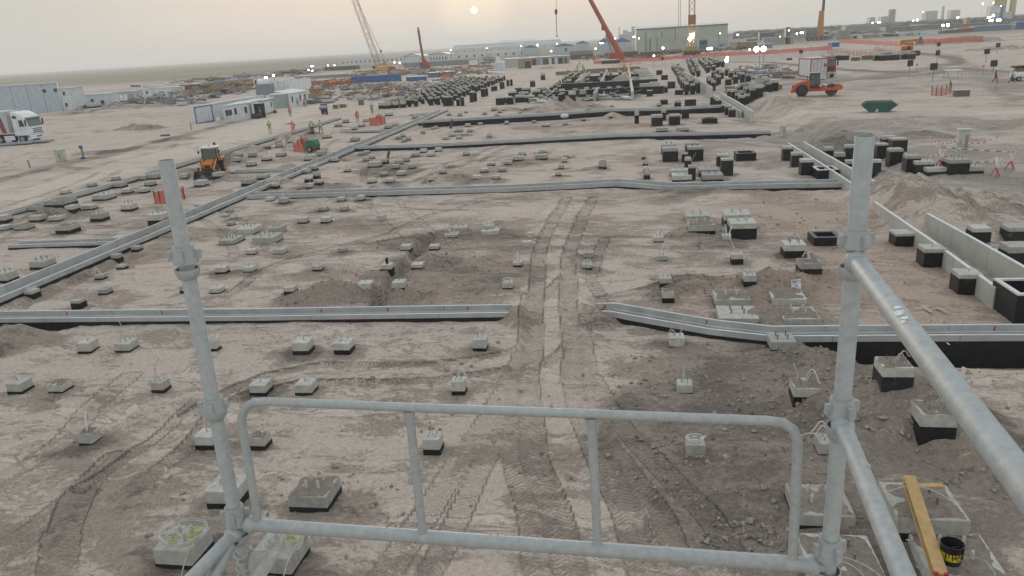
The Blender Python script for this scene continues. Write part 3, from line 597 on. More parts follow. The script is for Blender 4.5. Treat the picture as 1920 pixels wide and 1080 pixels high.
# the long channel into the depth of the site
ZL = .34
xb = np.mean([gz(x, y, ZL)[0] for x, y in ((0, 536), (239, 442), (452, 356))]); xf = np.mean([gz(x, y, ZL)[0] for x, y in ((0, 559), (165, 490), (320, 425), (452, 367))])
WL = max(.8, abs(xf-xb)); XL = (xb+xf)/2
yend = gz(836, 203, ZL)[1]
P = [(XL, 16.), (XL, 40), (gz(452, 361, ZL)[0], gz(452, 361, ZL)[1]), tuple(gz(562, 315, ZL)[:2]), tuple(gz(722, 250, ZL)[:2]), tuple(gz(832, 204.5, ZL)[:2])]
channel('longest grey drain channel running away along the left of the pedestals', P, ZL, WL, .36, .1, .12, marks=())
for (x, y), lb in (((240, 443), 1), ((406, 381), 1), ((455, 356), 1), ((634, 284), 1), ((664, 271), 1)):
    g = gz(x, y, ZL); q = MB(); q.box((XL+(.0 if True else 0)-WL/2-.35+(g[0]-XL)*.0, g[1], .08), (.62, .9, .56)); o_ = q.build('inlet_box', CHAN, [o for o in S.objects if o.name.startswith('drain_channel')][-1]); o_.location = ((P[3][0]-XL)*0, 0, 0)
def ch(label, px, zl=.26, W=.95, **kw): return channel(label, [gz(x, y, zl) for x, y in px], zl, W, **kw)
ch('short buried drain channel joining the long channel at the far left', ((25, 456), (120, 453), (226, 449)), .28, .95, zc=.12)
ch('short drain channel branching left beside the orange backhoe', ((437, 320), (560, 316)), .2, .95, zc=.06)
ch('thin drain channel branching left near the group of workers', ((640, 246), (722, 244)), .2, .95, zc=.06)
ch('left outer drain channel along the haul road', ((-40, 411), (0, 401), (212, 344), (370, 297), (480, 266), (560, 243), (635, 220)), .3, .75, zc=.1)
ch('second drain channel across the site, wavy, with black front at right', ((470, 363), (700, 356.5), (960, 349), (1080, 343), (1155, 338.5), (1200, 341), (1262, 346), (1330, 344.5), (1440, 342), (1588, 339)), .32, 1.25, zc=.05)
ch('third drain channel across the site, behind the second', ((662, 274.5), (800, 271), (960, 262.5), (1160, 251.5), (1300, 249), (1445, 245.5)), .45, 1.0, zc=.25)
ch('fourth drain channel across the site with tall black front at right', ((793, 226), (960, 216.5), (1060, 210.5), (1140, 204.5), (1240, 202.5), (1360, 196.5)), .85, 1.1, zc=.6)
ch('short stub of channel beside the far end of the long channel', ((768, 214), (800, 212.5)), .25, 1.0, zc=.1)
# the deep channel on the right: two walls and a floor
def deep(label, Lp, Rp, zl, zr, D=1.0):
    root = thing('deep_channel', label, 'drain channel'); t = .16
    A = [gz(x, y, zl) for x, y in Lp]; B = [gz(x, y, zr) for x, y in Rp]
    for Q, z_, s in ((A, zl, -1), (B, zr, 1)):
        P = [(q[0], q[1]) for q in Q]; w_ = sweep(P, [(-t/2, -1.), (t/2, -1.), (t/2, z_), (-t/2, z_)]).build('wall', M('pale_channel_wall', (.44, .44, .40), .1, .8, .8, bump=.2, dust=.4, dsc=.6), root)
        sweep(P, [(-t/2+.01, z_+.003), (t/2-.01, z_+.003), (t/2-.01, z_+.014), (-t/2+.01, z_+.014)]).build('lip', LIT_LIP, w_)
        j = MB(); Pv = [Vector(p) for p in P]
        for a, b_ in zip(Pv[:-1], Pv[1:]):
            L = (b_-a).length; n = int(L/2.); ang = math.atan2(b_.y-a.y, b_.x-a.x); nn = Vector((-(b_-a).y, (b_-a).x)).normalized()
            for k in range(1, n+1):
                for s2 in (1, -1): c = a+(b_-a)*(k/(n+1))+nn*s2*(t/2+.001); j.box((c.x, c.y, z_-.45), (.014, .004, .85), ang)
        j.build('joint', M('joint_line', (0, 0, 0)), w_)
    P = [((a[0]+b_[0])/2, (a[1]+b_[1])/2) for a, b_ in zip((A[0], A[-1]), (B[0], B[-1]))]; W = abs(B[-1][0]-A[-1][0])-t
    sweep(P, [(-W/2, -.6), (W/2, -.6), (W/2, zl-D), (-W/2, zl-D)]).build('floor', CHAN, root)
    return root
deep('nearest pale walled deep channel at the right edge, in front of the sand berm', ((1640, 378), (1690, 412), (1760, 460), (1870, 540)), ((1739, 400), (1820, 444), (1902, 490), (1990, 540)), .72, .95)
deep('middle deep channel with a tall pale inner wall, behind the right scaffold post', ((1478, 268), (1535, 303), (1598, 344)), ((1507, 266), (1560, 295.5), (1640, 340)), .62, .98)
deep('farther deep channel running out of the sand heap', ((1336, 176), (1360, 191), (1390, 209)), ((1352, 174), (1380, 189), (1412, 209)), .7, 1.25)
deep('farthest deep channel with a tall pale wall in the far pier field', ((1272, 132), (1292, 144), (1318, 162)), ((1282.5, 133), (1310, 148.5), (1336, 163.6)), .8, 1.7)
def chamber(label, x0, x1, yt, yb, dpt, z):
    g = gh((x0+x1)/2, yb); d = dep(g); w = (x1-x0)*d/FOC; r = thing('inlet_chamber', label, 'chamber', (g[0], g[1]+dpt/2, 0)); m_ = MB(); t = .14
    for c, s in (((0, -dpt/2+t/2), (w, t)), ((0, dpt/2-t/2), (w, t)), ((-w/2+t/2, 0), (t, dpt-2*t)), ((w/2-t/2, 0), (t, dpt-2*t))): m_.box((c[0], c[1], z/2-.2), (s[0], s[1], z+.4))
    m_.build('wall', BITU, r); l = MB()
    for c, s in (((0, -dpt/2+t/2), (w, t)), ((0, dpt/2-t/2), (w, t)), ((-w/2+t/2, 0), (t, dpt-2*t)), ((w/2-t/2, 0), (t, dpt-2*t))): l.box((c[0], c[1], z+.034), (s[0]+.004, s[1]+.004, .06))
    l.build('rim', LIT_LIP, r)
chamber('open square chamber at the junction behind the right scaffold post', 1533, 1571, 312, 335, 1.5, .55)
chamber('open chamber with pale rim at the near end of the deep channel, right edge', 1904, 1995, 570, 607, 1.7, .92)

# ------------------------------------------------------------------ pedestals
BM = {}
def bolt_mesh(kind):
    if kind in BM: return BM[kind]
    m_ = MB()
    if kind == 'rod': m_.cyl((0, 0, -.02), (0, 0, .12), .008, 8); m_.cyl((0, 0, .03), (0, 0, .05), .016, 6)
    elif kind == 'sleeve': m_.cyl((0, 0, -.02), (0, 0, .11), .018, 10, r2=.016); m_.cyl((0, 0, .10), (0, 0, .13), .023, 10)
    elif kind == 'cap': m_.tube([(0, 0, -.02), (0, 0, .10), (0, 0, .14), (0, 0, .16)], [.027, .027, .024, .01], 10)
    BM[kind] = proto(m_, 'anchor_bolt', PLAST if kind == 'cap' else STEEL, smooth=True); return BM[kind]
CV = []
def conduit_mesh(k):
    while len(CV) < 7:
        rnd = random.Random(40+len(CV)); m_ = MB(); i = len(CV); hgt_ = rnd.uniform(.3, .62); a = rnd.uniform(0, 6.28)
        if i < 4:                                # arch that leaves the block and droops outside
            ra = rnd.uniform(.32, .5); P = []
            for q in range(13): t = q/12; P.append((ra*math.cos(a)*t*1.25-.05, ra*math.sin(a)*t*1.25, hgt_*math.sin(min(1., t*1.15)*2.75)*(1-.15*t)-.02))
            m_.tube(P, .014, 6)
            P2 = [(p[0]*.9+.03, p[1]*.8+.04, p[2]*.8) for p in P]; m_.tube(P2, .012, 6)
        elif i < 6:                              # whip standing up at a slant
            P = [(.05*t+.30*t*t*math.cos(a), .3*t*t*math.sin(a), -.02+.85*t) for t in [q/9 for q in range(10)]]; m_.tube(P, .012, 6)
        else:
            P = [(.16*math.cos(q*.5)*(1+.02*q), .16*math.sin(q*.5), .03+.004*q) for q in range(26)]; m_.tube(P, .010, 6)
        CV.append(proto(m_, 'conduit', PIPE if i % 2 else PIPEW, smooth=True))
    return CV[k % 7]
def soil_mesh(sd):
    rnd = random.Random(sd); m_ = MB(); n = 17; v = []; f = []
    for i in range(n):
        for j in range(n):
            u, w = i/(n-1)*2-1, j/(n-1)*2-1; e = max(0, 1-max(abs(u), abs(w))**4); q = .5+.5*float(vn(u*2.+sd*9, w*2., 1., sd)); v.append((u*.497, w*.497, -.012+e*(.012+.07*q*q)+.016*q*rnd.random()))
    for i in range(n-1):
        for j in range(n-1): a = i*n+j; f.append((a, a+n, a+n+1, a+1))
    m_.add(v, f); return proto(m_, 'soil_cover', DIRT, smooth=True)
SOIL = [soil_mesh(k) for k in range(3)]
BITD = M('dusty_bitumen', (.02, .021, .024), .3, 5., .6, dust=.3, dsc=4.)
COUNT = [0]
def pedestal(x0, x1, yt, yb, bf, code, label, group=None, far=False, dr=1.):
    COUNT[0] += 1; k = COUNT[0]; rnd = random.Random(k*13+5)
    g = gh((x0+x1)/2, yb); d = dep(g); w = (x1-x0)*d/FOC
    q = g+np.array([0, 0, .5]); s0 = (g-np.array([0, 0, H])); s1 = (q-np.array([0, 0, H])); py = lambda s: 540-FOC*(s @ CU)/(s @ CF)
    h = (py(s0)-yt)/((py(s0)-py(s1))/.5); h = max(.12, h); far_ = d > 45; h = h*1.18 if far_ else h; bf = min(.9, max(bf, .26)*1.1) if far_ else bf; D = w*dr; tall = bf >= .5 and 'x' not in code
    nm = 'foundation_pier' if tall else 'concrete_pedestal'
    if 'x' in code: nm = 'hollow_chamber'
    r = thing(nm, label, 'pier' if tall else ('chamber' if 'x' in code else 'pedestal'), (g[0], g[1]+D/2, g[2]), math.radians(rnd.uniform(-1.8, 1.8)), group)
    zb = bf*h; PEDS.append((g[0], g[1]+D/2, w))
    if 'x' in code:
        m_ = MB(); t = w*.16
        for c, s in (((0, -D/2+t/2), (w, t)), ((0, D/2-t/2), (w, t)), ((-w/2+t/2, 0), (t, D-2*t)), ((w/2-t/2, 0), (t, D-2*t))): m_.box((c[0], c[1], h/2-.1), (s[0], s[1], h+.2))
        m_.build('wall', BITU, r); l = MB()
        for c, s in (((0, -D/2+t/2), (w, t)), ((0, D/2-t/2), (w, t)), ((-w/2+t/2, 0), (t, D-2*t)), ((w/2-t/2, 0), (t, D-2*t))): l.box((c[0], c[1], h+.012), (s[0]-.004, s[1]-.004, .02))
        l.build('rim', M('bitumen_rim', (.10, .105, .11), .2, 5., .6, dust=.3), r); return r
    m_ = MB(); zlo = max(-.2, zb-.02); cc = bmesh.new()
    m_.box((0, 0, (h+zlo)/2), (w, D, h-zlo)); m_.build('concrete_block', CONC, r, bevel=0 if far else min(.016, w*.03))
    m_ = MB(); m_.box((0, 0, (zb-.3)/2), (w+.008, D+.008, zb+.3)); m_.build('bitumen_coat', BITU if rnd.random() < .65 else BITD, r)
    if far: return r
    sc = max(.8, min(1.3, w/.65))
    if 'd' in code: shared('soil_cover', SOIL[k % 3], r, (0, 0, h), k % 4*1.5708, (w, D, 1.))
    if 's' in code: shared('anchor_bolt', bolt_mesh('rod'), r, (rnd.uniform(-.04, .04), rnd.uniform(-.03, .03), h), 0, (1, 1, 1))
    if 'f' in code or 'c' in code:
        o = .2*w
        for i, j in ((-1, -1), (1, -1), (1, 1), (-1, 1)): shared('anchor_bolt', bolt_mesh('rod' if 'c' in code or w < .7 else 'sleeve'), r, (i*o, j*o, h), 0, (sc,)*3)
    if 'l' in code:
        kd = 'cap' if rnd.random() < .5 else 'sleeve'
        for i, j in ((-1, -1), (1, -1), (1, 1), (-1, 1)): shared('anchor_bolt', bolt_mesh(kd), r, (i*.16*w, j*.16*w+.05, h), rnd.random(), (sc,)*3)
    if 'c' in code: shared('conduit', conduit_mesh(k), r, (0, 0, h), rnd.random()*6.28)
    if 'p' in code: m2 = MB(); m2.cyl((0, 0, h-.02), (0, 0, h+.28), .06, 12); m2.build('pipe_stub', BITU, r, smooth=True)
    return r
LOOK = {'s': 'single-bolt', 'f': 'four-bolt', 'c': 'cable-topped', 'd': 'soil-covered', 'l': 'broad', 'n': 'plain', 'x': 'hollow', 'p': 'pipe-topped'}
def zone(where, data, grp, gap=1.1):
    E = []
    for t in data.replace('\n', ';').split(';'):
        t = t.split()
        if len(t) < 4: continue
        x0, x1, yt, yb = map(float, t[:4]); bf = float(t[4]) if len(t) > 4 else .3; cd_ = t[5] if len(t) > 5 else 'n'; dr = float(t[6]) if len(t) > 6 else 1.
        E.append((float(gz((x0+x1)/2, yb)[1]), x0, x1, yt, yb, bf, cd_, dr))
    E.sort(); rows = []
    for e in E:
        if rows and e[0]-rows[-1][0][0] < gap: rows[-1].append(e)
        else: rows.append([e])
    for i, R in enumerate(rows):
        R.sort(key=lambda e: e[1])
        for j, e in enumerate(R):
            look = LOOK[e[6][-1] if 'd' in e[6] or 'x' in e[6] else e[6][0]]; tone = 'tall black' if e[5] >= .5 and 'x' not in e[6] else 'grey'
            if 'x' in e[6]: kind = 'black chamber'; tone = 'open'
            else: kind = 'pier' if e[5] >= .5 else 'pedestal'
            o_ = ORD[j] if j < 16 else '%dth' % (j+1)
            ro = ORD[i] if i < 16 else '%dth' % (i+1)
            lb = f'{tone} {look} {kind}, {o_} from left in {ro} row {where}'
            if len(R) == 1: lb = f'{tone} {look} {kind} alone in {ro} row {where}'
            pedestal(*e[1:7], lb, grp, dr=e[7])
zone('before the near channel', '''145 172 644 664 .25 s;215 245 645 662 .25 c;391 408 640 660 .3 c;549 580 643 667 .37 s;627 657 644 666 .42 c;887 912 637 660 .3 c;1255 1283 634 652 .12 c;1446 1492 641 656 .0 f
13 44 720 740 .28 s;90 120 722 739 .28 d;284 309 718 738 .33 c;468 500 723 744 .35 s;553 586 722 743 .3 s;847 872 716 742 .32 c;1270 1298 722 738 .1 c;1490 1540 729 745 0 dc;1654 1709 690 733 .6 dc
148 176 814 836 .2 dc;366 402 819 845 .38 s;469 499 822 846 .4 ds;794 826 824 854 .36 c;1287 1322 835 855 0 c;1536 1577 832 852 0 c;1726 1789 778 824 .5 dc
387 447 922 955 .32 l;542 617 932 962 .35 ld;1494 1601 967 990 .15 ld;1684 1810 975 1024 .45 ld;290 366 1032 1068 .25 l;471 552 1046 1082 .2 l;1748 1885 1082 1112 .1 ld;1522 1660 1086 1108 .05 ld''', 'concrete pedestals in front of the near channel', 1.3)
zone('behind near channel at left', '''42 63 546 557 .45 c;134 153 564 581 .7 f;184 202 543 554 .35 f;177 193 516 526 .4 c;218 233 498 506 .45 f;208 223 478 489 .4 f;246 261 463 473 .5 f;337 350 537 551 .4 n;393 414 541 552 .3 s;403 423 502 515 .35 s;455 474 502 512 .3 s;461 478 469 478 .25 s;410 440 451 460 .2 f 1.5
532 552 539 552 .4 f;586 603 499 509 .35 c;634 648 466 474 .3 c;512 532 468 477 .15 c;670 695 532 543 .0 s;734 758 530 540 0 s;714 734 497 507 .2 p;771 792 496 505 .3 s;751 770 461 470 .2 s;804 822 461 470 .35 s;942 961 531 543 .25 c;962 978 492 502 .45 c;979 995 454 463 .1 s;988 1000 437 446 0 n
414 423 427 433 .2 f;425 437 418 424 .2 n;414 426 403 408 .2 n;430 441 407 412 .3 n;422 434 394 399 .2 c;498 511 372 378 .2 n;442 476 430 440 .1 f 1.3;472 515 446 458 .1 f 1;502 526 428 440 .1 f 1.3;522 538 374 383 .2 c;557 574 411 420 .25 s;601 618 410 419 .25 s;596 612 390 397 .1 n;637 651 389 397 .1 s;707 721 404 415 .1 f;632 645 372 378 0 n;669 682 369 377 .1 n
832 858 440 446 .2 l;902 935 433 442 .15 l 1.1;848 875 427 434 0 l;925 940 413 420 0 l;906 925 423 430 0 f''', 'concrete pedestals between the first two channels')
zone('behind near channel at right', '''1094 1113 474 484 .1 c;1092 1110 497 507 .45 c;1226 1244 445 455 .25 c;1231 1250 480 490 .2 c;1237 1259 522 535 .3 f;1242 1264 547 569 .45 d;1372 1393 477 497 .55 c;1395 1418 517 537 .45 c
1342 1405 562 580 .3 ld;1350 1423 597 613 .05 l;1450 1512 561 573 0 d;1469 1538 598 610 0 ld;1501 1540 494 515 .5 dc;1471 1510 459 485 .55 f;1526 1576 446 462 .9 x 1;1292 1340 422 438 .3 ld;1287 1329 405 416 .1 l;1370 1417 419 450 .68 l;1359 1407 403 430 .6 l;1355 1371 441 450 0 c
1679 1715 438 463 .8 n;1732 1771 467 502 .8 s;1797 1839 515 554 .8 s''', 'concrete blocks between the first two channels, right side')
zone('beyond deep channel at right edge', '''1823 1855 428 459 .76 n;1890 1926 427 457 .76 n;1888 1930 463 512 .76 n''', 'piers beyond the deep channel')
zone('behind second channel at left', '''574 587 346 354 .3 c;591 604 340 348 .5 f;571 583 335 343 .6 f;587 598 327 336 .5 f;568 580 319 326 .3 n;580 593 313 321 .4 n;508 521 346 355 .5 c;620 632 297 305 .3 c;644 655 317 323 .3 c;688 703 338 345 .35 c;722 737 337 343 .2 n;711 725 325 331 .3 n;744 759 323 330 .1 n;733 747 311 318 .3 n;765 778 310 317 .3 n;689 711 306 315 .25 f;712 726 300 308 .4 f;740 754 302 309 .1 f;754 766 297 304 0 f;680 690 297 303 .1 n;691 701 292 298 .1 n;671 680 287 292 0 n;681 691 284 288 0 n;771 784 289 295 .2 c;800 813 289 294 .1 n;787 799 281 287 .2 n;815 827 279 285 .25 n;802 814 273 278 .2 n;829 840 271 276 .1 n;728 738 276 281 .2 n;868 879 286 292 .3 c;840 850 309 314 .25 n;823 835 321 327 .35 c;804 815 333 340 0 c;900 914 318 324 .3 n;913 927 306 311 .3 n;934 948 317 323 .25 n;886 901 331 337 .1 n;922 937 331 337 .15 n;946 959 304 310 .3 n;964 981 295 302 .1 f;948 962 299 304 .1 f;1003 1025 292 300 .1 f;972 985 286 292 .1 f;1010 1024 282 288 0 n;1041 1052 324 331 .3 n;1047 1057 311 317 0 n;1053 1063 298 305 .2 n;1057 1067 292 297 0 n;1123 1137 305 317 .1 d''', 'concrete pedestals between the second and third channels')
zone('behind second channel at right', '''1203 1212 293 299 .5 c;1205 1215 304 311 .4 c;1206 1217 315 323 .2 c;1207 1219 325 337 .55 c;1243 1271 282 304 .7 l;1241 1268 274 290 .6 l;1290 1318 280 303 .75 l;1286 1312 271 285 .6 l;1279 1290 290 305 .8 c;1284 1296 300 317 .7 c;1291 1304 315 339 .75 c;1261 1297 331 341 .0 l;1258 1291 322 333 .4 l;1318 1356 330 340 0 l;1312 1348 320 332 .5 l;1353 1374 303 330 .85 c;1345 1365 293 312 .75 l;1381 1417 290 302 .9 x 1
1468 1486 279 302 .75 c;1485 1504 291 314 .75 n;1502 1524 304 329 .75 n''', 'blocks and piers between the second and third channels')
zone('on plateau right of deep channel', '''1547 1562 279 294 .6 n;1567 1584 290 307 .6 n;1585 1602 277 301 .75 n;1587 1601 303 314 .5 n;1644 1663 274 299 .8 n;1637 1651 300 327 .8 n;1657 1680 258 272 .6 n;1673 1699 264 287 .8 n;1668 1691 284 309 .75 n;1699 1724 297 324 .75 n;1717 1750 306 324 .65 f;1739 1775 317 328 .4 f;1779 1815 304 328 .7 f;1804 1842 315 327 .4 f''', 'piers on the right plateau')
zone('between third and fourth channels', '''784 791 230 236 .6 n;795 802 233 237 .3 n;803 809 231 235 .4 n;808 815 239 243 .1 n;815 820 237 241 .3 n;834 841 226 231 .4 n;883 891 229 233 .2 n;891 899 225 230 .3 n;904 912 228 232 .2 n;912 920 224 228 .2 n;896 904 231 235 0 n;852 866 243 248 .2 f;872 881 233 238 0 n;876 885 243 248 .2 n;842 851 252 255 .2 n;865 874 251 255 .2 n;947 953 228 233 .2 f;953 961 225 228 .2 n;741 750 256 261 .2 n;750 758 252 257 .2 n;760 769 258 264 .1 n;753 760 262 267 0 n;789 796 246 251 0 n;830 840 257 262 .2 n;842 851 252 256 .2 n;855 865 257 261 .2 n;865 875 250 254 .2 n;913 921 252 258 .2 c
946 953 229 234 .4 f;953 960 224 228 .3 n;960 967 219 224 .3 n;997 1005 227 231 .3 n;1003 1010 222 226 .3 n;1008 1015 217 221 .3 n;1026 1032 221 225 .3 n;1028 1036 215 220 .4 n;1016 1030 233 238 .3 f;1055 1064 229 235 .2 f;1091 1098 223 227 .6 n;1093 1101 217 221 .3 n;1096 1103 211 215 .2 n;1142 1149 216 222 .4 c
1190 1198 212 232 .6 c;1222 1242 219 237 .7 l;1240 1249 210 226.5 .7 c;1255 1275 218 235 .75 l;1279 1292 205 222.5 .75 n;1318 1345 224 232 .95 x;1353 1360 199 211 .8 n;1360 1371 201 216 .75 n;1367 1379 206 220 .75 n;1231 1252 241 248 0 l;1269 1291 240 247 0 l''', 'blocks between the third and fourth channels', 2.)
zone('behind the fourth channel', '''1101 1107 203 206 .3 n;1105 1111 196 199 .3 n;1144 1150 197 201 .2 n;972 978 210 213 .3 n;976 983 205 208 .3 n;983 988 202 206 .3 n;927 934 214 217 .3 n;933 940 208 212 .3 n;921 931 202 208 .1 n;941 947 205 208 .3 n;870 876 209 212 .3 n;905 912 211 215 .2 n;858 866 213 218 .2 n;838 845 212 217 .3 n;1232 1239 193 200 .3 n;1238 1252 187 196 .7 l;1265 1277 190 201 .6 f;1285 1305 187.5 199.5 .95 n;1332 1338 183 197 .8 n;1337 1346 185 197 .75 n;1342 1353 188 198 .7 n''', 'blocks behind the fourth channel', 2.5)
zone('left of the long channel', '''-5 13 407 420 .4 n;55 77 407 417 .3 f;90 113 408 416 .25 f;169 193 404 417 .4 f;226 248 386 397 .3 f;277 306 406 424 .45 f;104 134 427 440 .45 d;25 50 425 433 0 d;-8 12 426 434 .2 n;118 139 388 396 .1 n;153 173 387 395 .1 n;212 230 345 353 .3 n;227 243 356 364 .3 n;258 274 355 363 .3 n;270 286 343 350 .3 n;275 297 328 337 .2 f;208 220 333 339 0 n;162 175 345 351 0 f;112 126 358 365 0 n;172 202 368 377 .2 f;82 122 379 390 .4 d;49 74 389 397 0 d;254 274 331 339 0 n;337 351 328 336 0 n;363 383 341 351 .2 c;398 417 326 336 .4 f;461 476 305 313 .3 n;437 449 297 304 .2 n;465 477 288 295 .2 n;443 452 288 293 .1 n;452 474 339 350 .4 f;55 87 491 507 .35 f;-10 18 513 532 .3 f
481 500 330 338 .4 f;570 589 293 302 .2 f;591 608 286 294 .2 f;490 505 296 303 .4 n;517 532 288 294 .2 n;494 504 272 278 .1 n;516 527 271 277 .1 n;516 525 265 270 .1 n;656 671 260 266 .1 f;640 655 243 248 .1 n;671 682 233 238 .3 n;656 667 238 244 .3 n;720 733 237 242 .1 f;733 745 232 237 .1 f;627 638 233 238 .2 n;603 617 253 260 .2 n;577 587 244 250 .1 n;642 652 225 231 .1 n;539 547 263 268 .1 n;680 690 224 229 .2 n;722 734 212 218 .3 n;772 783 218 223 .2 n''', 'concrete pedestals left of the long channel', 1.6)

# fields of piers far back, laid out in regular rows
FAR = []
def field(px4, nu, nv, wm, hm, bf, label, grp, skip=.0, jit=.25, sd=1, z0=0., cap=True):
    """px4: photo corners near-left, near-right, far-right, far-left; nu across, nv deep"""
    rnd = random.Random(sd); c = [gz(*p)[:2] for p in px4]
    for j in range(nv):
        for i in range(nu):
            if rnd.random() < skip: continue
            u = (i+.5+rnd.uniform(-jit, jit))/nu; v = (j+.5+rnd.uniform(-jit, jit)*.6)/nv
            p = (c[0]*(1-u)+c[1]*u)*(1-v)+(c[3]*(1-u)+c[2]*u)*v; w = wm*rnd.uniform(.8, 1.25); h = hm*rnd.uniform(.85, 1.15); z = zt(p[0], p[1])
            FAR.append((p[1], p[0], z, w, h, bf, label, grp))
def far_piers():
    FAR.sort(); A = MB()
    for k, (y, x, z, w, h, bf, label, grp) in enumerate(FAR):
            p = (x, y)
            if k >= 285:                     # the farthest, smallest ones
                zb = bf*h; A.box((x, y, z+(h+zb)/2), (w, w, h-zb), 0, 0); A.box((x, y, z+(zb-.2)/2), (w+.01, w+.01, zb+.2), 0, 1); continue
            r = thing('far_pier', label, 'pier', (p[0], p[1], z), 0, grp); zb = bf*h
            m_ = MB(); m_.box((0, 0, (h+zb)/2), (w, w, h-zb)); m_.build('concrete_block', CONC, r)
            m_ = MB(); m_.box((0, 0, (zb-.2)/2), (w+.01, w+.01, zb+.2)); m_.build('bitumen_coat', BITU, r)
    o = A.build('distant_piers', [CONC, BITU]); tag(o, 'most distant rows of small black piers, merging together at the far end', 'piers', kind='stuff')
field(((712, 206), (838, 198), (952, 150), (862, 150)), 9, 18, .56, 1.3, .78, 'small grey-capped black pier in the crowded pier field at far left', 'crowded pier field at far left', .05, .1, 3)
field(((700, 208), (762, 204), (790, 186), (745, 190)), 4, 3, 1.0, 1.0, .55, 'grey-capped black pier in the low block cluster before the crowded left field', 'low block cluster before the left field', 0, .2, 5)
field(((1000, 192), (1030, 190), (1102, 132), (1078, 134)), 2, 16, .68, 1.1, .7, 'grey-capped black pier in the double line left of the beam grid', 'double line of piers left of the beam grid', .0, .1, 6)
field(((924, 198), (1000, 194), (1030, 172), (985, 172)), 3, 3, 1.4, 1.2, .7, 'black pier in the group at the near left corner of the beam grid', 'pier group at the near left corner of the beam grid', .15, .25, 8)
field(((1204, 168), (1236, 166), (1212, 130), (1188, 131)), 2, 8, 1.8, .9, .25, 'white-capped low block in the double column right of the beam grid', 'double column of white-capped blocks', 0, .1, 9)
field(((1284, 182), (1316, 178), (1290, 150), (1268, 150)), 3, 6, .72, 1.8, .82, 'tall black pier in the line left of the far deep channel', 'tall piers left of the far deep channel', .05, .1, 10)
field(((1270, 150), (1290, 148), (1272, 128), (1258, 129)), 3, 6, .65, 1.5, .8, 'black pier in the cluster at the far end of the deep channel', 'cluster at the far end of the deep channel', .0, .1, 11)
field(((1296, 147), (1316, 147), (1300, 122), (1284, 122)), 2, 9, .7, 1.6, .8, 'black pier in the first line behind the far deep channel', 'first line of piers behind the far channel', .0, .08, 12)
field(((1322, 147), (1346, 144), (1322, 122), (1306, 122)), 2, 9, .7, 1.6, .8, 'black pier in the second line behind the far deep channel', 'second line of piers behind the far channel', .0, .08, 13)
field(((1340, 136), (1362, 135), (1338, 122), (1326, 122)), 2, 6, .85, 1.6, .8, 'black pier in the third line behind the far deep channel', 'third line of piers behind the far channel', .1, .08, 14)
field(((1336, 174), (1412, 168), (1392, 148), (1314, 152)), 6, 4, .8, 1.5, .78, 'dark pier in the field right of the far deep channel', 'piers right of the far deep channel', .1, .14, 15)
field(((1388, 202), (1442, 200), (1420, 180), (1362, 182)), 5, 4, .8, 1.4, .78, 'black pier in the group between the far channel and the sand heap', 'piers between the far channel and the sand heap', .1, .1, 16)
field(((1418, 190), (1462, 186), (1450, 172), (1412, 175)), 3, 3, .95, 1.4, .75, 'grey-capped pier in the group behind the sand heap', 'piers behind the sand heap', .1, .2, 17)
field(((1544, 124), (1590, 122), (1584, 116), (1544, 118)), 4, 2, 1.6, 1.3, .8, 'dark precast block with rebar in the stack near the red truck', 'precast blocks near the red truck', .0, .1, 18)
field(((1634, 125), (1712, 122), (1706, 113), (1640, 116)), 6, 2, 1.5, 1.5, .8, 'dark precast block in the row beyond the orange roller', 'precast blocks beyond the orange roller', .1, .25, 19)
field(((1035, 186), (1200, 178), (1190, 138), (1072, 142)), 7, 5, .8, 1.15, .6, 'dark grey-capped pier standing between the beams of the beam grid', 'piers between the beams of the beam grid', .3, .2, 20)
far_piers()
for t, lb in (('856 862 187 198.5 .8 n;864 870 184 199 .85 n', 'near'), ('881 888 175 192 .85 n;889 894 175 190 .85 n', ''), ('902 910 168 182 .85 n;911 915 167 180 .85 n', ''), ('921 927 163 171 .8 n;927 932 162 170 .8 n', ''), ('937 943 155 167 .85 n;943 946 155 166 .85 n', ''), ('950 955 151 162 .85 n;957 961 150 161 .85 n', ''), ('831 848 184 199 .9 n;816 824 186 196 .8 n', ''), ('930 945 185 197 .8 f;950 962 184 196 .8 f;966 978 166 178 .8 f;994 1003 152 163 .7 f;1014 1022 139 150 .6 f', '')):
    for i, q in enumerate(t.split(';')):
        a = q.split(); xc = int(float(a[0]))
        pedestal(*map(float, a[:5]), a[5], 'tall black pier standing alone at the open right side of the left pier field' if float(a[0]) < 925 or a[5] == 'n' else 'tall black pier with top bolts in the open strip between the pier fields', 'tall piers along the open strip')
for q, lb in ((('1066 1079 174 187 .55 n'), 'squat grey block before the near black beam, left'), (('1087 1099 171 187 .5 f'), 'bolted grey block before the near black beam, right'), ('1047 1055 178 190 .8 n', 'dark pier at the left end of the near black beam'), ('1051 1059 176 188 .8 n', 'dark pier tucked behind the beam end'), ('1099 1110 156 166 .5 f', 'bolted block between the two front beams'), ('1093 1100 159 167 .5 n', 'plain block between the two front beams'), ('1108 1117 144 152 .5 f', 'bolted block between the two back beams'), ('1095 1101 145 150 .5 f', 'small block between the two back beams'), ('1115 1122 172 184 .7 n', 'narrow pier under the middle cross beam'), ('1181 1188 172 182 .8 n', 'narrow pier under the right cross beam'),
    ('1213 1224 171 181 .9 n', 'black block among the white-capped blocks'), ('1243 1252 163 174 .7 n', 'dark grey-capped block right of the white-capped blocks'), ('1266 1281 169.5 178 .9 n', 'nearest of the black slabs in the far field'), ('1252 1266 154 166 .95 n', 'second black slab in the far field'), ('1240 1252 141.5 150 .95 n', 'third black slab in the far field'), ('1231 1242 132.5 140.5 .95 n', 'farthest black slab in the far field')):
    a = q.split(); pedestal(*map(float, a[:5]), a[5], lb, 'blocks of the beam grid')
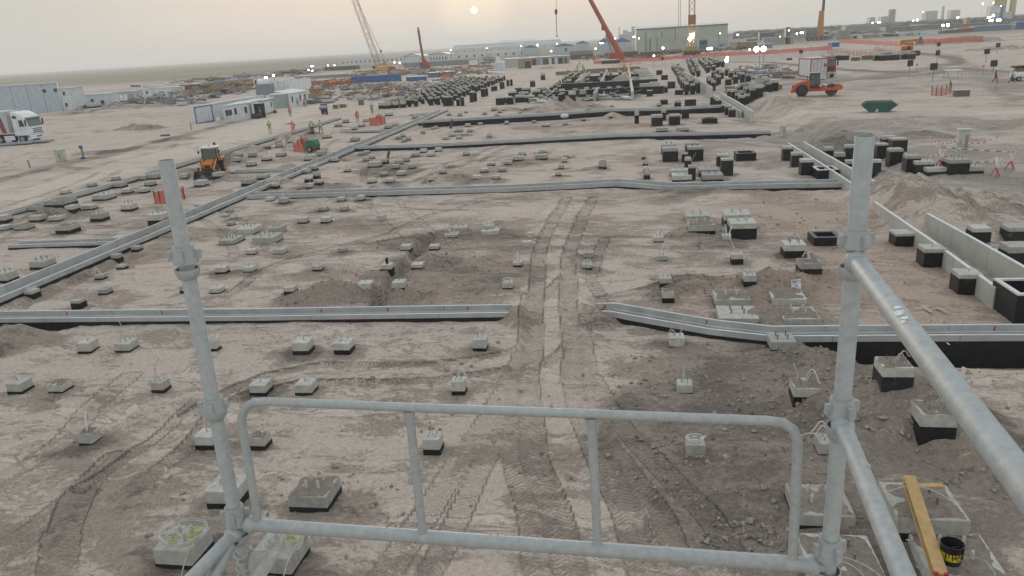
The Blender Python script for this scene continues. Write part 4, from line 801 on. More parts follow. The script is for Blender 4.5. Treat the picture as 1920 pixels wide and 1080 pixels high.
# black ground beams of the grid
def beam(label, px, top, wd, blk, z0=0.):
    P = [gz(x, y, top) for x, y in px]; r = thing('ground_beam', label, 'ground beam'); P2 = [(p[0], p[1]) for p in P]
    sweep(P2, [(-wd/2, z0-.3), (wd/2, z0-.3), (wd/2, top), (-wd/2, top)]).build('beam_core', CONC if not blk else M('bitumen_rim', (.1, .1, .1)), r)
    if blk:
        for s in (1, -1): sweep(P2, [(s*wd/2+s*.002, z0-.3), (s*wd/2+s*.01, z0-.3), (s*wd/2+s*.01, top-.06), (s*wd/2+s*.002, top-.06)]).build('bitumen_coat', BITU, r)
for i, px in enumerate((((1025, 172), (1116, 167), (1180, 163.5), (1245, 161)), ((1047, 157), (1157, 152), (1232, 147.5)), ((1063, 145), (1177, 139), (1198, 138)))): beam(f'{("near", "middle", "back")[i]} long black ground beam of the beam grid', px, (1.25, 1.3, 1.3)[i], 1.0, True)
for i, px in enumerate((((1079, 153), (1098, 136)), ((1127, 151.5), (1138.5, 130.5)), ((1186, 171), (1178.5, 126)), ((1114, 174), (1122, 163)), ((1086, 151), (1106, 134)))): beam(f'grey cross beam of the beam grid, {("left", "middle", "right, longest", "front, short", "second left")[i]}', px, 1.34, .42, False)
# ------------------------------------------------------------------ paints
def P_(name, col, **kw): kw.setdefault('dust', .3); kw.setdefault('rough', .5); kw.setdefault('sc', 1.5); return M(name, col, **kw)
WHITE = P_('white_paint', (.72, .74, .74)); ORANGE = P_('orange_paint', (.52, .095, .04), dust=.25); YORANGE = P_('yellow_orange_paint', (.46, .18, .03), dust=.35); YELLOW = P_('yellow_paint', (.60, .40, .05)); CRED = P_('crane_red', (.36, .065, .04)); DARK = P_('dark_steel', (.035, .037, .04), dust=.2); TYRE = M('tyre_rubber', (.03, .03, .032), .2, 8., .9, dust=.45, dsc=4.); RIMM = P_('rim_paint', (.35, .34, .32)); GREEN = P_('skip_green', (.035, .10, .075)); TRED = P_('truck_red', (.33, .035, .035)); GLASS = glass(); GLG = glass('cab_glass', (.10, .13, .12)); BLUE_ = P_('blue_paint', (.03, .10, .30)); GREY = P_('grey_paint', (.30, .32, .33)); CANV = P_('curtain_side', (.50, .51, .50), dust=.45, dsc=.8)
LAMP = glow('floodlight_glow', (.93, .95, 1.), 14.); LAMPO = glow('sodium_glow', (1., .62, .25), 8.)
def wheel(par, x, y, z, r, w, rim=RIMM):
    m_ = MB(); m_.tube([(x, y-w/2, z), (x, y-w/2+.06*r, z), (x, y+w/2-.06*r, z), (x, y+w/2, z)], [r*.9, r, r, r*.9], 24); t = m_.build('wheel', TYRE, par, smooth=True)
    m_ = MB(); m_.tube([(x, y-w/2-.012, z), (x, y+w/2+.012, z)], r*.55, 16); m_.tube([(x, y-w/2-.06, z), (x, y+w/2+.06, z)], r*.2, 10); m_.build('rim', rim, t, smooth=True); return t
def bx(par, name, mat, c, d, bev=.0, **kw): m_ = MB(); m_.box(c, d, **kw); return m_.build(name, mat, par, bevel=bev)
def side(par, name, mat, prof, y0, y1, bev=0.):   # x-z profile extruded across y
    m_ = MB(); m_.prism(prof, (0, y0, 0), (1, 0, 0), (0, 0, 1), (0, 1, 0), y1-y0); return m_.build(name, mat, par, bevel=bev)
def bar(par, name, mat, a, b_, r, n=8): m_ = MB(); m_.cyl(a, b_, r, n); return m_.build(name, mat, par, smooth=True)
def lorry():
    g = gh(76, 266); r = thing('articulated_lorry', 'white articulated lorry with dusty curtain trailer entering at the left edge', 'lorry', g, -.03); r.scale = (1.12,)*3
    side(r, 'cab', WHITE, [(-2.3, .95), (-.12, .95), (0, 1.15), (0, 2.0), (-.12, 2.05), (-.42, 3.05), (-.9, 3.55), (-1.6, 3.85), (-2.3, 3.9)], -1.23, 1.23, .05)
    for s in (-1, 1):
        side(r, 'side_window', GLASS, [(-1.35, 2.05), (-.62, 2.05), (-.82, 2.85), (-1.35, 2.85)], s*1.235-.006, s*1.235+.006); side(r, 'sleeper_window', GLASS, [(-2.1, 3.05), (-1.5, 3.05), (-1.6, 3.4), (-2.1, 3.4)], s*1.235-.006, s*1.235+.006)
        bx(r, 'headlight', M('lamp_lens', (.6, .6, .58), .05, rough=.2), (.005, s*.95, .92), (.04, .34, .2)); bx(r, 'mirror', DARK, (-.25, s*1.42, 2.5), (.12, .2, .7), .02); bx(r, 'side_skirt', WHITE, (-3.2, s*1.15, .72), (1.5, .1, .55), .02)
        bx(r, 'door_handle', DARK, (-1.25, s*1.24, 1.75), (.2, .03, .05))
    m_ = MB(); m_.hexa([(-.10, -1.1, 2.03), (-.02, -1.1, 2.03), (-.02, 1.1, 2.03), (-.10, 1.1, 2.03)], [(-.43, -1.08, 2.98), (-.36, -1.08, 2.98), (-.36, 1.08, 2.98), (-.43, 1.08, 2.98)]); m_.build('windscreen', GLG, r)
    bx(r, 'sun_visor', P_('visor_green', (.10, .22, .10)), (-.33, 0, 3.02), (.3, 2.3, .14), ry=.3); bx(r, 'grille', DARK, (.008, 0, 1.5), (.03, 1.5, .1)); bx(r, 'grille', DARK, (.008, 0, 1.72), (.03, 1.6, .08)); bx(r, 'grille', DARK, (.008, 0, 1.28), (.03, 1.5, .1))
    bx(r, 'bumper', WHITE, (-.1, 0, .72), (.3, 2.46, .5), .05); bx(r, 'number_plate', P_('plate_red', (.35, .08, .05)), (.058, 0, .78), (.02, .9, .16))
    bx(r, 'chassis', DARK, (-6, 0, .95), (9, .9, .25))
    for x in (-1.4, -4.6, -9.5, -10.8): [wheel(r, x, s*1.02, .52, .52, .34) for s in (-1, 1)]
    m_ = MB(); rnd = random.Random(2); prof = [(-14, 1.3)]+[(-14+k*.4, 4.0+.0*rnd.random()) for k in range(1)]+[(-2.95, 4.0), (-2.95, 1.3)]; m_.prism(prof, (0, -1.25, 0), (1, 0, 0), (0, 0, 1), (0, 1, 0), 2.5); t = m_.build('trailer', CANV, r, bevel=.04)
    for s in (-1, 1):
        m_ = MB(); m_.prism([(-4.3, 3.95), (-4.75, 3.95), (-3.9, 1.35), (-3.45, 1.35)], (0, s*1.256-.004, 0), (1, 0, 0), (0, 0, 1), (0, 1, 0), .008); m_.build('red_stripe', TRED, t)
        m_ = MB(); m_.prism([(-4.2, 3.95), (-3.9, 3.95), (-3.3, 1.35), (-3.42, 1.35)], (0, s*1.257-.004, 0), (1, 0, 0), (0, 0, 1), (0, 1, 0), .008); m_.build('black_stripe', DARK, t)
        for k in range(10): m_ = MB(); m_.box((-5.2-k*.85, s*1.27, 2.65), (.05, .03, 2.6)); m_.build('curtain_fold', CANV, t)
lorry()
def roller():
    g = gz(1527, 179.5, 1.08); r = thing('road_roller', 'orange single drum road roller parked on the sandy plateau', 'road roller', g, -.2); r.scale = (.95,)*3
    side(r, 'engine_hood', ORANGE, [(-2.75, .6), (-.6, .6), (-.6, 1.95), (-1.1, 2.05), (-2.2, 1.75), (-2.7, 1.45), (-2.95, .95)], -.75, .75, .06)
    bx(r, 'grille', DARK, (-2.82, 0, 1.3), (.12, 1.1, .35), ry=.3); bx(r, 'rear_bumper', ORANGE, (-2.75, 0, .7), (.5, 1.9, .35), .05)
    for s in (-1, 1): wheel(r, -1.6, s*.92, .78, .78, .5, DARK)
    side(r, 'cab_frame', DARK, [(-.75, 1.1), (.45, 1.1), (.6, 1.6), (.5, 2.9), (-.7, 2.9)], -.72, .72, .05)
    for s in (-1, 1):
        side(r, 'cab_window', GLG, [(-.6, 2.15), (.0, 2.15), (.0, 2.75), (-.6, 2.75)], s*.728-.006, s*.728+.006); side(r, 'cab_window', GLG, [(.08, 1.5), (.5, 1.5), (.46, 2.75), (.08, 2.75)], s*.728-.006, s*.728+.006); side(r, 'door_pane', GLG, [(-.6, 1.45), (.0, 1.45), (.0, 2.05), (-.6, 2.05)], s*.728-.006, s*.728+.006)
    bx(r, 'cab_roof', GREY, (-.1, 0, 2.95), (1.5, 1.6, .1), .03); bx(r, 'rear_window', GLG, (-.765, 0, 2.35), (.03, 1.2, .7))
    side(r, 'articulation', ORANGE, [(-.6, .6), (.9, .6), (.9, 1.15), (-.6, 1.2)], -.4, .4, .03)
    m_ = MB(); m_.tube([(2., -1.0, .76), (2., 1.0, .76)], .76, 40); m_.build('drum', M('drum_steel', (.06, .058, .055), .2, 4., .5, dust=.3), r, smooth=True)
    for s in (-1, 1): side(r, 'drum_frame', ORANGE, [(.7, .7), (2.9, .72), (3.3, .85), (3.3, 1.3), (2.7, 1.35), (2.1, 1.05), (.9, 1.15)], s*1.12-.07, s*1.12+.07, .03); side(r, 'frame_badge', DARK, [(1.9, .82), (2.1, .82), (2.0, 1.02)], s*1.2-.005, s*1.2+.005)
    bx(r, 'front_beam', ORANGE, (3.2, 0, 1.08), (.25, 2.2, .42), .04); bx(r, 'frame_cover', P_('cover_cream', (.55, .5, .4)), (1.1, 0, 1.38), (.9, 1.3, .3), .1, ry=.35)
    bar(r, 'mirror_arm', DARK, (.5, -.75, 2.0), (.85, -1.0, 2.1), .02); bx(r, 'mirror', DARK, (.87, -1., 2.15), (.06, .2, .25)); bar(r, 'exhaust_pipe', DARK, (-1.0, .4, 2.), (-1.0, .4, 2.5), .05)
roller()
def skip():
    g = gz(1647, 209.5, 1.05); r = thing('waste_skip', 'empty dark green waste skip standing on the sand', 'skip', g, -.22); r.scale = (.78,)*3; w = .85
    def hull(o, z0): return [(-1.05+o, z0), (1.05-o, z0), (2.05-o, .85), (1.5-o, 1.28), (-1.5+o, 1.28), (-2.05+o, .85)]
    for s in (-1, 1): side(r, 'side_plate', GREEN, hull(0, .0), s*w-.03, s*w+.03)
    for a, b_ in (((-1.05, 0), (-2.05, .85)), ((1.05, 0), (2.05, .85)), ((-1.05, .0), (1.05, .0))):
        m_ = MB(); d = Vector((b_[0]-a[0], 0, b_[1]-a[1])).normalized()*.0; m_.hexa([(a[0], -w+.03, a[1]), (b_[0], -w+.03, b_[1]), (b_[0], w-.03, b_[1]), (a[0], w-.03, a[1])], [(a[0]*.97, -w+.03, a[1]+.05), (b_[0]*.97, -w+.03, b_[1]+.05), (b_[0]*.97, w-.03, b_[1]+.05), (a[0]*.97, w-.03, a[1]+.05)]); m_.build('end_plate', GREEN, r)
    for s in (-1, 1): bar(r, 'top_rail', P_('skip_rim', (.16, .2, .17)), (-1.5, s*w, 1.28), (1.5, s*w, 1.28), .05); [bar(r, 'top_rail', P_('skip_rim', (.1, .1, .1)), (q*1.5, s*w, 1.28), (q*2.05, s*w, .85), .05) for q in (-1, 1)]
    for q in (-1, 1): bar(r, 'top_rail', P_('skip_rim', (.1, .1, .1)), (q*2.05, -w, .85), (q*2.05, w, .85), .05)
    m_ = MB(); m_.prism([(-.5, .08), (-.1, .02), (-.05, .3), (-.2, .48), (-.32, .44)], (0, -w-.036, 0), (1, 0, 0), (0, 0, 1), (0, 1, 0), .006); m_.build('pale_splash', M('pale_stain', (.45, .5, .48), .1), r)
skip()
def backhoe():
    g = gh(398, 328); r = thing('backhoe_loader', 'orange backhoe loader with black front bucket among the pedestals', 'backhoe loader', g, math.radians(-72)); r.scale = (.86,)*3
    side(r, 'hood', YORANGE, [(-.2, .75), (1.55, .75), (1.7, .9), (1.65, 1.35), (-.2, 1.6)], -.42, .42, .05); bx(r, 'grille', DARK, (1.70, 0, 1.05), (.06, .5, .3)); bx(r, 'chassis', DARK, (-.6, 0, .7), (3.4, .7, .3))
    for s in (-1, 1):
        wheel(r, 1.1, s*.85, .48, .48, .34, YORANGE); wheel(r, -1.2, s*.9, .75, .75, .45, YORANGE)
        m_ = MB(); m_.tube([(-.2, s*.62, 1.55), (.9, s*.62, 1.25), (1.6, s*.62, .95), (2.3, s*.62, .45)], [.09, .11, .1, .08], 8); m_.build('loader_arm', YORANGE, r, smooth=True); bar(r, 'hydraulic_ram', GREY, (.2, s*.62, 1.05), (1.3, s*.62, 1.25), .05)
        side(r, 'rear_mudguard', YORANGE, [(-2.0, 1.35), (-.4, 1.35), (-.5, 1.65), (-1.9, 1.65)], s*.88-.2, s*.88+.2, .03)
    m_ = MB(); m_.prism([(2.2, .75), (2.2, .12), (2.35, .02), (3.05, .0), (3.05, .05), (2.4, .08), (2.28, .2), (2.28, .72)], (0, -1.15, 0), (1, 0, 0), (0, 0, 1), (0, 1, 0), 2.3); b_ = m_.build('front_bucket', DARK, r)
    for s in (-1, 1): side(r, 'bucket_cheek', DARK, [(2.2, .75), (2.2, .1), (3.05, .0), (2.9, .3)], s*1.15-.02, s*1.15+.02)
    for x in (-.25, -1.55):
        for s in (-1, 1): bar(r, 'cab_post', DARK, (x, s*.72, 1.4), (x*.93, s*.66, 2.62), .05)
    side(r, 'cab_lower', DARK, [(-1.6, 1.), (-.2, 1.), (-.2, 1.6), (-1.6, 1.6)], -.72, .72, .03)
    for s in (-1, 1): side(r, 'side_glass', GLG, [(-1.5, 1.62), (-.3, 1.62), (-.33, 2.58), (-1.45, 2.58)], s*.68-.006, s*.68+.006)
    m_ = MB(); m_.hexa([(-.25, -.66, 1.62), (-.23, -.66, 1.62), (-.23, .66, 1.62), (-.25, .66, 1.62)], [(-.28, -.62, 2.58), (-.26, -.62, 2.58), (-.26, .62, 2.58), (-.28, .62, 2.58)]); m_.build('windscreen', GLG, r)
    bx(r, 'cab_roof', P_('roof_cream', (.62, .62, .56)), (-.9, 0, 2.7), (1.65, 1.55, .16), .05); bx(r, 'driver_seat', P_('vest_lime', (.3, .55, .12), dust=0), (-.9, 0, 1.9), (.3, .45, .5), .05)
    m_ = MB(); m_.cyl((-.7, 0, 2.78), (-.7, 0, 2.92), .07, 10); m_.build('beacon', glow('beacon_orange', (.6, .1, .03), .2), r)
    m_ = MB(); m_.tube([(-2.0, .2, .9), (-2.6, .2, 2.2), (-2.45, .2, 2.95)], [.16, .15, .12], 8); m_.tube([(-2.45, .2, 2.95), (-2.9, .2, 2.2), (-2.95, .2, 1.5)], [.1, .1, .08], 8); m_.build('rear_boom', DARK, r, smooth=True); bx(r, 'rear_bucket', DARK, (-2.9, .2, 1.3), (.5, .6, .5), .05)
    for s in (-1, 1): bx(r, 'mirror', DARK, (-.15, s*.98, 2.3), (.06, .16, .26)); bar(r, 'mirror_arm', DARK, (-.25, s*.7, 2.4), (-.15, s*.95, 2.4), .015)
backhoe()
def foot(A, B):                              # the two ends of a front foot; far ones are turned square to the site
    a, b_ = gh(*A), gh(*B)
    if (a[1]+b_[1])/2 > 170:
        Y = (gz(*A)[1]+gz(*B)[1])/2; a, b_ = at(A[0], A[1], Y), at(B[0], B[1], Y); a[2] = b_[2] = min(a[2], b_[2], .4)
    return a, b_
def container(label, A, B, yt, dpt, col, name='shipping_container', cat='container', doors=False, grp=None, z_off=0., ribs=True, roofc=None):
    """box standing on the ground between two photo points of its front foot, yt = photo height of its top at A"""
    a, b_ = foot(A, B); d = b_-a; d[2] = 0; L = float(np.hypot(d[0], d[1])); ang = math.atan2(d[1], d[0]); da = dep(a); h = (A[1]-yt)*da/FOC*1.04
    r = thing(name, label, cat, (a[0], a[1], min(a[2], b_[2])+z_off), ang, grp); m_ = MB()
    m_.box((L/2, dpt/2, h/2-.2), (L, dpt, h+.4)); w = m_.build('shell', col, r)
    if ribs:
        q = MB(); n = max(3, int(L/1.2))
        for k in range(n): q.box((L*(k+.5)/n, -.02, h/2), (L/n*.5, .05, h*.9))
        for k in range(3): q.box((L+.02, dpt*(k+.5)/3, h/2), (.05, dpt/6, h*.9)); q.box((-.02, dpt*(k+.5)/3, h/2), (.05, dpt/6, h*.9))
        q.build('corrugation', col, r)
    m_ = MB(); m_.box((L/2, dpt/2, h+.03), (L+.08, dpt+.08, .07)); m_.build('roof', roofc or P_('roof_dusty', (.50, .51, .50), dust=.4), r)
    return r, L, h
r, L, h = container('white box container with red edges beside the red truck', (1497, 148), (1519, 151), 117, 2.6, P_('container_white', (.62, .60, .62), dust=.15), z_off=.5)
for (x, y) in ((0, 0), (L, 0), (L, 2.6)): bx(r, 'corner_post', TRED, (x, y-.03 if y == 0 else y+.03, h/2), (.16, .1, h))
for y in (.45, 1.0, 1.6, 2.15): bar(r, 'door_bar', GREY, (L+.07, y, .2), (L+.07, y, h-.2), .03)
bx(r, 'door_label', TRED, (L+.06, 2.25, h*.62), (.02, .4, .5)); bx(r, 'bottom_rail', TRED, (L/2, -.04, .08), (L, .08, .16)); bx(r, 'top_rail', TRED, (L/2, -.05, h-.05), (L, .06, .14)); bx(r, 'top_rail', TRED, (L+.05, 1.3, h-.05), (.06, 2.6, .14))
def redtruck():
    g = gz(1557, 147, 1.0); r = thing('heavy_truck', 'dusty red truck facing the camera behind the orange roller', 'truck', (g[0], g[1]+1.5, g[2]), math.radians(-78)); r.scale = (1.05,)*3
    side(r, 'cab', TRED, [(-1.9, .9), (0, .9), (.06, 1.3), (-.12, 2.9), (-1.9, 3.0)], -1.2, 1.2, .06); m_ = MB(); m_.hexa([(.02, -1.08, 1.85), (.06, -1.08, 1.85), (.06, 1.08, 1.85), (.02, 1.08, 1.85)], [(-.1, -1.05, 2.75), (-.06, -1.05, 2.75), (-.06, 1.05, 2.75), (-.1, 1.05, 2.75)]); m_.build('windscreen', GLG, r)
    for z in (1.62, 1.42, 1.22): bx(r, 'grille', DARK, (.07, 0, z), (.04, 1.6, .11))
    bx(r, 'bumper', GREY, (.05, 0, .72), (.3, 2.4, .45), .05); bx(r, 'number_plate', WHITE, (.21, 0, .8), (.02, .5, .13)); bx(r, 'sun_visor', TRED, (.0, 0, 2.86), (.35, 2.3, .12), .02)
    for s in (-1, 1): bx(r, 'headlight', M('lamp_lens', (0, 0, 0)), (.21, s*.9, .74), (.03, .35, .2)); bx(r, 'mirror', DARK, (-.1, s*1.45, 2.2), (.12, .22, .7), .02); [wheel(r, x, s*1.0, .52, .52, .34) for x in (-.9, -4.2, -5.5)]
    for y in (-.9, -.3, .3, .9): m_ = MB(); m_.cyl((-.4, y, 2.95), (-.4, y, 3.12), .07, 8); m_.build('roof_lamp', P_('lamp_red', (.4, .05, .04)), r)
    bx(r, 'chassis', DARK, (-3.6, 0, .8), (6.5, .9, .3)); side(r, 'load_bed', TRED, [(-6.8, 1.1), (-2.2, 1.1), (-2.2, 2.2), (-6.8, 2.2)], -1.2, 1.2, .03); bx(r, 'pale_load', CANV, (-4.5, 0, 2.35), (4.2, 2.2, .3), .1)
redtruck()
# ------------------------------------------------------------------ cranes
def lattice(par, A, B, wid, mat, name='boom', r=.09, bay=None, tap=True):
    A, B = Vector(A), Vector(B); D = B-A; L = D.length; d = D.normalized(); s = Vector((0, 1, 0)); u = d.cross(s).normalized(); n = int(L/(bay or wid*1.1)); m_ = MB(); Pr = None
    def cs(t): k = wid/2*(min(1, .25+t/(.12*L), .25+(L-t)/(.12*L)) if tap else 1); q = A+d*t; return [q+u*k*a+s*k*b_ for a, b_ in ((-1, -1), (1, -1), (1, 1), (-1, 1))]
    for i in range(n+1):
        c = cs(L*i/n)
        if Pr:
            for k in range(4): m_.cyl(Pr[k], c[k], r, 5); m_.cyl(Pr[k], c[(k+1) % 4], r*.6, 4) if i % 2 else m_.cyl(Pr[(k+1) % 4], c[k], r*.6, 4)
        Pr = c
    return m_.build(name, mat, par)
def rope(par, a, b_, r=.05, mat=None): return bar(par, 'rope', mat or DARK, a, b_, r, 5)
def crane_base(label, x, y, Y=None):
    g = gh(x, y); return g, thing('crawler_crane', label, 'crane', g)
def lcrane():
    g, R = crane_base('crawler crane with tall red and white lattice boom behind the blue fence', 716, 138); Y = g[1]
    def q(x, y): return at(x, y, Y)-g
    S_ = FOC/dep(g)
    for s in (-1, 1): side(R, 'crawler_track', DARK, [(-3.2, .1), (3.2, .1), (3.6, .6), (3.2, 1.1), (-3.2, 1.1), (-3.6, .6)], s*2.2-.5, s*2.2+.5, .05)
    bx(R, 'upper_body', YELLOW, (.8, 0, 2.2), (6.5, 3.2, 1.9), .1); bx(R, 'counterweight', CRED, (4.8, 0, 2.0), (2.4, 3.6, 1.7), .08); bx(R, 'operator_cab', YELLOW, (-2.6, -1.6, 2.6), (1.8, 1.4, 2.2), .08); bx(R, 'cab_window', GLASS, (-2.6, -2.32, 2.9), (1.3, .04, 1.0))
    a, b_ = q(712, 130), q(655, -28); a[1] = b_[1] = 0; lattice(R, a, b_, 2.1, P_('lattice_red', (.36, .12, .09), dust=.1), r=.10)
    a2, b2 = q(718, 131), q(722, 115); lattice(R, (a2[0], 0, a2[2]), (b2[0], 0, b2[2]), 1.4, CRED, 'gantry', .12)
    rope(R, (b2[0], 0, b2[2]), b_, .06, GREY); rope(R, (b2[0], .6, b2[2]), (b_[0], .6, b_[2]), .06, GREY); rope(R, q(718, 118), q(676, 30), .05, GREY)
    bx(R, 'spreader', DARK, (b2[0]-1.4, 0, b2[2]+4.4), (.9, .3, .9), .1)
lcrane()
r, L, h = container('white site lorry cab beside the crawler crane', (736, 133), (744, 132), 124, 2.2, WHITE, 'lorry_cab', 'lorry', ribs=False); bx(r, 'cab_window', GLASS, (L*.55, -.03, h*.65), (L*.5, .05, h*.3)); [wheel(r, x, .1, .45, .45, .3) for x in (.4, L-.4)]
def rig():
    g = gh(797, 129); R = thing('piling_rig', 'rust red piling rig with a single thin upright mast', 'piling rig', g); Y = g[1]
    for s in (-1, 1): side(R, 'crawler_track', DARK, [(-2.2, .1), (2.2, .1), (2.5, .5), (2.2, 1.), (-2.2, 1.), (-2.5, .5)], s*1.5-.4, s*1.5+.4, .05)
    bx(R, 'upper_body', CRED, (.8, 0, 2.0), (4.2, 2.4, 1.8), .1); bx(R, 'operator_cab', CRED, (-1.2, -1.1, 2.2), (1.4, 1.2, 1.9), .08); bx(R, 'cab_window', GLASS, (-1.2, -1.72, 2.4), (1.0, .04, .9))
    a, b_ = at(796, 127, Y)-g, at(784, 56, Y)-g; MR = P_('mast_rust', (.20, .085, .06), dust=.1)
    m_ = MB(); m_.tube([a, a*.5+b_*.5, b_], [.75, .62, .5], 8); m_.build('mast', MR, R); m_ = MB(); m_.tube([b_, at(783.5, 51, Y)-g, at(786, 53, Y)-g], [.4, .35, .3], 6); m_.build('mast_head', MR, R)
    m_ = MB(); m_.tube([at(790, 100, Y)-g, at(800, 118, Y)-g, at(801, 128, Y)-g], [.25, .6, .9], 6); m_.build('backstay', CRED, R); rope(R, at(787, 56, Y)-g, at(793, 110, Y)-g, .08)
rig()
def tcrane():
    g, R = crane_base('red telescopic crawler crane with long boom leaning left and a hanging hook', 1150, 119); Y = g[1]; R.name = 'telescopic_crane'
    def q(x, y): p = at(x, y, Y)-g; return p
    s_ = dep(g)/FOC
    for s in (-1, 1): side(R, 'crawler_track', DARK, [(-4.2, .1), (2.2, .1), (2.6, .6), (2.2, 1.2), (-4.2, 1.2), (-4.6, .6)], s*2.-.5, s*2.+.5, .05)
    bx(R, 'upper_body', CRED, (.6, 0, 2.9), (4.6, 2.8, 2.4), .12); bx(R, 'counterweight', CRED, (3.2, 0, 2.6), (1.6, 3.2, 2.6), .1); bx(R, 'operator_cab', P_('cab_grey', (.22, .24, .23)), (-2.4, -1.4, 3.2), (1.9, 1.4, 2.2), .15); bx(R, 'cab_window', GLG, (-2.5, -2.12, 3.4), (1.3, .04, 1.2))
    p0, p1, p2, p3 = q(1165, 106), q(1140, 61), q(1107, 0), q(1046, -114)
    m_ = MB(); m_.tube([p0, p1], [1.35, 1.15], 6); m_.build('boom', CRED, R); m_ = MB(); m_.tube([p1, p2], [1.0, .9], 6); m_.build('boom_section', CRED, R); m_ = MB(); m_.tube([p2, p3], [.8, .6], 6); m_.build('boom_section', CRED, R)
    bar(R, 'lift_cylinder', GREY, q(1150, 104), q(1136, 66), .35); bx(R, 'winch', DARK, tuple(q(1130, 50)), (.9, .9, 2.6), .1)
    tip = q(1046, -114); a = at(1044.3, 68, Y)-g; x = a[0]
    dn = at(1045, 22, Y)-g; rope(R, (tip[0], 0, tip[2]), (x, 0, dn[2]), .09, GREY); rope(R, (x, 0, dn[2]), (x, 0, a[2]), .13)
    m_ = MB(); m_.tube([(x, 0, dn[2]+1.), (x, 0, dn[2]+.6), (x, 0, dn[2]-.6), (x, 0, dn[2]-1.2)], [.15, .55, .5, .1], 8); m_.build('hook_block', DARK, R); m_ = MB(); m_.tube([(x, 0, a[2]+.5), (x, 0, a[2]-.2)], [.2, .35], 6); m_.build('hook', DARK, R)
tcrane()
def ycrane():
    g = gh(1296, 104); R = thing('lattice_crane', 'yellow crawler crane with upright lattice boom before the big hall', 'crane', g); Y = g[1]
    def q(x, y): return at(x, y, Y)-g
    for s in (-1, 1): side(R, 'crawler_track', DARK, [(-3, .1), (3, .1), (3.4, .7), (3, 1.4), (-3, 1.4), (-3.4, .7)], s*2.6-.6, s*2.6+.6, .05)
    bx(R, 'upper_body', P_('dull_yellow', (.38, .28, .11)), (-.5, 0, 2.6), (5.2, 2.8, 1.9), .1); bx(R, 'operator_cab', P_('cab_blue', (.08, .16, .24)), (4.2, -1, 3.8), (3.2, 2.2, 3.4), .1); bx(R, 'cab_window', GLASS, (4.2, -2.13, 4.4), (2.4, .04, 1.2))
    LY = P_('lattice_yellow', (.42, .30, .16), dust=.1); a, b_ = q(1296, 99), q(1298.5, -40); a[1] = b_[1] = 0; lattice(R, a, b_, 2.0, LY, r=.13, tap=False)
    for dx in (-7, -3): bar(R, 'strut', P_('lattice_yellow', (0, 0, 0)), (q(1296+dx*1.2, 98)[0], 0, 3.5), tuple(q(1296, 72)), .22)
    m_ = MB(); c = q(1297, 37); m_.box((c[0], 0, c[2]), (2.8, 2.6, 3.4)); m_.build('boom_joint', P_('joint_rust', (.3, .13, .05)), R)
    for dx in (1271.5, 1275): p = q(dx, 92); t = q(dx, -40); rope(R, (p[0], 0, p[2]), (p[0], 0, t[2]), .10, GREY)
    m_ = MB(); c0, c1 = q(1270, -40), q(1298, -38); m_.cyl((c0[0], 0, c0[2]), (c1[0], 0, c1[2]), .3, 6); m_.build('boom_head', P_('lattice_yellow', (0, 0, 0)), R)
    for x, y in ((1293, 73), (1296, 70), (1297.5, 65)): c = q(x, y); bx(R, 'floodlight', LAMP, (c[0], -1.4, c[2]), (1.2, .3, .9))
ycrane()
def ocrane():
    g = gh(1533, 76); R = thing('telescopic_crane', 'orange telescopic crane standing nearly upright on the far right', 'crane', g); Y = g[1]
    def q(x, y): return at(x, y, Y)-g
    for k in range(4): [wheel(R, -5+k*2.6, s*1.3, .9, .9, .6) for s in (-1, 1)]
    bx(R, 'carrier', P_('carrier_grey', (.12, .13, .12)), (-1., 0, 1.9), (13, 2.8, 1.2), .1); bx(R, 'upper_body', P_('carrier_grey', (0, 0, 0)), (-4, 0, 4.2), (6, 2.8, 3.2), .2); bx(R, 'operator_cab', P_('cab_pale', (.4, .43, .43)), (4.2, -.6, 3.4), (3.2, 2.2, 2.6), .1); bx(R, 'cab_window', GLASS, (4.2, -1.73, 3.8), (2.4, .04, 1.))
    p = [q(1538, 67), q(1540.5, 20), q(1543, 20), q(1547, -30)]
    m_ = MB(); m_.tube([p[0], p[1]], [1.7, 1.5], 6); m_.build('boom', YORANGE, R); m_ = MB(); m_.tube([p[2], p[3]], [.9, .7], 6); m_.build('boom_section', DARK, R); bar(R, 'lift_cylinder', YORANGE, tuple(q(1536, 66)+np.array([-1, 0, 0])), tuple(q(1540, 24)+np.array([-.8, 0, 0])), .5)
ocrane()
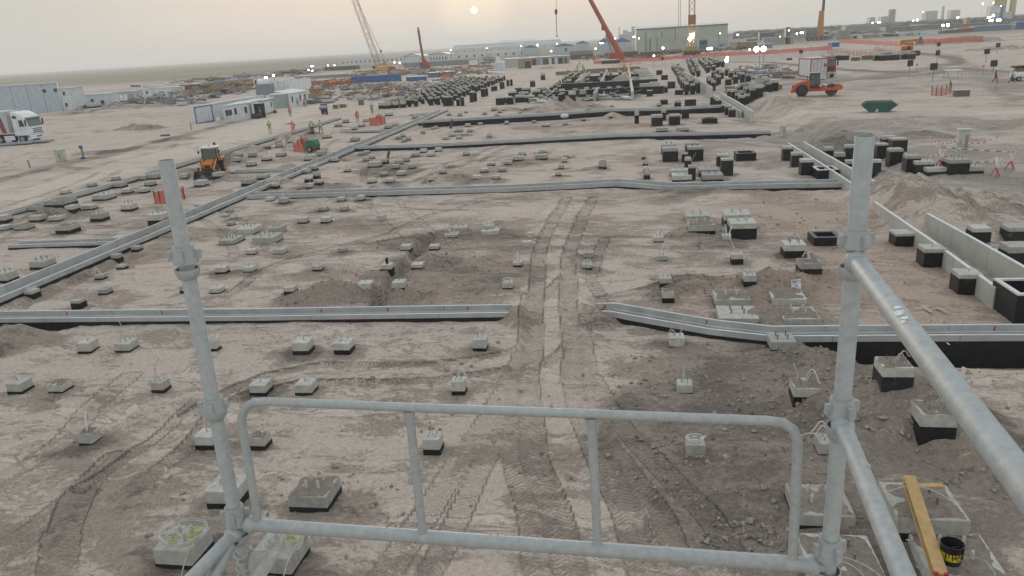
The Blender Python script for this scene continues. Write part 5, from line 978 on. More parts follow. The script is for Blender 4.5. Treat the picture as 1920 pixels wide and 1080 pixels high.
def lift():
    g = gh(1702, 105); R = thing('boom_lift', 'orange boom lift with folded arm and a worker basket on the right', 'boom lift', g, -.1)
    s_ = dep(g)/FOC
    for x in (-1.9, 1.9): [wheel(R, x, s*1.2, .62, .62, .5, DARK) for s in (-1, 1)]
    bx(R, 'chassis', ORANGE, (0, 0, .95), (4.0, 1.8, .6), .08); bx(R, 'turntable', ORANGE, (-.4, 0, 1.9), (2.6, 2.2, 1.0), .3); m_ = MB(); m_.tube([(-.2, -1.2, 1.9), (-.2, -1.25, 1.9)], .45, 14); m_.build('engine_vent', DARK, R)
    m_ = MB(); m_.box((-.6, 0, 2.9), (3.2, .9, .6), ry=.12); m_.build('lower_arm', YORANGE, R); m_ = MB(); m_.box((-.2, 0, 3.6), (3.8, .8, .55), ry=-.05); m_.build('upper_arm', YORANGE, R); m_ = MB(); m_.box((1.6, 0, 3.2), (.5, .7, 1.4), ry=.2); m_.build('knuckle', YORANGE, R)
    m_ = MB(); c = (2.5, 0, 2.9)
    for a in (-.55, .55):
        for b_ in (-.8, .8): m_.cyl((c[0]+a, b_, 2.7), (c[0]+a, b_, 3.9), .05, 5)
    for z in (2.75, 3.3, 3.9): [m_.cyl((c[0]-.55, s*.8, z), (c[0]+.55, s*.8, z), .05, 5) for s in (-1, 1)]; [m_.cyl((c[0]+s*.55, -.8, z), (c[0]+s*.55, .8, z), .05, 5) for s in (-1, 1)]
    m_.build('basket', P_('basket_grey', (.1, .08, .08)), R); bx(R, 'basket_floor', DARK, (2.5, 0, 2.72), (1.1, 1.6, .06))
lift()
# ------------------------------------------------------------------ buildings
CW = P_('cabin_white', (.62, .65, .66), dust=.25, dsc=.5); CB = P_('cabin_pale_blue', (.45, .52, .57), dust=.25, dsc=.5); RW = P_('roof_white', (.60, .63, .64), dust=.3, dsc=.4); DKW = glass('dark_window', (.05, .06, .065)); HALLG = P_('hall_green_grey', (.40, .44, .37), dust=.25, dsc=.06, sc=.15); SHR = P_('blue_roof', (.06, .15, .36)); GRW = P_('grey_fence_panel', (.22, .235, .25), dust=.3, dsc=.2)
def building(label, A, B, yt, dpt, col, cat='cabin', name='site_cabin', wins=(), doors=(), C=None, roof=None, trim=None, gable=0., over=.15, joints=0, winrow=None):
    """walls between the photo points A and B of the front foot, running back dpt metres (or to the photo point C)"""
    a, b_ = foot(A, B); d = (b_-a)[:2]; L = float(np.hypot(*d)); ang = math.atan2(d[1], d[0]); h = (A[1]-yt)*dep(a)/FOC*1.04; z = min(a[2], b_[2])-.05
    sh = 0.
    if C:
        c = gh(*C); e = (c-b_)[:2]; u = np.array([d[0], d[1]])/L; n = np.array([-u[1], u[0]]); dpt = float(e @ n); sh = float(e @ u)
    r = thing(name, label, cat, (a[0], a[1], z), ang); zt_ = h
    m_ = MB(); lo = [(0, 0, -.3), (L, 0, -.3), (L+sh, dpt, -.3), (sh, dpt, -.3)]; hi = [(p[0], p[1], h) for p in lo]; m_.hexa(lo, hi); m_.build('wall', col, r)
    rm = roof or RW; m_ = MB()
    if gable:                                    # ridge runs back from the front
        o = over; m_.prism([(-o, h), (L+o, h), (L/2, h+gable)], (0, -o, 0), (1, 0, 0), (0, 0, 1), (sh/dpt, 1, 0), dpt+2*o); m_.build('roof', rm, r)
        m_ = MB(); m_.prism([(-o, h), (L/2, h+gable), (L+o, h), (L+o, h+.35), (L/2, h+gable+.35), (-o, h+.35)], (0, -o-.1, 0), (1, 0, 0), (0, 0, 1), (0, 1, 0), .3); m_.build('gable_trim', trim or SHR, r)
    else:
        o = over; m_.hexa([(-o, -o, h+.01), (L+o, -o, h+.01), (L+sh+o, dpt+o, h+.01), (sh-o, dpt+o, h+.01)], [(-o, -o, h+.14), (L+o, -o, h+.14), (L+sh+o, dpt+o, h+.14), (sh-o, dpt+o, h+.14)]); m_.build('roof', rm, r)
    if trim:
        t = .14
        for x, y in ((0, 0), (L, 0), (L+sh, dpt)): bx(r, 'corner_post', trim, (x, y-.03, h/2), (t, t, h))
        bx(r, 'base_rail', trim, (L/2, -.04, .12), (L, .08, .26)); bx(r, 'eaves_rail', trim, (L/2, -.05, h-.06), (L, .06, .14))
    W = list(wins)
    if winrow: n, z0, ww, hh = winrow; W += [((k+.5)/n, z0, ww, hh) for k in range(n)]
    for u, z0, ww, hh in W:
        f = bx(r, 'window', WHITE, (L*u, -.03, h*z0), (ww+.2, .07, hh+.2)); bx(f, 'pane', DKW, (L*u, -.07, h*z0), (ww, .03, hh))
    for u, ww, hh, mt_ in doors: bx(r, 'door', mt_, (L*u, -.05, hh/2), (ww, .08, hh))
    if joints:
        for k in range(1, joints): bx(r, 'panel_joint', GREY, (L*k/joints, -.02, h/2), (.1, .05, h))
    return r, L, h
B_ = building
B_('tall two storey pale blue cabin block behind the white lorry', (-60, 222), (118, 207.8), 170.5+.0, 5, CB, wins=((.85, .75, .8, .9), (.97, .75, .8, .9)), joints=6)
B_('two storey white cabin with upper window at the right end of the pale block', (119, 208), (138, 206.5), 169, 5, CW, wins=((.45, .78, .7, .9), (.45, .28, .7, .9)))
B_('low white cabin with an open dark door right of the two storey block', (140, 205.5), (212, 196), 181, 3, CW, wins=((.1, .55, .7, .9), (.5, .6, .8, .8)), doors=((.75, .9, 2., DARK),))
B_('row of pale panel cabins with leaning doors at the left yard', (214, 192), (258, 185), 174, 3, P_('cabin_grey', (.42, .45, .45)), doors=((.15, 1., 2.1, WHITE), (.35, 1., 2.1, WHITE), (.52, 1., 2.1, WHITE), (.75, 1.4, 2.2, GREY)))
B_('white cabin with two windows in the middle of the left yard row', (259, 185), (282, 181.5), 168.5, 3, CW, wins=((.2, .6, .7, 1.), (.8, .6, .7, 1.)))
B_('long plain white cabin at the right of the left yard row', (283, 182), (338, 172.5), 167, 3, CW, doors=((.95, .5, 1.7, GREY),))
container('dark red container at the end of the white cabin row', (339, 173), (359, 171), 160.5, 2.6, P_('oxide_red', (.20, .06, .06)))
container('dark grey container next to the dark red one', (360.5, 172), (371, 170.5), 159.5, 2.6, P_('slate', (.10, .11, .12)))
container('pale olive container behind the timber stacks', (379, 168), (395, 166), 156, 2.6, P_('olive', (.28, .29, .22)))
container('faded blue container behind the timber stacks', (397, 166), (414, 163.5), 154, 2.6, P_('faded_blue', (.16, .24, .32)))
container('tan container left of the orange container', (417, 164), (450, 161), 152.5, 2.6, P_('tan', (.36, .31, .22)))
container('orange container beside the tank with black end', (452, 161), (470, 159.5), 150, 2.6, P_('container_orange', (.45, .19, .06)))
# cabins beside the haul road
r, L, h = B_('long white cabin with blue trim, nearest to the haul road', (369, 232), (401, 227.6), 201, 3, CW, C=(500, 205.5), trim=SHR, roof=RW)
B_('white cabin with three windows in front of the blue trimmed cabin', (422, 230.5), (470, 223), 201, 3, CW, wins=((.12, .6, .7, .9), (.25, .6, .7, .9), (.45, .62, .6, 1.), (.85, .62, .6, 1.)), C=(497, 214))
B_('white cabin with two narrow windows right of the dark porch', (492, 216.5), (515, 210.5), 191, 3, CW, wins=((.2, .6, .5, 1.), (.8, .62, .5, 1.)), trim=P_('trim_teal', (.12, .25, .27)))
r, L, h = B_('white cabin with corrugated end wall and two windows, rightmost of the front cabins', (544, 202), (580, 194.5), 177.5, 5, CW, wins=((.15, .58, .6, 1.2), (.55, .6, .6, 1.2), (.8, .6, .6, 1.2)), C=(553, 190))
q = MB(); e = np.array([L*0, 0, 0])
B_('corrugated pale green end block of the rightmost front cabin', (516, 203.5), (543, 201.5), 179.5, 4, P_('pale_green', (.44, .50, .47)), joints=9)
m_ = MB(); g = gh(483, 222); r = thing('porch', 'dark open porch cluttered with green bags between two front cabins', 'porch', (g[0], g[1], g[2])); s_ = dep(g)/FOC; bx(r, 'back_wall', P_('porch_brown', (.05, .045, .04)), (0, 1.2, 1.15), (20*s_, .2, 2.4)); bx(r, 'canopy', P_('pale_green', (0, 0, 0)), (0, .6, 2.4), (21*s_, 1.4, .08)); [bar(r, 'post', DARK, (x*s_, -.05, 0), (x*s_, -.05, 2.4), .05) for x in (-10, 10)]
for i, (x, y, c) in enumerate(((478, 222, GREEN), (484, 222.5, DARK))): g = gh(x, y); o = bx(None, 'refuse_bag', c, (0, 0, .4), (1.1, .8, .8), .25); o.location = g; tag(o, ('green refuse bag', 'black refuse bag')[i]+' heaped in front of the dark porch', 'refuse bag')
# tanks
g = gh(490, 163); r = thing('storage_tank', 'white horizontal tank with a black round end beside the orange container', 'tank', g, .15); s_ = dep(g)/FOC; R_ = 6.3*s_
m_ = MB(); m_.tube([(-1., 0, R_+.3), (17*s_, 0, R_+.3)], R_, 20); m_.build('barrel', WHITE, r, smooth=True); m_ = MB(); m_.tube([(-1.15, -.3, R_+.3), (-1.0, 0, R_+.3)], R_*1.0, 20); m_.build('end_cap', DARK, r); bx(r, 'cradle', GREY, (6*s_, 0, .3), (12*s_, 1.4, .9))
container('plain blue grey steel tank standing behind the front cabins', (481, 179.5), (507, 177.5), 160, 3, P_('tank_grey', (.22, .25, .28)), 'steel_tank', 'tank', ribs=False)
for i, (x0, x1, yb, yt, lb) in enumerate(((507, 520, 176, 156, 'leftmost'), (521, 531, 175, 155.5, 'second from left'), (531.5, 543, 174, 153, 'middle'), (546, 561, 170.5, 151, 'second from right'), (564, 579, 167, 149, 'rightmost'))):
    r, L, h = container(f'tall white plastic water tank, {lb} of five', (x0, yb), (x1, yb-.8), yt, 2.4, WHITE, 'water_tank', 'water tank', ribs=False, grp='white water tanks'); m_ = MB(); m_.cyl((L/2, 1.2, h), (L/2, 1.2, h+.25), .4, 12); m_.build('lid', WHITE, r, smooth=True)
# middle distance yard
container('bright blue tarpaulin fence in the storage yard', (660, 160), (752, 149.5), 145, .4, P_('tarp_blue', (.045, .13, .32), dust=.2), 'tarpaulin_fence', 'fence')
container('second blue tarpaulin stack right of the blue fence', (762, 155), (796, 150), 145.5, 3, P_('tarp_blue', (0, 0, 0)), 'covered_stack', 'stack')
container('grey blue covered stack beside the left pier field', (802, 146.5), (822, 144.5), 137.5, 4, P_('tarp_grey_blue', (.12, .17, .23)), 'covered_stack', 'stack'); container('small grey blue covered stack nearest to the orange net', (834, 145), (850, 143.5), 135.5, 4, P_('tarp_grey_blue', (0, 0, 0)), 'covered_stack', 'stack')
B_('long low shed with pale teal roof behind the water tanks', (552, 152), (664, 143), 144.5, 9, P_('shed_dim', (.25, .28, .28)), 'shed', 'storage_shed', roof=P_('teal_roof', (.38, .46, .46)), joints=7)
B_('long dark brown shed behind the teal roofed shed', (610, 135.5), (667, 128), 127, 8, P_('brown_shed', (.09, .08, .07)), 'shed', 'storage_shed', roof=P_('brown_shed', (0, 0, 0)))
B_('pale tent roofed shed behind the crawler crane', (664, 141), (700, 137.5), 134, 10, P_('shed_dim', (0, 0, 0)), 'shed', 'storage_shed', roof=P_('roof_sand', (.5, .47, .42)))
B_('far white barrack row with many small windows', (640, 126), (757, 117), 113, 12, CW, 'barrack', 'camp_barrack', winrow=(14, .6, 1.2, 1.2))
B_('white shed with blue gable behind the grey fence, left one', (759, 122), (789, 119), 108, 26, CW, 'shed', 'camp_shed', gable=1.6, trim=SHR, roof=RW)
B_('white shed with pale gable behind the grey fence, right one', (806, 117.5), (839, 114.5), 104, 26, CW, 'shed', 'camp_shed', gable=1., trim=SHR, roof=RW, winrow=(6, .5, .8, 2.))
B_('grey panel fence in front of the white sheds', (757, 129.5), (905, 117.5), 119, .4, GRW, 'fence', 'panel_fence', joints=16, over=.05)
B_('long white barrack with square windows and blue posts', (839, 113.5), (986, 101.5), 103.5, 10, CW, 'barrack', 'camp_barrack', winrow=(10, .55, 1.5, 1.7), joints=6, trim=P_('trim_slate', (.14, .19, .24)))
a = gh(846, 107); B_('longest white barrack with broad grey roof behind the windowed one', (848, 106), (1046, 90), 93.5, 30, P_('barrack_cream', (.55, .57, .54)), 'barrack', 'camp_barrack', winrow=(12, .62, 1.4, 1.2), gable=0)
r, L, h = B_('grey roofed hangar showing above the longest barrack', (848, 101), (1049, 85.5), 94, 40, P_('hangar_grey', (.30, .32, .33)), 'hangar', 'camp_hangar', roof=P_('hangar_grey', (0, 0, 0))); m_ = MB(); m_.prism([(-1, h+.2), (45, h+.2), (22, h+7.)], (0, 0, 0), (0, 1, 0), (0, 0, 1), (1, 0, 0), L); m_.build('ridge_roof', P_('hangar_grey', (0, 0, 0)), r)
for i, (x0, x1, yb, yt, lb) in enumerate(((983, 1008, 104, 91, 'beside the longest barrack'), (1041, 1075, 102, 88, 'with a big window, behind the shop row'), (1081, 1103, 97, 83, 'left of the red crane boom'), (1122, 1145, 95.5, 81, 'just left of the red crane boom'), (1150, 1183, 94, 80.5, 'between the red boom and the big hall'))):
    B_(f'small white hall with blue gable {lb}', (x0, yb), (x1, yb-1.5), yt, 22, CB, 'hall', 'camp_shed', gable=3. if i > 2 else 1.6, trim=SHR, roof=SHR, joints=3, wins=((.6, .55, 2., 2.2),) if i == 1 else ())
for i, (x, w, c, lb) in enumerate(((1008, 5, P_('bay_pale', (.4, .44, .45)), ''), (1014, 6, GREEN, ''), (1021, 5, DARK, ''), (1027, 6, CW, ''), (1033.5, 5, P_('bay_brown', (.07, .05, .045)), ''), (1039.5, 5, CW, ''), (1049, 12, DARK, ''), (1058.5, 6, GREEN, ''))): pass
r, L, h = B_('row of small shops with coloured doors under a white roof', (993, 125), (1067, 117.5), 109.5, 7, P_('shop_wall', (.30, .32, .31)), 'shop row', 'shop_row')
for u, w_, c in ((.12, .1, P_('bay_brown', (.07, .05, .045))), (.3, .07, P_('bay_pale', (.4, .44, .45))), (.38, .06, GREEN), (.45, .05, DARK), (.53, .06, CW), (.6, .05, P_('bay_brown', (0, 0, 0))), (.68, .06, CW), (.79, .11, DARK), (.92, .07, GREEN)): bx(r, 'shop_door', c, (L*u, -.06, h*.42), (L*w_, .1, h*.8))
B_('sand coloured hut left of the shop row', (971, 129), (993, 126.5), 111.5, 6, P_('sand_hut', (.30, .25, .18)), 'hut', 'site_hut', doors=((.85, 2.6, 2.6, DARK),)); B_('small white hut in front of the grey camp cabins', (928, 133), (945, 131.5), 118.5, 4, P_('hut_white', (.60, .66, .72), dust=.1), 'hut', 'site_hut', joints=3); B_('grey blue camp cabins behind the small white hut', (946, 127.5), (970, 125.5), 112, 8, P_('cabin_grey', (0, 0, 0)), 'cabin', 'site_cabin', joints=4)
for i, (x, y, t, lb) in enumerate(((880, 122, 114.5, 'left'), (887, 121.5, 113.5, 'right'))): r, L, h = container(f'small white cube tank on the sand bank, {lb} of the pair', (x, y), (x+7, y-.4), t, 3, WHITE, 'water_tank', 'water tank', ribs=False)
container('pale grey box beside the small concrete mixer', (898, 120), (908, 119), 111.5, 3, P_('tank_pale', (.45, .47, .46)), 'steel_tank', 'tank', ribs=False)
g = gh(917, 121); r = thing('concrete_mixer', 'grey concrete mixer drum truck beside the pale box', 'concrete mixer', g); m_ = MB(); m_.tube([(-3, 0, 3.0), (-1, 0, 3.2), (1.5, 0, 2.8), (3.2, 0, 2.2)], [.7, 1.7, 1.6, .6], 14); m_.build('drum', GREY, r, smooth=True); bx(r, 'chassis', DARK, (0, 0, 1.0), (8, 2, .5)); bx(r, 'cab', WHITE, (4.6, 0, 1.9), (1.8, 2.3, 2.4), .1); [wheel(r, x, s*1.1, .5, .5, .4) for x in (-2.5, 0, 4) for s in (-1, 1)]
# the big hall
def hall():
    a, b_ = foot((1193, 99), (1363.5, 92)); d = b_-a; L = float(np.hypot(d[0], d[1])); ang = math.atan2(d[1], d[0]); h = float(at(1193, 55, a[1])[2]-a[2])
    r = thing('industrial_hall', 'huge windowless pale green hall on the horizon', 'hall', a, ang); bx(r, 'wall', HALLG, (L/2, 22, h/2-.3), (L, 44, h+.6)); rnd = random.Random(4)
    m_ = MB(); m_.prism([(-.5, h+.05), (44.5, h+.05), (22, h+1.3)], (-.5, 0, 0), (0, 1, 0), (0, 0, 1), (1, 0, 0), L+1); m_.build('roof', P_('hall_roof', (.55, .57, .52), dust=.2), r); bx(r, 'eaves_gutter', P_('gutter_dark', (.12, .12, .09)), (L/2, -.2, h-.1), (L, .5, .5))
    for k in range(1, 13): bx(r, 'sheet_joint', P_('hall_joint', (.33, .36, .30)), (L*k/13, -.02, h/2), (.12, .06, h*.98))
    for u, z0, z1, w_ in ((.108, .12, .85, .5), (.155, .12, .6, .6), (.23, .05, .6, .35), (.283, .62, .85, .4), (.43, .5, .9, .35), (.61, .4, .7, .2), (.9, .2, .7, .2)): bx(r, 'wall_slit', P_('slit_dark', (.07, .075, .06), dust=0), (L*u, -.05, h*(z0+z1)/2), (w_, .1, h*(z1-z0)))
    bx(r, 'blue_door', P_('door_blue', (.12, .22, .28)), (L*.935, -.04, h*.12), (L*.06, .1, h*.22))
hall()
def far_box(label, x0, x1, yb, yt, Y, dpt, col, name, cat, grp=None, roof=None):
    A = at(x0, yb, Y); Bq = at(x1, yb, Y); T = at(x0, yt, Y); r = thing(name, label, cat, (A[0], Y, 0), 0, grp); w = Bq[0]-A[0]; z0 = A[2]; h = T[2]
    bx(r, 'wall', col, (w/2, dpt/2, (h-1)/2), (w, dpt, h+1))
    bx(r, 'roof', roof or P_('roof_dusty', (0, 0, 0)), (w/2, dpt/2, h+.15), (w+.4, dpt+.4, .3)); return r, w, h
# right hand camp and container yard
FB = [('beige site hut right of the hall', 1371, 1384, 92, 80, 400, P_('tan', (0, 0, 0))), ('brown container right of the hall', 1385, 1402, 91, 79.5, 400, P_('cont_brown', (.24, .17, .12))), ('second brown container right of the hall', 1403, 1418, 90, 79, 400, P_('cont_brown', (0, 0, 0))), ('pale container right of the brown pair', 1419, 1432, 89, 78, 400, CW), ('small pale blue block touching the hall corner', 1364, 1373, 88, 65, 460, CB), ('long low grey office block', 1432, 1488, 80.5, 72, 430, P_('office_grey', (.27, .30, .29))), ('dark flat roofed block behind the offices', 1424, 1452, 74, 62, 520, P_('slate', (0, 0, 0))), ('dark frame tower with a lamp beside the offices', 1473, 1481, 80, 52, 430, P_('slate', (0, 0, 0))), ('blue steel container at the end of the orange net', 1559, 1573.5, 92, 80, 330, BLUE_), ('blue pontoon lying before the offices', 1434, 1448, 88, 83, 360, P_('faded_blue', (0, 0, 0))),
 ('pale shed left of the container yard', 1547, 1556, 74, 57, 480, P_('shed_pale', (.36, .39, .37))), ('grey slatted container stack', 1572, 1594, 74, 58, 470, P_('cont_grey', (.25, .27, .25))), ('dark red short container', 1600, 1606, 77, 67, 470, P_('oxide_red', (0, 0, 0))), ('white short container', 1607, 1617, 76.5, 66, 470, CW), ('brown short container', 1618, 1626, 76, 66, 470, P_('cont_brown', (0, 0, 0))), ('tan short container', 1627, 1642, 76, 65, 470, P_('tan', (0, 0, 0))), ('pale blue short container', 1643, 1652, 77, 65, 470, CB), ('dark green short container', 1653, 1672, 76, 64, 470, P_('cont_green', (.06, .11, .09))), ('rust brown short container', 1673, 1683, 77, 64, 470, P_('cont_rust', (.22, .08, .04))),
 ('long white container', 1685, 1757, 78, 61, 470, P_('hut_white', (0, 0, 0))), ('brown container right of the long white one', 1763, 1771, 74, 58, 480, P_('cont_brown', (0, 0, 0))), ('dark green container beside it', 1772, 1793, 73, 57, 480, P_('cont_green', (0, 0, 0))), ('rust red container', 1794, 1823, 73, 54, 480, P_('cont_rust', (0, 0, 0))), ('long steel blue container', 1824, 1893, 72, 50, 480, P_('cont_steel_blue', (.10, .19, .29))), ('tan end container', 1894, 1902, 66, 48, 480, P_('tan', (0, 0, 0))), ('bright blue container at the right edge', 1903, 1950, 62, 42, 480, P_('cont_blue', (.03, .11, .28)))]
for lb, x0, x1, yb, yt, Y, c in FB: far_box(lb+' of the right hand yard' if 'yard' not in lb and 'hall' not in lb else lb, x0, x1, yb, yt, Y, 6, c, 'shipping_container' if 'container' in lb else 'site_block', 'container' if 'container' in lb else 'block')
far_box('long green roofed store behind the container yard', 1660, 1800, 64, 52, 620, 14, P_('store_green', (.13, .17, .14)), 'storage_shed', 'shed', roof=P_('store_roof', (.24, .28, .24))); far_box('long rust roofed store behind the right containers', 1800, 1890, 58, 46, 640, 14, P_('store_rust', (.17, .12, .09)), 'storage_shed', 'shed', roof=P_('store_roof2', (.28, .2, .16)))
far_box('white block between the far stores', 1717, 1736, 60, 47, 700, 14, CW, 'site_block', 'block'); far_box('grey far store at the left of the yard', 1585, 1660, 62, 50, 760, 14, P_('store_grey', (.2, .22, .2)), 'storage_shed', 'shed'); far_box('orange cube on the far stores', 1811, 1819, 50, 37, 660, 6, P_('container_orange', (0, 0, 0)), 'shipping_container', 'container')
# far plant
for i, (x0, x1, yb, yt, Y, c, lb) in enumerate(((1860, 1882, 40, -8, 900, P_('silo_yellow', (.40, .31, .12)), 'left yellow silo of the batching plant at top right'), (1889, 1901, 40, -8, 900, P_('silo_yellow', (0, 0, 0)), 'right yellow silo of the batching plant at top right'))):
    A, Bq, T = at(x0, yb, Y), at(x1, yb, Y), at(x0, yt, Y); w = (Bq[0]-A[0])/2; r = thing('silo', lb, 'silo', ((A[0]+Bq[0])/2, Y, 0)); m_ = MB(); m_.tube([(0, 0, 6), (0, 0, 8), (0, 0, T[2]), (0, 0, T[2]+2)], [w*.4, w, w, w*.5], 20); m_.build('barrel', c, r, smooth=True); [bar(r, 'leg', GREY, (w*.6*s, w*.6*q_, 0), (w*.6*s, w*.6*q_, 8), .4) for s in (-1, 1) for q_ in (-1, 1)]
far_box('white control house of the batching plant', 1856, 1878, 34, 12, 880, 10, CW, 'control_house', 'plant building'); far_box('pale lower block of the batching plant', 1872, 1896, 40, 24, 870, 10, CB, 'control_house', 'plant building'); far_box('blue post tower of the batching plant', 1875, 1879, 40, 11, 868, 3, BLUE_, 'lift_tower', 'tower')
far_box('slim far tower, pale with a dark top', 1669, 1678.5, 38, 22, 1500, 8, CW, 'far_tower', 'tower', roof=DARK); r, w, h = far_box('dark head of the slim far tower', 1668.5, 1679, 22.3, 18, 1499, 9, P_('slate', (0, 0, 0)), 'tower_head', 'tower')
for x, y0, y1, Y, lb in ((1766, 40, 11.5, 1800, 'thin grey chimney on the right horizon'), (1161.3, 75, 50, 1700, 'thin chimney of the far cement works')): A, T = at(x, y0, Y), at(x, y1, Y); r = thing('chimney', lb, 'chimney', (A[0], Y, 0)); k = 2.2 if x > 1500 else .9; m_ = MB(); m_.tube([(0, 0, 0), (0, 0, T[2])], [k*1.3, k], 10); m_.build('shaft', P_('far_concrete', (.26, .26, .25), dust=0), r)
for x0, x1, yt, Y, lb in ((1735, 1757, 21.5, 1700, 'far grey block left of the chimney'), (1782, 1799, 19.5, 1800, 'far grey block right of the chimney'), (1168, 1177, 57, 1650, 'low silo block of the far cement works'), (1177, 1184, 60, 1650, 'lowest silo block of the far cement works'), (1184, 1192, 50.5, 1650, 'tall silo block of the far cement works'), (1160, 1192, 65, 1640, 'long base block of the far cement works'), (1630, 1640, 33, 1500, 'far dark block right of the orange crane'), (1652, 1666, 31.5, 1500, 'far dark block next to the slim tower')): far_box(lb, x0, x1, yt+16, yt, Y, 20, P_('far_concrete', (0, 0, 0)), 'far_block', 'block')
# dark scrub and trees far off on the right
def wood():
    m_ = MB(); rnd = random.Random(8)
    for k in range(900):
        x = rnd.uniform(1380, 1960); Y = rnd.uniform(800, 1900); p = at(x, 60, Y); s = rnd.uniform(3, 7)*(Y/1300)**.5; h = rnd.uniform(3, 8); n = 6; v = []; f = []
        for i, (zz, q) in enumerate(((0, .7), (.35, 1.), (.75, .8), (1., .2))):
            for j in range(n): a = 6.28*j/n+i; rr = s*q*rnd.uniform(.7, 1.2); v.append((p[0]+rr*math.cos(a)*1.5, Y+rr*math.sin(a), h*zz))
        for i in range(3):
            for j in range(n): f.append((i*n+j, i*n+(j+1) % n, (i+1)*n+(j+1) % n, (i+1)*n+j))
        f.append(tuple(3*n+j for j in range(n))); m_.add(v, f)
    o = m_.build('far_scrub', M('scrub', (.07, .075, .055), .3, .1, .95)); tag(o, 'dark belt of scrub and low trees along the right horizon', 'scrub', kind='stuff')
wood()
# gentle rise of the desert behind the camp
m_ = MB(); A, Bq = at(920, 82, 5200), at(990, 76, 5200)
v = []; n = 40
for i in range(n+1):
    u = i/n; x = A[0]+(Bq[0]-A[0])*1.3*u; hh = 32*math.sin(u*3.14)**.6*(.8+.2*math.sin(u*9)); v += [(x, 5100, -1), (x, 5250, hh+H), (x, 5600, -1)]
m_.add(v, [(3*i, 3*i+3, 3*i+4, 3*i+1) for i in range(n)]+[(3*i+1, 3*i+4, 3*i+5, 3*i+2) for i in range(n)]); o = m_.build('hills', M('far_sand', (.3, .27, .2), .1, .01), smooth=True); o['kind'] = 'structure'
# ------------------------------------------------------------------ workers
SKIN = M('skin', (.22, .12, .08), .1, 20., .6); PANTS = P_('dark_trousers', (.03, .035, .05)); BOOT = P_('boots', (.03, .025, .02)); SHIRT = P_('navy_shirt', (.04, .06, .11)); LIME = P_('vest_lime', (.35, .62, .08), dust=.05); VOR = P_('vest_orange', (.75, .18, .05), dust=.05); KHAKI = P_('khaki_trousers', (.16, .13, .09)); HWHITE = P_('helmet_white', (.75, .75, .72)); HYEL = P_('helmet_yellow', (.65, .5, .06)); REFL = P_('reflective_tape', (.6, .6, .58))
POSE = {   # joints: hip, knee, ankle, toe per leg; shoulder, elbow, hand per arm (x right, y forward, z up), head
 'stand': dict(L=[(-.10, 0, .92), (-.12, .02, .5), (-.13, -.01, .09), (-.15, .16, .05)], R=[(.10, 0, .92), (.12, .02, .5), (.14, 0, .09), (.16, .17, .05)], A=[(-.20, 0, 1.42), (-.27, -.03, 1.13), (-.24, .12, .90)], B=[(.20, 0, 1.42), (.27, -.03, 1.13), (.25, .12, .90)]),
 'hands': dict(L=[(-.10, 0, .92), (-.13, .02, .5), (-.15, -.01, .09), (-.17, .16, .05)], R=[(.10, 0, .92), (.13, .02, .5), (.15, 0, .09), (.18, .17, .05)], A=[(-.20, 0, 1.42), (-.27, -.02, 1.14), (-.06, .2, 1.12)], B=[(.20, 0, 1.42), (.27, -.02, 1.14), (.06, .2, 1.16)]),
 'point': dict(L=[(-.10, 0, .92), (-.13, .02, .5), (-.16, -.01, .09), (-.18, .16, .05)], R=[(.10, 0, .92), (.13, .02, .5), (.16, 0, .09), (.19, .17, .05)], A=[(-.20, 0, 1.42), (-.28, -.03, 1.14), (-.22, .12, .95)], B=[(.20, 0, 1.42), (.47, .06, 1.40), (.72, .12, 1.42)]),
 'walk': dict(L=[(-.10, 0, .92), (-.11, .2, .55), (-.11, .28, .12), (-.11, .44, .08)], R=[(.10, 0, .92), (.11, .02, .5), (.11, -.30, .16), (.11, -.2, .05)], A=[(-.20, 0, 1.42), (-.25, -.15, 1.15), (-.24, -.08, .9)], B=[(.20, 0, 1.42), (.25, .08, 1.15), (.22, .28, .98)])}
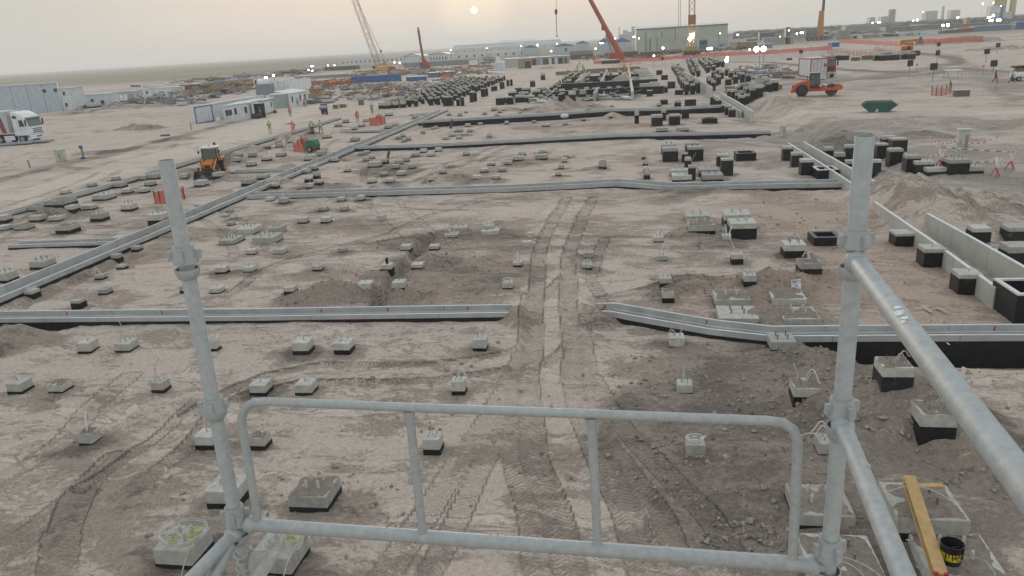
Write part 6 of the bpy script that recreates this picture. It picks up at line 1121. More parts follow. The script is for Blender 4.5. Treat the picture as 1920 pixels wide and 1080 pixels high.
def body_mesh(pose, pants, shirt):
    J = POSE[pose]; v = []; e = []; rad = []
    def add(p, r, par=None):
        v.append(p); rad.append(r); i = len(v)-1
        if par is not None: e.append((par, i))
        return i
    pel = add((0, 0, .96), .145); wa = add((0, 0, 1.12), .13, pel); ch = add((0, .01, 1.32), .155, wa); nk = add((0, 0, 1.48), .06, ch); jw = add((0, .03, 1.57), .075, nk); hd = add((0, .015, 1.66), .095, jw); tp = add((0, 0, 1.73), .07, hd)
    ns = add((0, .125, 1.635), .014, hd)
    for s in ('L', 'R'):
        p = J[s]; a = add(p[0], .10, pel); b_ = add(p[1], .07, a); c = add(p[2], .05, b_); add(p[3], .04, c)
    for s in ('A', 'B'):
        p = J[s]; a = add(p[0], .065, ch); b_ = add(p[1], .047, a); c = add(p[2], .035, b_); d = Vector(p[2])-Vector(p[1]); d.normalize(); q = Vector(p[2])+d*.07; hnd = add(tuple(q), .036, c)
        for k, (o, l) in enumerate(((-.03, .07), (-.01, .085), (.01, .08), (.03, .065))): add(tuple(q+d*l+Vector((o, .012*k, -.01))), .009, hnd)
        add(tuple(q+Vector((.045 if s == 'A' else -.045, .02, .0))), .011, hnd)
    me = bpy.data.meshes.new('body'); me.from_pydata(v, e, []); o = bpy.data.objects.new('body', me); COL.objects.link(o)
    sk = o.modifiers.new('s', 'SKIN'); sv = me.skin_vertices[0].data
    for i, r in enumerate(rad): sv[i].radius = (r, r*(.72 if 1 <= i <= 2 or i == 0 else 1))
    sv[0].use_root = True; sb = o.modifiers.new('d', 'SUBSURF'); sb.levels = 1; sb.render_levels = 1
    dg = bpy.context.evaluated_depsgraph_get(); dg.update(); m2 = bpy.data.meshes.new_from_object(o.evaluated_get(dg)); bpy.data.objects.remove(o)
    m2.materials.clear()
    for q in (SKIN, shirt, pants, BOOT): m2.materials.append(q)
    hands = [Vector(J[s][2]) for s in ('A', 'B')]
    for p in m2.polygons:
        c = p.center; p.use_smooth = True
        if c.z > 1.5: p.material_index = 0
        elif c.z < .13: p.material_index = 3
        elif any((c-h_).length < .16 and abs(c.x) > .18 or (c-h_).length < .08 for h_ in hands): p.material_index = 0
        elif c.z < .98 and abs(c.x) < .2: p.material_index = 2
        else: p.material_index = 1
    return m2
BODY = {}
def vest_mesh(col):
    m_ = MB(); v = []; f = []; n = 16
    for z, rx, ry in ((.92, .205, .15), (1.1, .20, .145), (1.3, .225, .155), (1.42, .215, .14), (1.47, .12, .10)):
        for k in range(n): t = 6.2832*k/n; v.append((rx*math.cos(t), ry*math.sin(t)+.005, z))
    for i in range(4):
        for k in range(n): f.append((i*n+k, i*n+(k+1) % n, (i+1)*n+(k+1) % n, (i+1)*n+k))
    m_.add(v, f); return proto(m_, 'safety_vest', col, smooth=True)
def helm_mesh(col):
    m_ = MB(); m_.tube([(0, .02, 1.685), (0, .02, 1.70), (0, .01, 1.76), (0, 0, 1.80), (0, 0, 1.815)], [.15, .125, .118, .08, .02], 14); return proto(m_, 'hard_hat', col, smooth=True)
VM = {}
def person(x, y, face, pose, vest, helm, pants, shirt, label, hgt_m=1.0, z=None):
    g = gh(x, y) if z is None else np.array(z); k = (pose, pants.name, shirt.name)
    if k not in BODY: BODY[k] = body_mesh(pose, pants, shirt)
    to = math.atan2(-g[0], g[1])                 # face = degrees turned from facing the camera
    r = thing('person', label, 'person', g, to+math.pi+math.radians(face)); r.scale = (hgt_m,)*3; shared('body', BODY[k], r)
    if vest:
        if vest.name not in VM: VM[vest.name] = vest_mesh(vest)
        w = shared('safety_vest', VM[vest.name], r)
        if ('t', 0) not in VM:
            m_ = MB()
            for zz in (1.04, 1.22): m_.tube([(0, .005, zz), (0, .005, zz+.05)], [.222, .226], 16, cap=False)
            VM[('t', 0)] = proto(m_, 'reflective_band', REFL, smooth=True)
        t = shared('reflective_band', VM[('t', 0)], w); t.scale = (1, .70, 1)
    if helm:
        if helm.name not in VM: VM[helm.name] = helm_mesh(helm)
        shared('hard_hat', VM[helm.name], r)
for a in ((507, 251, 20, 'hands', LIME, HYEL, P_('lime_trousers', (.25, .4, .08)), SHIRT, 'worker in lime vest with hands together, leftmost of the standing group'),
 (551, 254, -20, 'point', VOR, None, VOR, SHIRT, 'worker in full orange suit pointing with outstretched arm'),
 (586, 252, 170, 'stand', P_('vest_white_orange', (.62, .45, .40)), HWHITE, PANTS, SHIRT, 'worker in white and orange vest beside the pointing man'),
 (602, 251, 30, 'walk', LIME, HYEL, KHAKI, LIME, 'worker in lime jacket and khaki trousers leaning at the right of the group'),
 (545, 219, 200, 'stand', VOR, None, PANTS, SHIRT, 'worker in orange top alone on the haul road'), (558, 199.5, 180, 'stand', LIME, HYEL, PANTS, SHIRT, 'worker in yellow vest by the wall of the rightmost cabin'), (572, 202, 190, 'walk', VOR, None, PANTS, VOR, 'worker in orange jacket walking past the rightmost cabin'),
 (671, 230, 0, 'stand', VOR, VOR, P_('grey_trousers', (.2, .22, .25)), VOR, 'worker in orange vest standing left of the orange net enclosure'), (698, 214, 10, 'hands', LIME, HYEL, PANTS, SHIRT, 'worker in lime vest near the crowded left pier field'), (489, 221, 90, 'stand', LIME, HWHITE, P_('grey_trousers', (0, 0, 0)), SHIRT, 'worker in lime vest at the dark porch between the cabins'),
 (1865, 155, 80, 'walk', None, HWHITE, PANTS, SHIRT, 'worker in dark clothes walking on the right plateau'), (1896, 156, 80, 'walk', LIME, HWHITE, P_('blue_trousers', (.06, .09, .16)), LIME, 'worker in lime vest walking at the right edge'),
 (1065, 141, 20, 'stand', VOR, VOR, VOR, VOR, 'worker in orange suit at the left end of the timber formwork'), (1083, 133, 20, 'stand', LIME, HYEL, PANTS, LIME, 'worker in lime vest, left one above the timber formwork', 1.3), (1093, 132.5, 0, 'stand', LIME, HYEL, PANTS, LIME, 'worker in lime vest, right one above the timber formwork', 1.3), (1171, 137, 0, 'stand', VOR, VOR, VOR, VOR, 'worker in orange suit at the right end of the timber formwork', 1.4), (1087, 124.5, 90, 'stand', None, HWHITE, PANTS, SHIRT, 'worker in dark clothes on the road beyond the formwork', 1.3)): person(*a)
g = gh(1702, 105); c = math.cos(-.1); person(0, 0, 10, 'hands', P_('vest_dark_red', (.25, .05, .06)), HWHITE, PANTS, SHIRT, 'worker standing in the basket of the orange boom lift', 1.1, (g[0]+2.5*c, g[1]-2.5*.1, g[2]+2.76))

# ------------------------------------------------------------------ nets, tapes, posts, boards, lamps
def net_mat(name, col, al):
    if name in MATS: return MATS[name]
    m, nt, b = newmat(name); b.inputs['Base Color'].default_value = c4(col); b.inputs['Roughness'].default_value = .7
    tc = nd(nt, 'ShaderNodeTexCoord'); n = nd(nt, 'ShaderNodeTexNoise', Scale=1.2, Detail=3.); nt.links.new(tc.outputs['Object'], n.inputs['Vector']); r = nd(nt, 'ShaderNodeMapRange'); r.inputs[1].default_value = .3; r.inputs[2].default_value = .7; r.inputs[3].default_value = al-.15; r.inputs[4].default_value = al+.12; nt.links.new(n.outputs[0], r.inputs[0]); nt.links.new(r.outputs[0], b.inputs['Alpha']); MATS[name] = m; return m
NET = net_mat('orange_safety_net', (.68, .19, .13), .62); NETP = net_mat('dusty_orange_net', (.58, .27, .2), .42)
def net(label, px, hm, mat=NET, post=True, closed=False):
    G = [gh(x, y) for x, y in px]; r = thing('safety_net', label, 'net fence', G[0]); m_ = MB(); G = [g-np.array(r.location) for g in G]; G = G+[G[0]] if closed else G; v = []; f = []; rnd = random.Random(int(px[0][0])); pts = []
    for a, b_ in zip(G[:-1], G[1:]):
        n = max(2, int(np.linalg.norm(b_-a)/2.)); pts += [a+(b_-a)*k/n for k in range(n)]
    pts.append(G[-1])
    for p in pts: hh = hm*rnd.uniform(.82, 1.08); o = rnd.uniform(-.08, .08); v += [(p[0], p[1]+o, p[2]+.03), (p[0], p[1]+o*2, p[2]+hh)]
    f = [(2*i, 2*i+2, 2*i+3, 2*i+1) for i in range(len(pts)-1)]; m_.add(v, f); n_ = m_.build('mesh_panel', mat, r); md = n_.modifiers.new('t', 'SOLIDIFY'); md.thickness = .03
    if post:
        for p in (pts[::max(1, len(pts)//12)]): bar(r, 'post', P_('post_brown', (.1, .06, .04)), (p[0], p[1]+.1, p[2]-.1), (p[0], p[1]+.1, p[2]+hm*1.1), .05, 5)
    return r
net('longest orange net fence, running from the red crane past the big hall', ((1113, 120), (1170, 117.5), (1260, 112), (1340, 106.5), (1440, 101.5), (1560, 93)), 1.35); net('orange net fence in front of the right container yard', ((1690, 84), (1740, 82), (1790, 79.5), (1842, 77)), 1.6); net('orange net fence left of the boom lift', ((1572, 80), (1610, 82), (1650, 84), (1690, 87)), 1.6)
net('faded orange net lying along the bank left of the boom lift', ((1552, 100), (1600, 104), (1640, 108), (1680, 106)), 1.2, NETP); net('faded orange net at the foot of the boom lift', ((1640, 95), (1660, 101), (1690, 107)), 1.1, NETP)
net('orange net box behind the left scaffold post', ((291, 383), (310, 383), (345, 374), (330, 366)), .85, closed=True); net('orange net box beside the green compressor', ((552, 285), (570, 285), (588, 276), (566, 272)), .85, closed=True); net('orange net box behind the orange vested worker', ((694, 236), (706, 236), (722, 233), (712, 228)), 1.0, closed=True); net('orange net box around a pit on the right plateau', ((1747, 179), (1765, 180), (1783, 176), (1781, 168)), 1.0, NETP); net('small orange net among the far covered stacks', ((828, 152.5), (846, 150.5)), 2., post=False)
TW = P_('tape_white', (.7, .68, .66), dust=.1); TR = P_('tape_red', (.5, .07, .05), dust=.1)
def tape(label, px, h0, sag=.12, n=14, r_=.03):
    G = [gh(x, y)+np.array([0, 0, h0]) for x, y in px]; r = thing('barrier_tape', label, 'barrier tape', G[0]); A = MB(); k = 0
    for a, b_ in zip(G[:-1], G[1:]):
        P = [a+(b_-a)*t+np.array([0, 0, -4*sag*t*(1-t)])-np.array(r.location) for t in [i/n for i in range(n+1)]]
        o = len(A.v); A.tube(P, r_, 4); nf = 4*n
        for q in range(nf): A.m[len(A.f)-nf-2+q] = (q//4) % 2
    A.build('striped_tape', [TW, TR], r); return r
def tripod(label, x, y, hh=1.15):
    g = gh(x, y); r = thing('barrier_post', label, 'barrier post', g)
    for k in range(3): a = .4+k*2.094; bar(r, 'leg', TR, (.32*math.cos(a), .32*math.sin(a), 0), (0, 0, hh*.5), .03, 6); bar(r, 'arm', TW, (0, 0, hh*.45), (.2*math.cos(a+1), .2*math.sin(a+1), hh), .03, 6)
tape('red and white tape between the barrier posts, upper run', ((1750, 306), (1895, 318)), 1.05, .05); tape('red and white tape drooping between the barrier posts, lower run', ((1695, 312), (1760, 316), (1866, 330)), .85, .2); tape('slack white tape in front of the pale cabinet', ((1740, 282), (1790, 290), (1868, 282)), .9, .3)
for i, (x, y, lb) in enumerate(((1761, 316, 'middle barrier tripod behind the plateau piers'), (1894, 319, 'rightmost barrier tripod on the plateau'), (1866, 332, 'front barrier tripod right of the piers'), (1669, 311, 'barrier tripod right of the scaffold post'))): tripod('red and white '+lb, x, y)
def cabinet(label, x, y, w, h):
    g = gh(x, y); r = thing('electrical_cabinet', label, 'cabinet', g, -.2); bx(r, 'housing', P_('cabinet_cream', (.48, .49, .42)), (0, 0, h/2+.1), (w, w*.8, h), .02); bx(r, 'cap', P_('cabinet_cream', (0, 0, 0)), (0, 0, h+.14), (w*1.1, w*.9, .08), .03); bx(r, 'plinth', CONC, (0, 0, .0), (w*1.05, w*.85, .24)); bx(r, 'lettering_panel', P_('panel_grey', (.25, .28, .24)), (w*.22, -w*.41, h*.55), (w*.25, .02, h*.6))
cabinet('tall cream electrical cabinet on the right plateau', 1803, 285, .72, 1.35); cabinet('small grey green cabinet beside the left haul road', 116, 303, .85, 1.15); cabinet('small pale marker cabinet near the third channel end', 1467, 257, .5, .85)
g = gh(156, 298); r = thing('marker_post', 'bright blue marker post beside the left haul road', 'post', g); bar(r, 'shaft', P_('post_yellow', (.4, .33, .1)), (0, 0, 0), (0, 0, 1.2), .08); bx(r, 'head', BLUE_, (0, 0, 1.3), (.35, .2, .3), .03); bx(r, 'foot', BLUE_, (0, 0, .1), (.45, .3, .2), .03); bar(r, 'strut', BLUE_, (.16, 0, .1), (.16, 0, 1.3), .04)
g = gh(57, 315); r = thing('stake', 'short dark stake in the sand left of the grey cabinet', 'stake', g); bar(r, 'shaft', P_('stake_brown', (.12, .1, .085)), (0, 0, -.1), (-.1, 0, .85), .06); g = gh(359, 243); r = thing('stake', 'thin stake in the sand before the blue trimmed cabin', 'stake', g); bar(r, 'shaft', P_('stake_brown', (0, 0, 0)), (0, 0, -.1), (0, 0, 1.), .06)
for i, (x, y, hh, lb) in enumerate(((1704, 143, 2., 'left of the curving track'), (1748, 152, 2., 'at the crossing of the tracks'), (1756, 119, 2., 'beyond the curving track'), (1848, 117, 2., 'right of the curving track'), (1861, 138, 1.5, 'left of the walking men'), (1869, 102, 2., 'farthest right'), (1758, 100, 2.2, 'before the container yard'), (1501, 113, 2.2, 'left of the precast blocks'), (1242, 123, 2.2, 'left of the far lamp masts'), (1301, 113, 2., 'before the orange net'))):
    g = gh(x, y); r = thing('sign_board', f'small black sign board on a post {lb}', 'sign', g, random.Random(i).uniform(-.3, .3)); bar(r, 'post', GREY, (0, 0, 0), (0, 0, hh), .07, 6); bx(r, 'board', DARK, (0, -.08, hh), (.95, .05, .95), .01)
for x, y, lb in ((1718, 137, 'beside the left sign board'), (1842, 142, 'left of the walking men'), (1866, 168+4, 'right of the net box')): g = gh(x, y); r = thing('survey_stake', 'orange tipped survey stake '+lb, 'stake', g); bar(r, 'shaft', GREY, (0, 0, 0), (0, 0, 1.3), .05, 5); bx(r, 'tip', VOR, (0, 0, 1.35), (.25, .2, .35), .03)
def mast(label, x, yb, yl, heads, glow_m=LAMP, w=.5, stem=.07, Y=None):
    g = gh(x, yb) if Y is None else at(x, yb, Y); g = np.array([g[0], g[1], g[2] if Y is None else 0.]); top = at(x, yl, g[1]); h = max(1.5, float(top[2]-g[2])); r = thing('floodlight_mast', label, 'floodlight', g, 0); bar(r, 'pole', GREY, (0, 0, 0), (0, 0, h+.2), stem, 6)
    for i in range(heads): f = bx(r, 'lamp_head', DARK, ((i-(heads-1)/2)*w*1.25, -.1, h), (w*1.05, .3, w*.8), .03); q = MB(); q.cyl(((i-(heads-1)/2)*w*1.25, -.24, h), ((i-(heads-1)/2)*w*1.25, -.31, h), w*.46, 12); q.build('lens', glow_m, f)
    return r
for a in ((1422, 150, 92, 2, LAMP, .95, .09), (1362, 142, 108, 1, LAMP, .45), (1226, 130, 104.5, 1, LAMP, .5), (1243, 112, 90, 1, LAMP, .8), (1330, 108, 91, 2, LAMP, .8), (502, 166, 145, 2, LAMP, .45), (517, 165, 141, 1, LAMP, .6), (588, 140, 124, 2, LAMP, .6), (580, 140, 131, 1, LAMP, .5), (587, 141, 132.5, 1, LAMP, .6), (617, 136, 122.5, 1, LAMP, .5), (629, 134, 122, 1, LAMP, .5), (741, 130, 117, 1, LAMP, .6), (751, 131, 118, 1, LAMPO, .9), (909, 122, 109, 1, LAMP, .6), (968, 120, 110, 1, LAMP, .6), (1034, 110, 96, 1, LAMP, .8), (1117, 104, 91, 1, LAMP, .7), (797, 124, 112, 1, LAMP, .7), (1405, 106, 93, 1, LAMP, .5), (984, 132, 114, 0), (1247, 130, 112, 0), (1430, 152, 92, 0)):
    mast('floodlight mast %s' % {1422: 'with the brightest lamps, before the orange net at right', 1362: 'with two lamps one above the other in the right pier field', 1226: 'at the end of the far deep channel', 1243: 'in front of the green hall', 1330: 'in front of the right half of the hall', 502: 'with bright lamps beside the white horizontal tank', 517: 'behind the white water tanks', 588: 'with the top pair of lamps in the left yard', 580: 'with a small lamp left of the top pair', 587: 'with a low lamp below the top pair', 617: 'left above the brown shed', 629: 'right above the brown shed', 741: 'with white lamp beside the piling rig', 751: 'with the orange sodium lamp beside the piling rig', 909: 'beside the concrete mixer', 968: 'before the grey blue camp cabins', 1034: 'behind the shop row', 1117: 'left of the red telescopic crane', 797: 'right of the piling rig', 1405: 'small, left of the brightest lamps', 984: 'unlit, left of the beam grid', 1247: 'unlit and thin, before the hall', 1430: 'unlit and thin, beside the brightest lamps'}[a[0]], *a)
g = gh(1362, 142); t = at(1361, 113, g[1]); o = [q for q in S.objects if q.name.startswith('floodlight_mast') and 'one above' in q['label']][0]; bx(o, 'lens', LAMP, (-.1, -.3, t[2]-g[2]), (.5, .08, .55))
for x, yl, Y, hd, mt_, w_, lb in ((846, 94, 300, 1, LAMP, .7, 'at the left end of the windowed barrack'), (913, 90.5, 330, 1, LAMP, .5, 'above the windowed barrack'), (978, 86, 330, 1, LAMP, .6, 'left on the longest barrack'), (1009, 84.5, 330, 1, LAMP, 1.1, 'brightest on the longest barrack'), (1045, 82, 340, 1, LAMP, .6, 'right on the longest barrack'), (1128, 81, 370, 3, LAMP, .8, 'triple, on the hall left of the red boom'), (1152, 72, 400, 2, LAMP, .9, 'right of the red boom'), (1189, 69, 400, 2, LAMP, .9, 'left of the big hall'), (1198, 72, 405, 1, LAMP, .8, 'on the left corner of the big hall'), (1349, 62.5, 400, 1, LAMP, .9, 'high on the right of the big hall'), (1382, 65, 460, 2, LAMP, .8, 'right of the big hall'), (1461, 69, 440, 1, LAMP, 1., 'low over the grey offices'), (1477, 57, 430, 1, LAMP, 1.1, 'on the dark frame tower'), (1492, 63.5, 450, 1, LAMP, 1.4, 'left of the pair near the orange crane'), (1501, 61.5, 450, 2, LAMP, 1.3, 'right of the pair near the orange crane'), (1631, 43, 600, 1, LAMP, 1.4, 'left of the pair over the left of the yard'), (1643, 42, 600, 2, LAMP, 1.6, 'right of the pair over the left of the yard'), (1706, 39, 600, 1, LAMP, 1.2, 'small left of the yard'), (1713, 38, 600, 1, LAMP, 2., 'over the middle stores'), (1762, 48, 520, 1, LAMP, 2.3, 'left of the big pair over the long containers'), (1771, 47.5, 520, 1, LAMP, 3., 'right of the big pair over the long containers'), (1788, 33.5, 700, 1, LAMP, 2.6, 'single over the far stores'), (1846, 33, 620, 2, LAMP, 1.8, 'upper of the cluster before the plant'), (1853, 29.5, 622, 1, LAMP, 2.8, 'topmost of the cluster before the plant'), (1850, 39, 618, 2, LAMP, 2., 'lowest of the cluster before the plant'), (1864, 38, 621, 2, LAMP, 2.4, 'rightmost of the cluster before the plant'), (1831, 8, 1100, 1, LAMPO, 4., 'orange, left of the pair in the top right sky'), (1851, 6, 1100, 1, LAMPO, 4., 'orange, right of the pair in the top right sky'), (1865, 12, 860, 1, LAMP, 1.6, 'white on the plant house'), (1874, 11.5, 860, 1, P_('lamp_green', (.3, .7, .2)), 1.4, 'greenish on the plant house'), (1723, 23, 1300, 1, LAMPO, 2.5, 'small and orange on the right horizon')):
    mast('floodlight '+lb, x, 100, yl, hd, mt_, w_*.62, .12, Y)
# ------------------------------------------------------------------ small things on the ground
WOOD = M('yellow_timber', (.46, .30, .13), .12, 6., .7, dust=.05); WOODB = M('brown_timber', (.26, .17, .10), .2, 3., .85, dust=.2)
def plank():
    r = thing('timber_beam', 'yellow timber beam leaning over the big block at lower right', 'timber beam', (0, 0, 0)); a, b_ = gz(1703, 905, 1.0), gz(1764, 1082, .62); A = Vector(a)+Vector((0, .0, .1)); Bv = Vector(b_)
    d = (Bv-A).normalized(); s = d.cross(Vector((0, 0, 1))).normalized(); u = s.cross(d)
    def rect(nm, w, t, o, mat): m_ = MB(); q = lambda p, i, j: p+s*(w/2*i)+u*(t/2*j)+u*o; m_.hexa([q(A, -1, -1), q(A, 1, -1), q(A, 1, 1), q(A, -1, 1)], [q(Bv, -1, -1), q(Bv, 1, -1), q(Bv, 1, 1), q(Bv, -1, 1)]); return m_.build(nm, mat, r, bevel=.004)
    rect('flange', .21, .04, .06, WOOD); rect('web', .07, .12, -.02, WOODB); rect('flange', .21, .04, -.10, WOOD)
    for i in (-1, 1): m_ = MB(); c = Bv+s*.075*i+u*.0; m_.box(tuple(c-d*.015+u*.06), (.06, .06, .05)); m_.build('red_end_mark', RED, r)
plank()
g0 = gz(1705, 911, .98); g1 = gz(1768, 911, .98); r = thing('timber_offcut', 'short yellow timber lath lying on the back edge of the big block', 'timber', (0, 0, 0)); m_ = MB(); c = (g0+g1)/2; m_.box(tuple(c), (float(np.hypot(*(g1-g0)[:2])), .12, .05), math.atan2(g1[1]-g0[1], g1[0]-g0[0])); m_.build('lath', WOOD, r, bevel=.004)
def bucket():
    g = gz(1781, 1052, .55); r = thing('paint_bucket', 'open black bucket with a yellow printed band beside the leaning beam', 'bucket', g); s_ = dep(g)/FOC; R_ = 20*s_; h = .36
    m_ = MB(); v = []; f = []; n = 28; pr = [(0, 0), (0, R_*.92), (h, R_), (h+.012, R_*1.04), (h+.012, R_*.95), (h*.5, R_*.9), (h*.5, 0)]
    for z, rr in pr:
        for k in range(n): t = 6.2832*k/n; v.append((rr*math.cos(t), rr*math.sin(t), z))
    for i in range(len(pr)-1):
        for k in range(n): f.append((i*n+k, i*n+(k+1) % n, (i+1)*n+(k+1) % n, (i+1)*n+k))
    m_.add(v, f); m_.build('pail', BITU, r, smooth=True)
    m_ = MB(); m_.tube([(0, 0, h*.28), (0, 0, h*.68)], [R_*.962, R_*.988], 28, cap=False); bd = m_.build('yellow_band', P_('band_yellow', (.62, .50, .02), dust=.1), r, smooth=True)
    rnd = random.Random(2); d = MB()
    for k in range(7):
        a = -2.4+k*.28; z0 = h*(.9-.35*rnd.random()*(k % 3 == 0)); d.tube([(R_*1.0*math.cos(a), R_*1.0*math.sin(a), h*.95), (R_*1.0*math.cos(a), R_*1.0*math.sin(a), z0*.55)], [.014, .006], 6)
    d.build('tar_drip', BITU, r, smooth=True)
    cu = bpy.data.curves.new('lettering', 'FONT'); cu.body = 'POL'; cu.size = h*.36; cu.align_x = 'CENTER'; cu.extrude = .002; to = bpy.data.objects.new('lettering', cu); COL.objects.link(to); dg = bpy.context.evaluated_depsgraph_get(); dg.update(); me = bpy.data.meshes.new_from_object(to.evaluated_get(dg)); bpy.data.objects.remove(to)
    for q in me.vertices: a = -1.25+q.co.x/(R_*1.0); z = h*.35+q.co.y; rr = R_*.99+.003+q.co.z; q.co = (rr*math.cos(a), rr*math.sin(a), z)
    me.materials.clear(); me.materials.append(BITU); shared('lettering', me, bd)
    m_ = MB(); m_.tube([(R_*math.cos(t), R_*math.sin(t)-.02, h*.9-.16*math.sin(t*1.0)) for t in [k*math.pi/10 for k in range(11)]], .006, 6); m_.build('wire_handle', STEEL, r, smooth=True)
bucket()
def tag_sheet():
    g = gh(1493, 541); r = thing('paper_notice', 'white sheet with blue handwriting stuck on a soil heap', 'notice', g, .15); s_ = dep(g)/FOC; w = 19*s_; h = 17*s_
    m_ = MB(); v = []; f = []
    for i in range(6):
        for j in range(6): u, q = i/5, j/5; v.append(((u-.5)*w*(1-.12*(1-q)), .06*q+.03*math.sin(u*5+q*3), q*h))
    f = [(i*6+j, i*6+6+j, i*6+7+j, i*6+j+1) for i in range(5) for j in range(5)]; m_.add(v, f); p = m_.build('sheet', P_('paper_white', (.74, .74, .76), dust=.05), r); md = p.modifiers.new('t', 'SOLIDIFY'); md.thickness = .004
    cu = bpy.data.curves.new('handwriting', 'FONT'); cu.body = 'SERT2'; cu.size = h*.38; cu.align_x = 'CENTER'; cu.extrude = .002; to = bpy.data.objects.new('handwriting', cu); COL.objects.link(to); dg = bpy.context.evaluated_depsgraph_get(); dg.update(); me = bpy.data.meshes.new_from_object(to.evaluated_get(dg)); bpy.data.objects.remove(to); me.transform(Matrix.Translation((0, .0, h*.68)) @ Matrix.Rotation(math.pi/2, 4, 'X')); me.materials.clear(); me.materials.append(P_('ink_blue', (.03, .08, .2))); shared('handwriting', me, p)
    bx(p, 'red_mark', RED, (.02, -.02, h*.35), (w*.22, .01, h*.06), ry=.4); bx(r, 'stake', WOODB, (0, .1, h*.3), (.05, .04, h*.8))
tag_sheet()
# cable coils with yellow-green wire on the two nearest blocks
def coil(label, x, y, z, R_, n, rows):
    g = gz(x, y, z); r = thing('cable_coil', label, 'cable coil', g); m_ = MB(); rnd = random.Random(n); P = []
    for k in range(n*18): a = 6.2832*k/18; q = R_*(1+.06*math.sin(a*.37+k*.01)+.03*rnd.random()); P.append((q*math.cos(a)*1.05, q*math.sin(a)*.95, .03+.014*(k/18)+.02*math.sin(a*2)))
    P += [(P[-1][0]-.02*k, P[-1][1]-.09*k, max(-.5, P[-1][2]+.02-.012*k*k)) for k in range(1, 9)]; m_.tube(P, .011, 6); m_.build('grey_cable', PIPE, r, smooth=True)
    YG = P_('earth_wire', (.30, .33, .09), dust=0, rough=.5); m_ = MB()
    for k in range(rows): a0 = rnd.uniform(0, 6); c = (rnd.uniform(-.25, .25)*R_/.35, rnd.uniform(-.25, .1)*R_/.35); m_.tube([(c[0]+.13*math.cos(a0+i*.6)*(1-.03*i), c[1]+.13*math.sin(a0+i*.6), .06+.05*abs(math.sin(i*.8+k))) for i in range(9)], .012, 6)
    m_.build('earth_wire', YG, r, smooth=True); return r
coil('coiled grey cable with yellow green wire on the block left of the post', 345, 1003, .56, .42, 4, 6); coil('loosely coiled grey cable and yellow wire on the block below the guard panel', 530, 1022, .58, .36, 2, 3)
def loose(label, px, zz, rr=.012, mat=PIPEW):
    P = [gz(x, y, z) for (x, y), z in zip(px, zz)]; g = P[0]; r = thing('loose_conduit', label, 'conduit', g); Q = []
    for i in range(len(P)-1):
        p0, p1, p2, p3 = P[max(0, i-1)], P[i], P[i+1], P[min(len(P)-1, i+2)]
        for k in range(6): t = k/6; Q.append(.5*((2*p1)+(-p0+p2)*t+(2*p0-5*p1+4*p2-p3)*t*t+(-p0+3*p1-3*p2+p3)*t**3)-g)
    Q.append(P[-1]-g); m_ = MB(); m_.tube(Q, rr, 6); m_.build('pipe', mat, r, smooth=True)
loose('pale conduit arching over the block behind the right guard post', ((1492, 820), (1520, 812), (1552, 822), (1560, 840)), (.2, .5, .45, .2)); loose('grey conduit looping over the soil covered block under the beam', ((1658, 924), (1700, 912), (1745, 918), (1785, 940), (1800, 956)), (.95, 1.08, 1.08, 1.04, .95), .010, PIPE); loose('thick pale conduit pole standing against the bent channel', ((1270, 650), (1277, 622), (1283, 597)), (.35, .85, 1.35), .016); loose('pale conduit whip standing left of the right scaffold post', ((1494, 740), (1496, 710), (1489, 682)), (.2, .7, 1.2), .016)
loose('grey conduits curling over the corner block at the bottom right', ((1568, 1042), (1600, 1050), (1635, 1068), (1660, 1090)), (.5, .55, .55, .5), .009, PIPE); loose('second grey conduit curling over the corner block at the bottom right', ((1572, 1050), (1600, 1062), (1625, 1085)), (.5, .54, .5), .009, PIPE); loose('grey conduit bent over the bolts of the bottom right block', ((1806, 1045), (1840, 1048), (1862, 1070), (1868, 1090)), (.5, .62, .6, .5), .009, PIPE); loose('tall whip of conduit bent over the blocks by the twin broad blocks', ((1380, 482), (1374, 460), (1368, 440), (1372, 425)), (.4, .9, 1.3, 1.2)); loose('long grey conduit over the sand left of the lower pedestals', ((293, 706), (290, 690), (297, 672), (292, 668)), (.3, .6, .9, 1.), .012, PIPE)
for i, (a, b_, t, lb) in enumerate((((1732, 580), (1748, 590), .05, 'short pale plank lying in the pit left of the big ledger'), ((1756, 580), (1778, 592), .04, 'thin pale lath lying in the pit under the big ledger'), ((972+0, 340), (740, 302), .0, ''), ((725, 308), (740, 297), .12, 'dark pipe leaning on the blocks behind the second channel'), ((845, 241), (853, 235), .15, 'dark pipe leaning on the blocks behind the third channel'))):
    if not lb: continue
    p, q = gh(*a), gh(*b_); r = thing('plank' if i < 2 else 'steel_pipe', lb, 'plank' if i < 2 else 'pipe', p); m_ = MB(); d = q-p; m_.cyl((0, 0, .05), (d[0]*(.4 if i > 1 else 1), d[1]*(.4 if i > 1 else 1), .06+(.8 if i > 1 else 0)), t, 6); m_.build('board' if i < 2 else 'barrel', M('pale_board', (.5, .42, .32), .1, 5.) if i < 2 else BITU, r)
g = gh(1059, 229); o = bx(None, 'plastic_bag', P_('bag_cyan', (.55, .66, .70), dust=0), (0, 0, .75), (1.0, .7, .5), .2); o.location = g; tag(o, 'crumpled pale blue plastic bag on a block near the fourth channel', 'plastic bag')
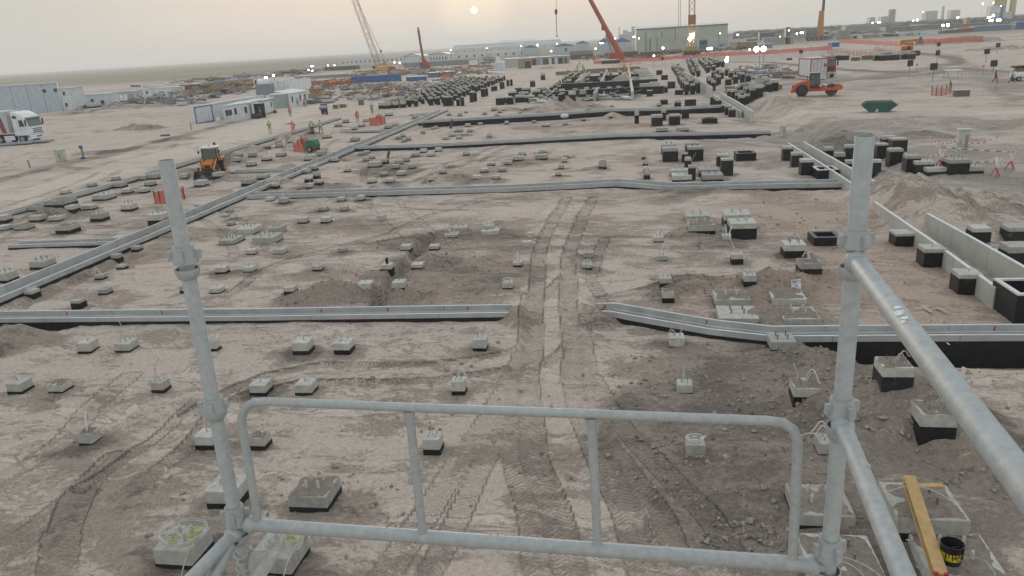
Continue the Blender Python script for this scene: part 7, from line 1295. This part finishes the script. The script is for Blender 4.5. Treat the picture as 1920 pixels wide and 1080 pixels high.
# compressor, kiosk, crates, timber
g = gh(582, 286); r = thing('air_compressor', 'small green site compressor with a red lower edge by the orange net box', 'compressor', g, -.1); s_ = dep(g)/FOC; m_ = MB(); m_.prism([(-10.5*s_, .35), (10.5*s_, .35), (11*s_, .8), (8*s_, 1.25), (-7*s_, 1.25), (-10.5*s_, .9)], (0, 0, 0), (1, 0, 0), (0, 0, 1), (0, 1, 0), 1.2); m_.build('canopy', P_('compressor_green', (.04, .15, .10)), r, bevel=.05); bx(r, 'skid', TRED, (0, .6, .25), (20*s_, 1.1, .2)); [wheel(r, 0, y, .3, .3, .2) for y in (-.05, 1.25)]; bx(r, 'tow_bar', DARK, (13*s_, .6, .3), (6*s_, .1, .1))
g = gh(609, 215); r = thing('notice_stand', 'dark stand with three pale square panels beside the haul road', 'notice stand', g); s_ = dep(g)/FOC; w = 13*s_; h = 19*s_; bx(r, 'frame', P_('stand_dark', (.03, .035, .06)), (0, 0, h*.6), (w, .12, h*.85)); [bx(r, 'pale_panel', P_('panel_pale', (.45, .5, .55)), ((k-1)*w*.32, -.08, h*.78), (w*.25, .04, h*.3)) for k in range(3)]; [bx(r, 'foot', P_('stand_dark', (0, 0, 0)), (s*w*.3, .1, h*.1), (w*.2, .5, h*.25)) for s in (-1, 1)]; bx(r, 'red_case', TRED, (w*.25, -.1, h*.2), (w*.3, .3, h*.3)); bx(r, 'side_board', P_('stand_dark', (0, 0, 0)), (-w*.55, 0, h*.62), (w*.3, .1, h*.22))
def crate(label, x0, x1, yb, yt, mat, nm='timber_crate', cat='crate'):
    g = gh((x0+x1)/2, yb); s_ = dep(g)/FOC; w = (x1-x0)*s_; h = (yb-yt)*s_*.8; r = thing(nm, label, cat, g, -.15); bx(r, 'case', mat, (0, w*.3, h/2), (w, w*.6, h), .02); q = MB(); [q.box((0, -.03, h*k), (w*1.02, .06, h*.1)) for k in (.15, .5, .85)]; q.build('batten', WOODB, r); bx(r, 'top_cover', P_('roof_dusty', (0, 0, 0)), (0, w*.3, h+.03), (w*1.05, w*.66, .06)); return r
crate('open brown timber crate, left of the pair beside the notice stand', 624, 633, 204, 195, WOODB); crate('brown timber crate, right of the pair beside the notice stand', 636, 648, 202, 194, M('yellow_brown_timber', (.36, .24, .12), .2)); crate('pale topped crate at the end of the debris strip', 672, 681, 197, 185, WOODB); crate('big round edged timber box in front of the beam grid', 991, 1009, 193, 184, M('ply_timber', (.42, .29, .17), .15)); crate('grey barred crate beside the right net box', 1791, 1816, 181, 167, P_('crate_grey', (.17, .15, .13))); crate('red fire box at the corner of the cabin with two narrow windows', 512, 518, 212, 206, TRED, 'fire_box', 'box'); crate('blue and white striped crate near the right lamp', 1453, 1459, 147, 137, P_('crate_navy', (.04, .05, .12))); crate('dark box near the far lamp mast', 1475, 1485, 113, 108, DARK); crate('low dark skip full of timber left of the precast blocks', 1597, 1612, 114, 106, P_('olive_dark', (.12, .12, .08))); crate('dark high sided timber box right of it', 1617, 1640, 112, 102, P_('olive_dark', (0, 0, 0))); crate('yellow timber stack before the right dark piers', 1453, 1466, 168, 157, M('yellow_brown_timber', (0, 0, 0))); crate('yellow plywood heap among the right dark piers', 1360, 1382, 171, 160, M('ply_timber', (0, 0, 0)))
g = gh(1786, 146); r = thing('site_table', 'white topped table beside the curving track', 'table', g); s_ = dep(g)/FOC; bx(r, 'table_top', WHITE, (0, 0, 1.1), (27*s_, 1.6, .08)); [bar(r, 'leg', GREY, (x*s_, y, 0), (x*s_, y, 1.1), .04, 5) for x in (-12, 12) for y in (-.7, .7)]
g = gh(1904, 152); r = thing('site_vehicle', 'white vehicle with a dark load rack at the right edge behind the walking man', 'vehicle', g); bx(r, 'body', WHITE, (.9, 0, .8), (3., 1.6, .9), .25); bx(r, 'load', WOODB, (1., 0, 1.5), (2.6, 1.5, .4), .1); bx(r, 'rack', DARK, (.9, 0, 1.85), (2.8, 1.6, .25), .05); [wheel(r, x, s*.75, .32, .32, .25) for x in (0., 1.9) for s in (-1, 1)]
g = gh(315, 230); g = gh(325, 228)
for x, y, lb, fl in ((310, 236, 'dark flat slab of rubble in the sand before the cabins', 1),): g = gh(x, y+19); o = bx(None, 'rubble_slab', P_('rubble_dark', (.12, .10, .09)), (0, 0, .1), (1.2, .5, .25), .05, rz=.3); o.location = g; tag(o, lb, 'rubble')
g = gh(28, 272); r = thing('sheet_stack', 'low stack of grey plastic sheets in front of the white lorry', 'sheet stack', g, .1); rnd = random.Random(9)
for k in range(4): bx(r, 'sheet', P_('sheet_blue_grey', (.22, .26, .31)), (k*1.9-3, rnd.uniform(-.4, .4)+k*.25, .12+.05*k), (3.6, 1.9, .22), .06, rz=rnd.uniform(-.15, .15))
for i, (x, y, lb) in enumerate(((318, 229, 'left'), (324, 228.5, 'right'))): pass
g = gh(410, 231); r = thing('plastic_chair', 'white plastic chair beside the blue trimmed cabin', 'chair', g, 2.2); bx(r, 'seat', WHITE, (0, 0, .45), (.5, .5, .05), .01); bx(r, 'backrest', WHITE, (-.24, 0, .75), (.05, .5, .5), .01); [bar(r, 'leg', WHITE, (x, y, 0), (x*.9, y*.9, .45), .03, 6) for x in (-.22, .22) for y in (-.22, .22)]
# timber formwork wall behind the beam grid
a, b_ = gh(1044, 141), gh(1193, 133)
for i, (x0, x1, lb) in enumerate(((1042, 1098, 'left'), (1099, 1136, 'middle'), (1137, 1158, 'right middle'), (1159, 1200, 'right'))):
    y0 = 141-(x0-1044)*.054; y1 = 141-(x1-1044)*.054; r, L, h = container(f'brown timber formwork wall behind the beam grid, {lb} section', (x0, y0), (x1, y1), y0-9+(1.5 if i else 3), .5, M('formwork_timber', (.27, .19, .11), .25, .6, .9), 'formwork_wall', 'formwork', ribs=False); q = MB(); n = int(L/1.); [q.box((L*(k+.5)/n, -.08, h/2), (.16, .16, h*1.05)) for k in range(n)]; q.build('stud', M('yellow_brown_timber', (0, 0, 0)), r)
# dark stacks of steel behind the longest orange net
for i, (x0, x1, yb, yt, lb) in enumerate(((1070, 1112, 112.5, 103, 'left of the red crane'), (1168, 1196, 109.5, 98, 'between the red crane and the hall'), (1200, 1250, 108.5, 98.5, 'before the left half of the hall'), (1252, 1300, 105.5, 96.5, 'before the middle of the hall'), (1304, 1345, 103, 95, 'before the right half of the hall'), (1346, 1440, 98, 90.5, 'right of the hall, longest'))): container('dark bundled steel stack '+lb, (x0, yb), (x1, yb-2*(x1-x0)/50), yt, 4, P_('rebar_dark', (.085, .075, .065)), 'steel_stack', 'stack', roofc=P_('rebar_dark', (0, 0, 0)))
container('brown rubble wall behind the shop row and the red crane', (1068, 111), (1112, 107), 98, .6, P_('brown_wall', (.2, .19, .17)), 'boundary_wall', 'wall', ribs=False, roofc=P_('brown_wall', (0, 0, 0)))
# yard clutter nobody could count
def clutter(label, poly, n, hs, cols, sd, ln=(1., 4.)):
    rnd = random.Random(sd); c = [gz(*p)[:2] for p in poly]; m_ = MB()
    for _ in range(n):
        u, v = rnd.random(), rnd.random(); p = (c[0]*(1-u)+c[1]*u)*(1-v)+(c[3]*(1-u)+c[2]*u)*v; z = zt(*p); k = rnd.random(); mi = rnd.randrange(len(cols)); a = rnd.choice((0, .1, 1.5, rnd.uniform(0, 3)))
        if k < .45: m_.box((p[0], p[1], z+rnd.uniform(.1, hs*.5)), (rnd.uniform(*ln), rnd.uniform(.4, 1.6), rnd.uniform(.15, hs*.5)), a, mi, rnd.uniform(-.12, .12), rnd.uniform(-.12, .12))
        elif k < .8: L = rnd.uniform(*ln)*1.3; m_.box((p[0], p[1], z+rnd.uniform(.1, hs*.7)), (L, .14, .14), a, mi, 0, rnd.uniform(-.6, .6))
        else: m_.cyl((p[0], p[1], z), (p[0]+rnd.uniform(-.3, .3), p[1], z+rnd.uniform(.5, hs)), .09, 5, mi)
    o = m_.build('yard_clutter', cols); tag(o, label, 'clutter', kind='stuff')
G1, G2, G3 = P_('clutter_grey', (.26, .27, .27)), P_('clutter_white', (.55, .55, .53)), P_('clutter_blue', (.14, .19, .26)); RST = P_('clutter_rust', (.24, .11, .07)); YT = M('yellow_brown_timber', (0, 0, 0))
clutter('jumble of formwork, pipes and scrap in the storage yard beyond the cabins', ((585, 196), (760, 180), (840, 156), (590, 166)), 420, 1.5, [G1, G1, G3, WOODB, G2, RST, WOODB, YT], 1)
clutter('long strip of pale props and boards along the left pier field', ((650, 192), (720, 190), (900, 146), (850, 146)), 150, 1.4, [G2, G1, WOODB, G2], 2); clutter('rust coloured and orange steel lying behind the water tanks', ((580, 166), (660, 158), (672, 150), (582, 156)), 130, 1.6, [RST, RST, VOR, WOODB], 3)
clutter('timber, scaffold frames and rubbish in the left yard', ((232, 200), (352, 198), (470, 166), (300, 176)), 260, 1.6, [G1, WOODB, G1, DARK, G2, G3, WOODB], 4); clutter('timber stacks and shuttering behind the left yard', ((340, 182), (480, 175), (470, 158), (380, 168)), 240, 2.6, [WOODB, G1, WOODB, G1, DARK, YT], 5); clutter('grey rubbish at the foot of the white cabins', ((150, 210), (240, 200), (250, 192), (150, 205)), 110, 1., [G1, G3, G2, DARK], 6)
clutter('timber, blue drums and props around the crawler crane', ((650, 148), (800, 140), (850, 130), (660, 140)), 260, 2.4, [RST, G1, G3, WOODB, YT, G2], 7, (1.5, 6)); clutter('scrap and spoil on the bank left of the white hut', ((830, 146), (930, 140), (925, 122), (830, 130)), 160, 1.8, [WOODB, G1, YT, RST, G2], 8, (1.5, 5)); clutter('props, hoses and signs right of the far deep channel', ((1400, 162), (1490, 158), (1460, 136), (1390, 140)), 130, 1.5, [G2, G1, YT, G3, RST], 9); clutter('rebar bundles and boards between the far piers', ((1000, 194), (1200, 186), (1190, 178), (1010, 186)), 140, .7, [G2, G1, WOODB, GREEN], 10); clutter('equipment along the orange net and the far road', ((1090, 116), (1440, 98), (1440, 94), (1090, 110)), 220, 2.2, [RST, DARK, WOODB, G1, YT], 11, (1.5, 6)); clutter('stores and scrap beyond the right containers', ((1400, 88), (1700, 72), (1900, 56), (1420, 70)), 380, 4., [G1, G2, P_('store_green', (0, 0, 0)), RST, G3, WOODB, DARK], 12, (3, 14))
clutter('timber stores and cabins far off on the left plain', ((240, 168), (600, 140), (640, 126), (400, 150)), 260, 2.6, [G1, G1, G3, G2, DARK, WOODB], 13, (2, 8))
build_ground()
S.view_settings.view_transform = 'Standard'; S.view_settings.look = 'None'; S.view_settings.exposure = .6; S.view_settings.gamma = 1.
S.cycles.use_denoising = True; S.cycles.max_bounces = 6; S.cycles.volume_bounces = 3; S.cycles.diffuse_bounces = 3
print('objects', len(S.objects), 'pedestals', COUNT[0])
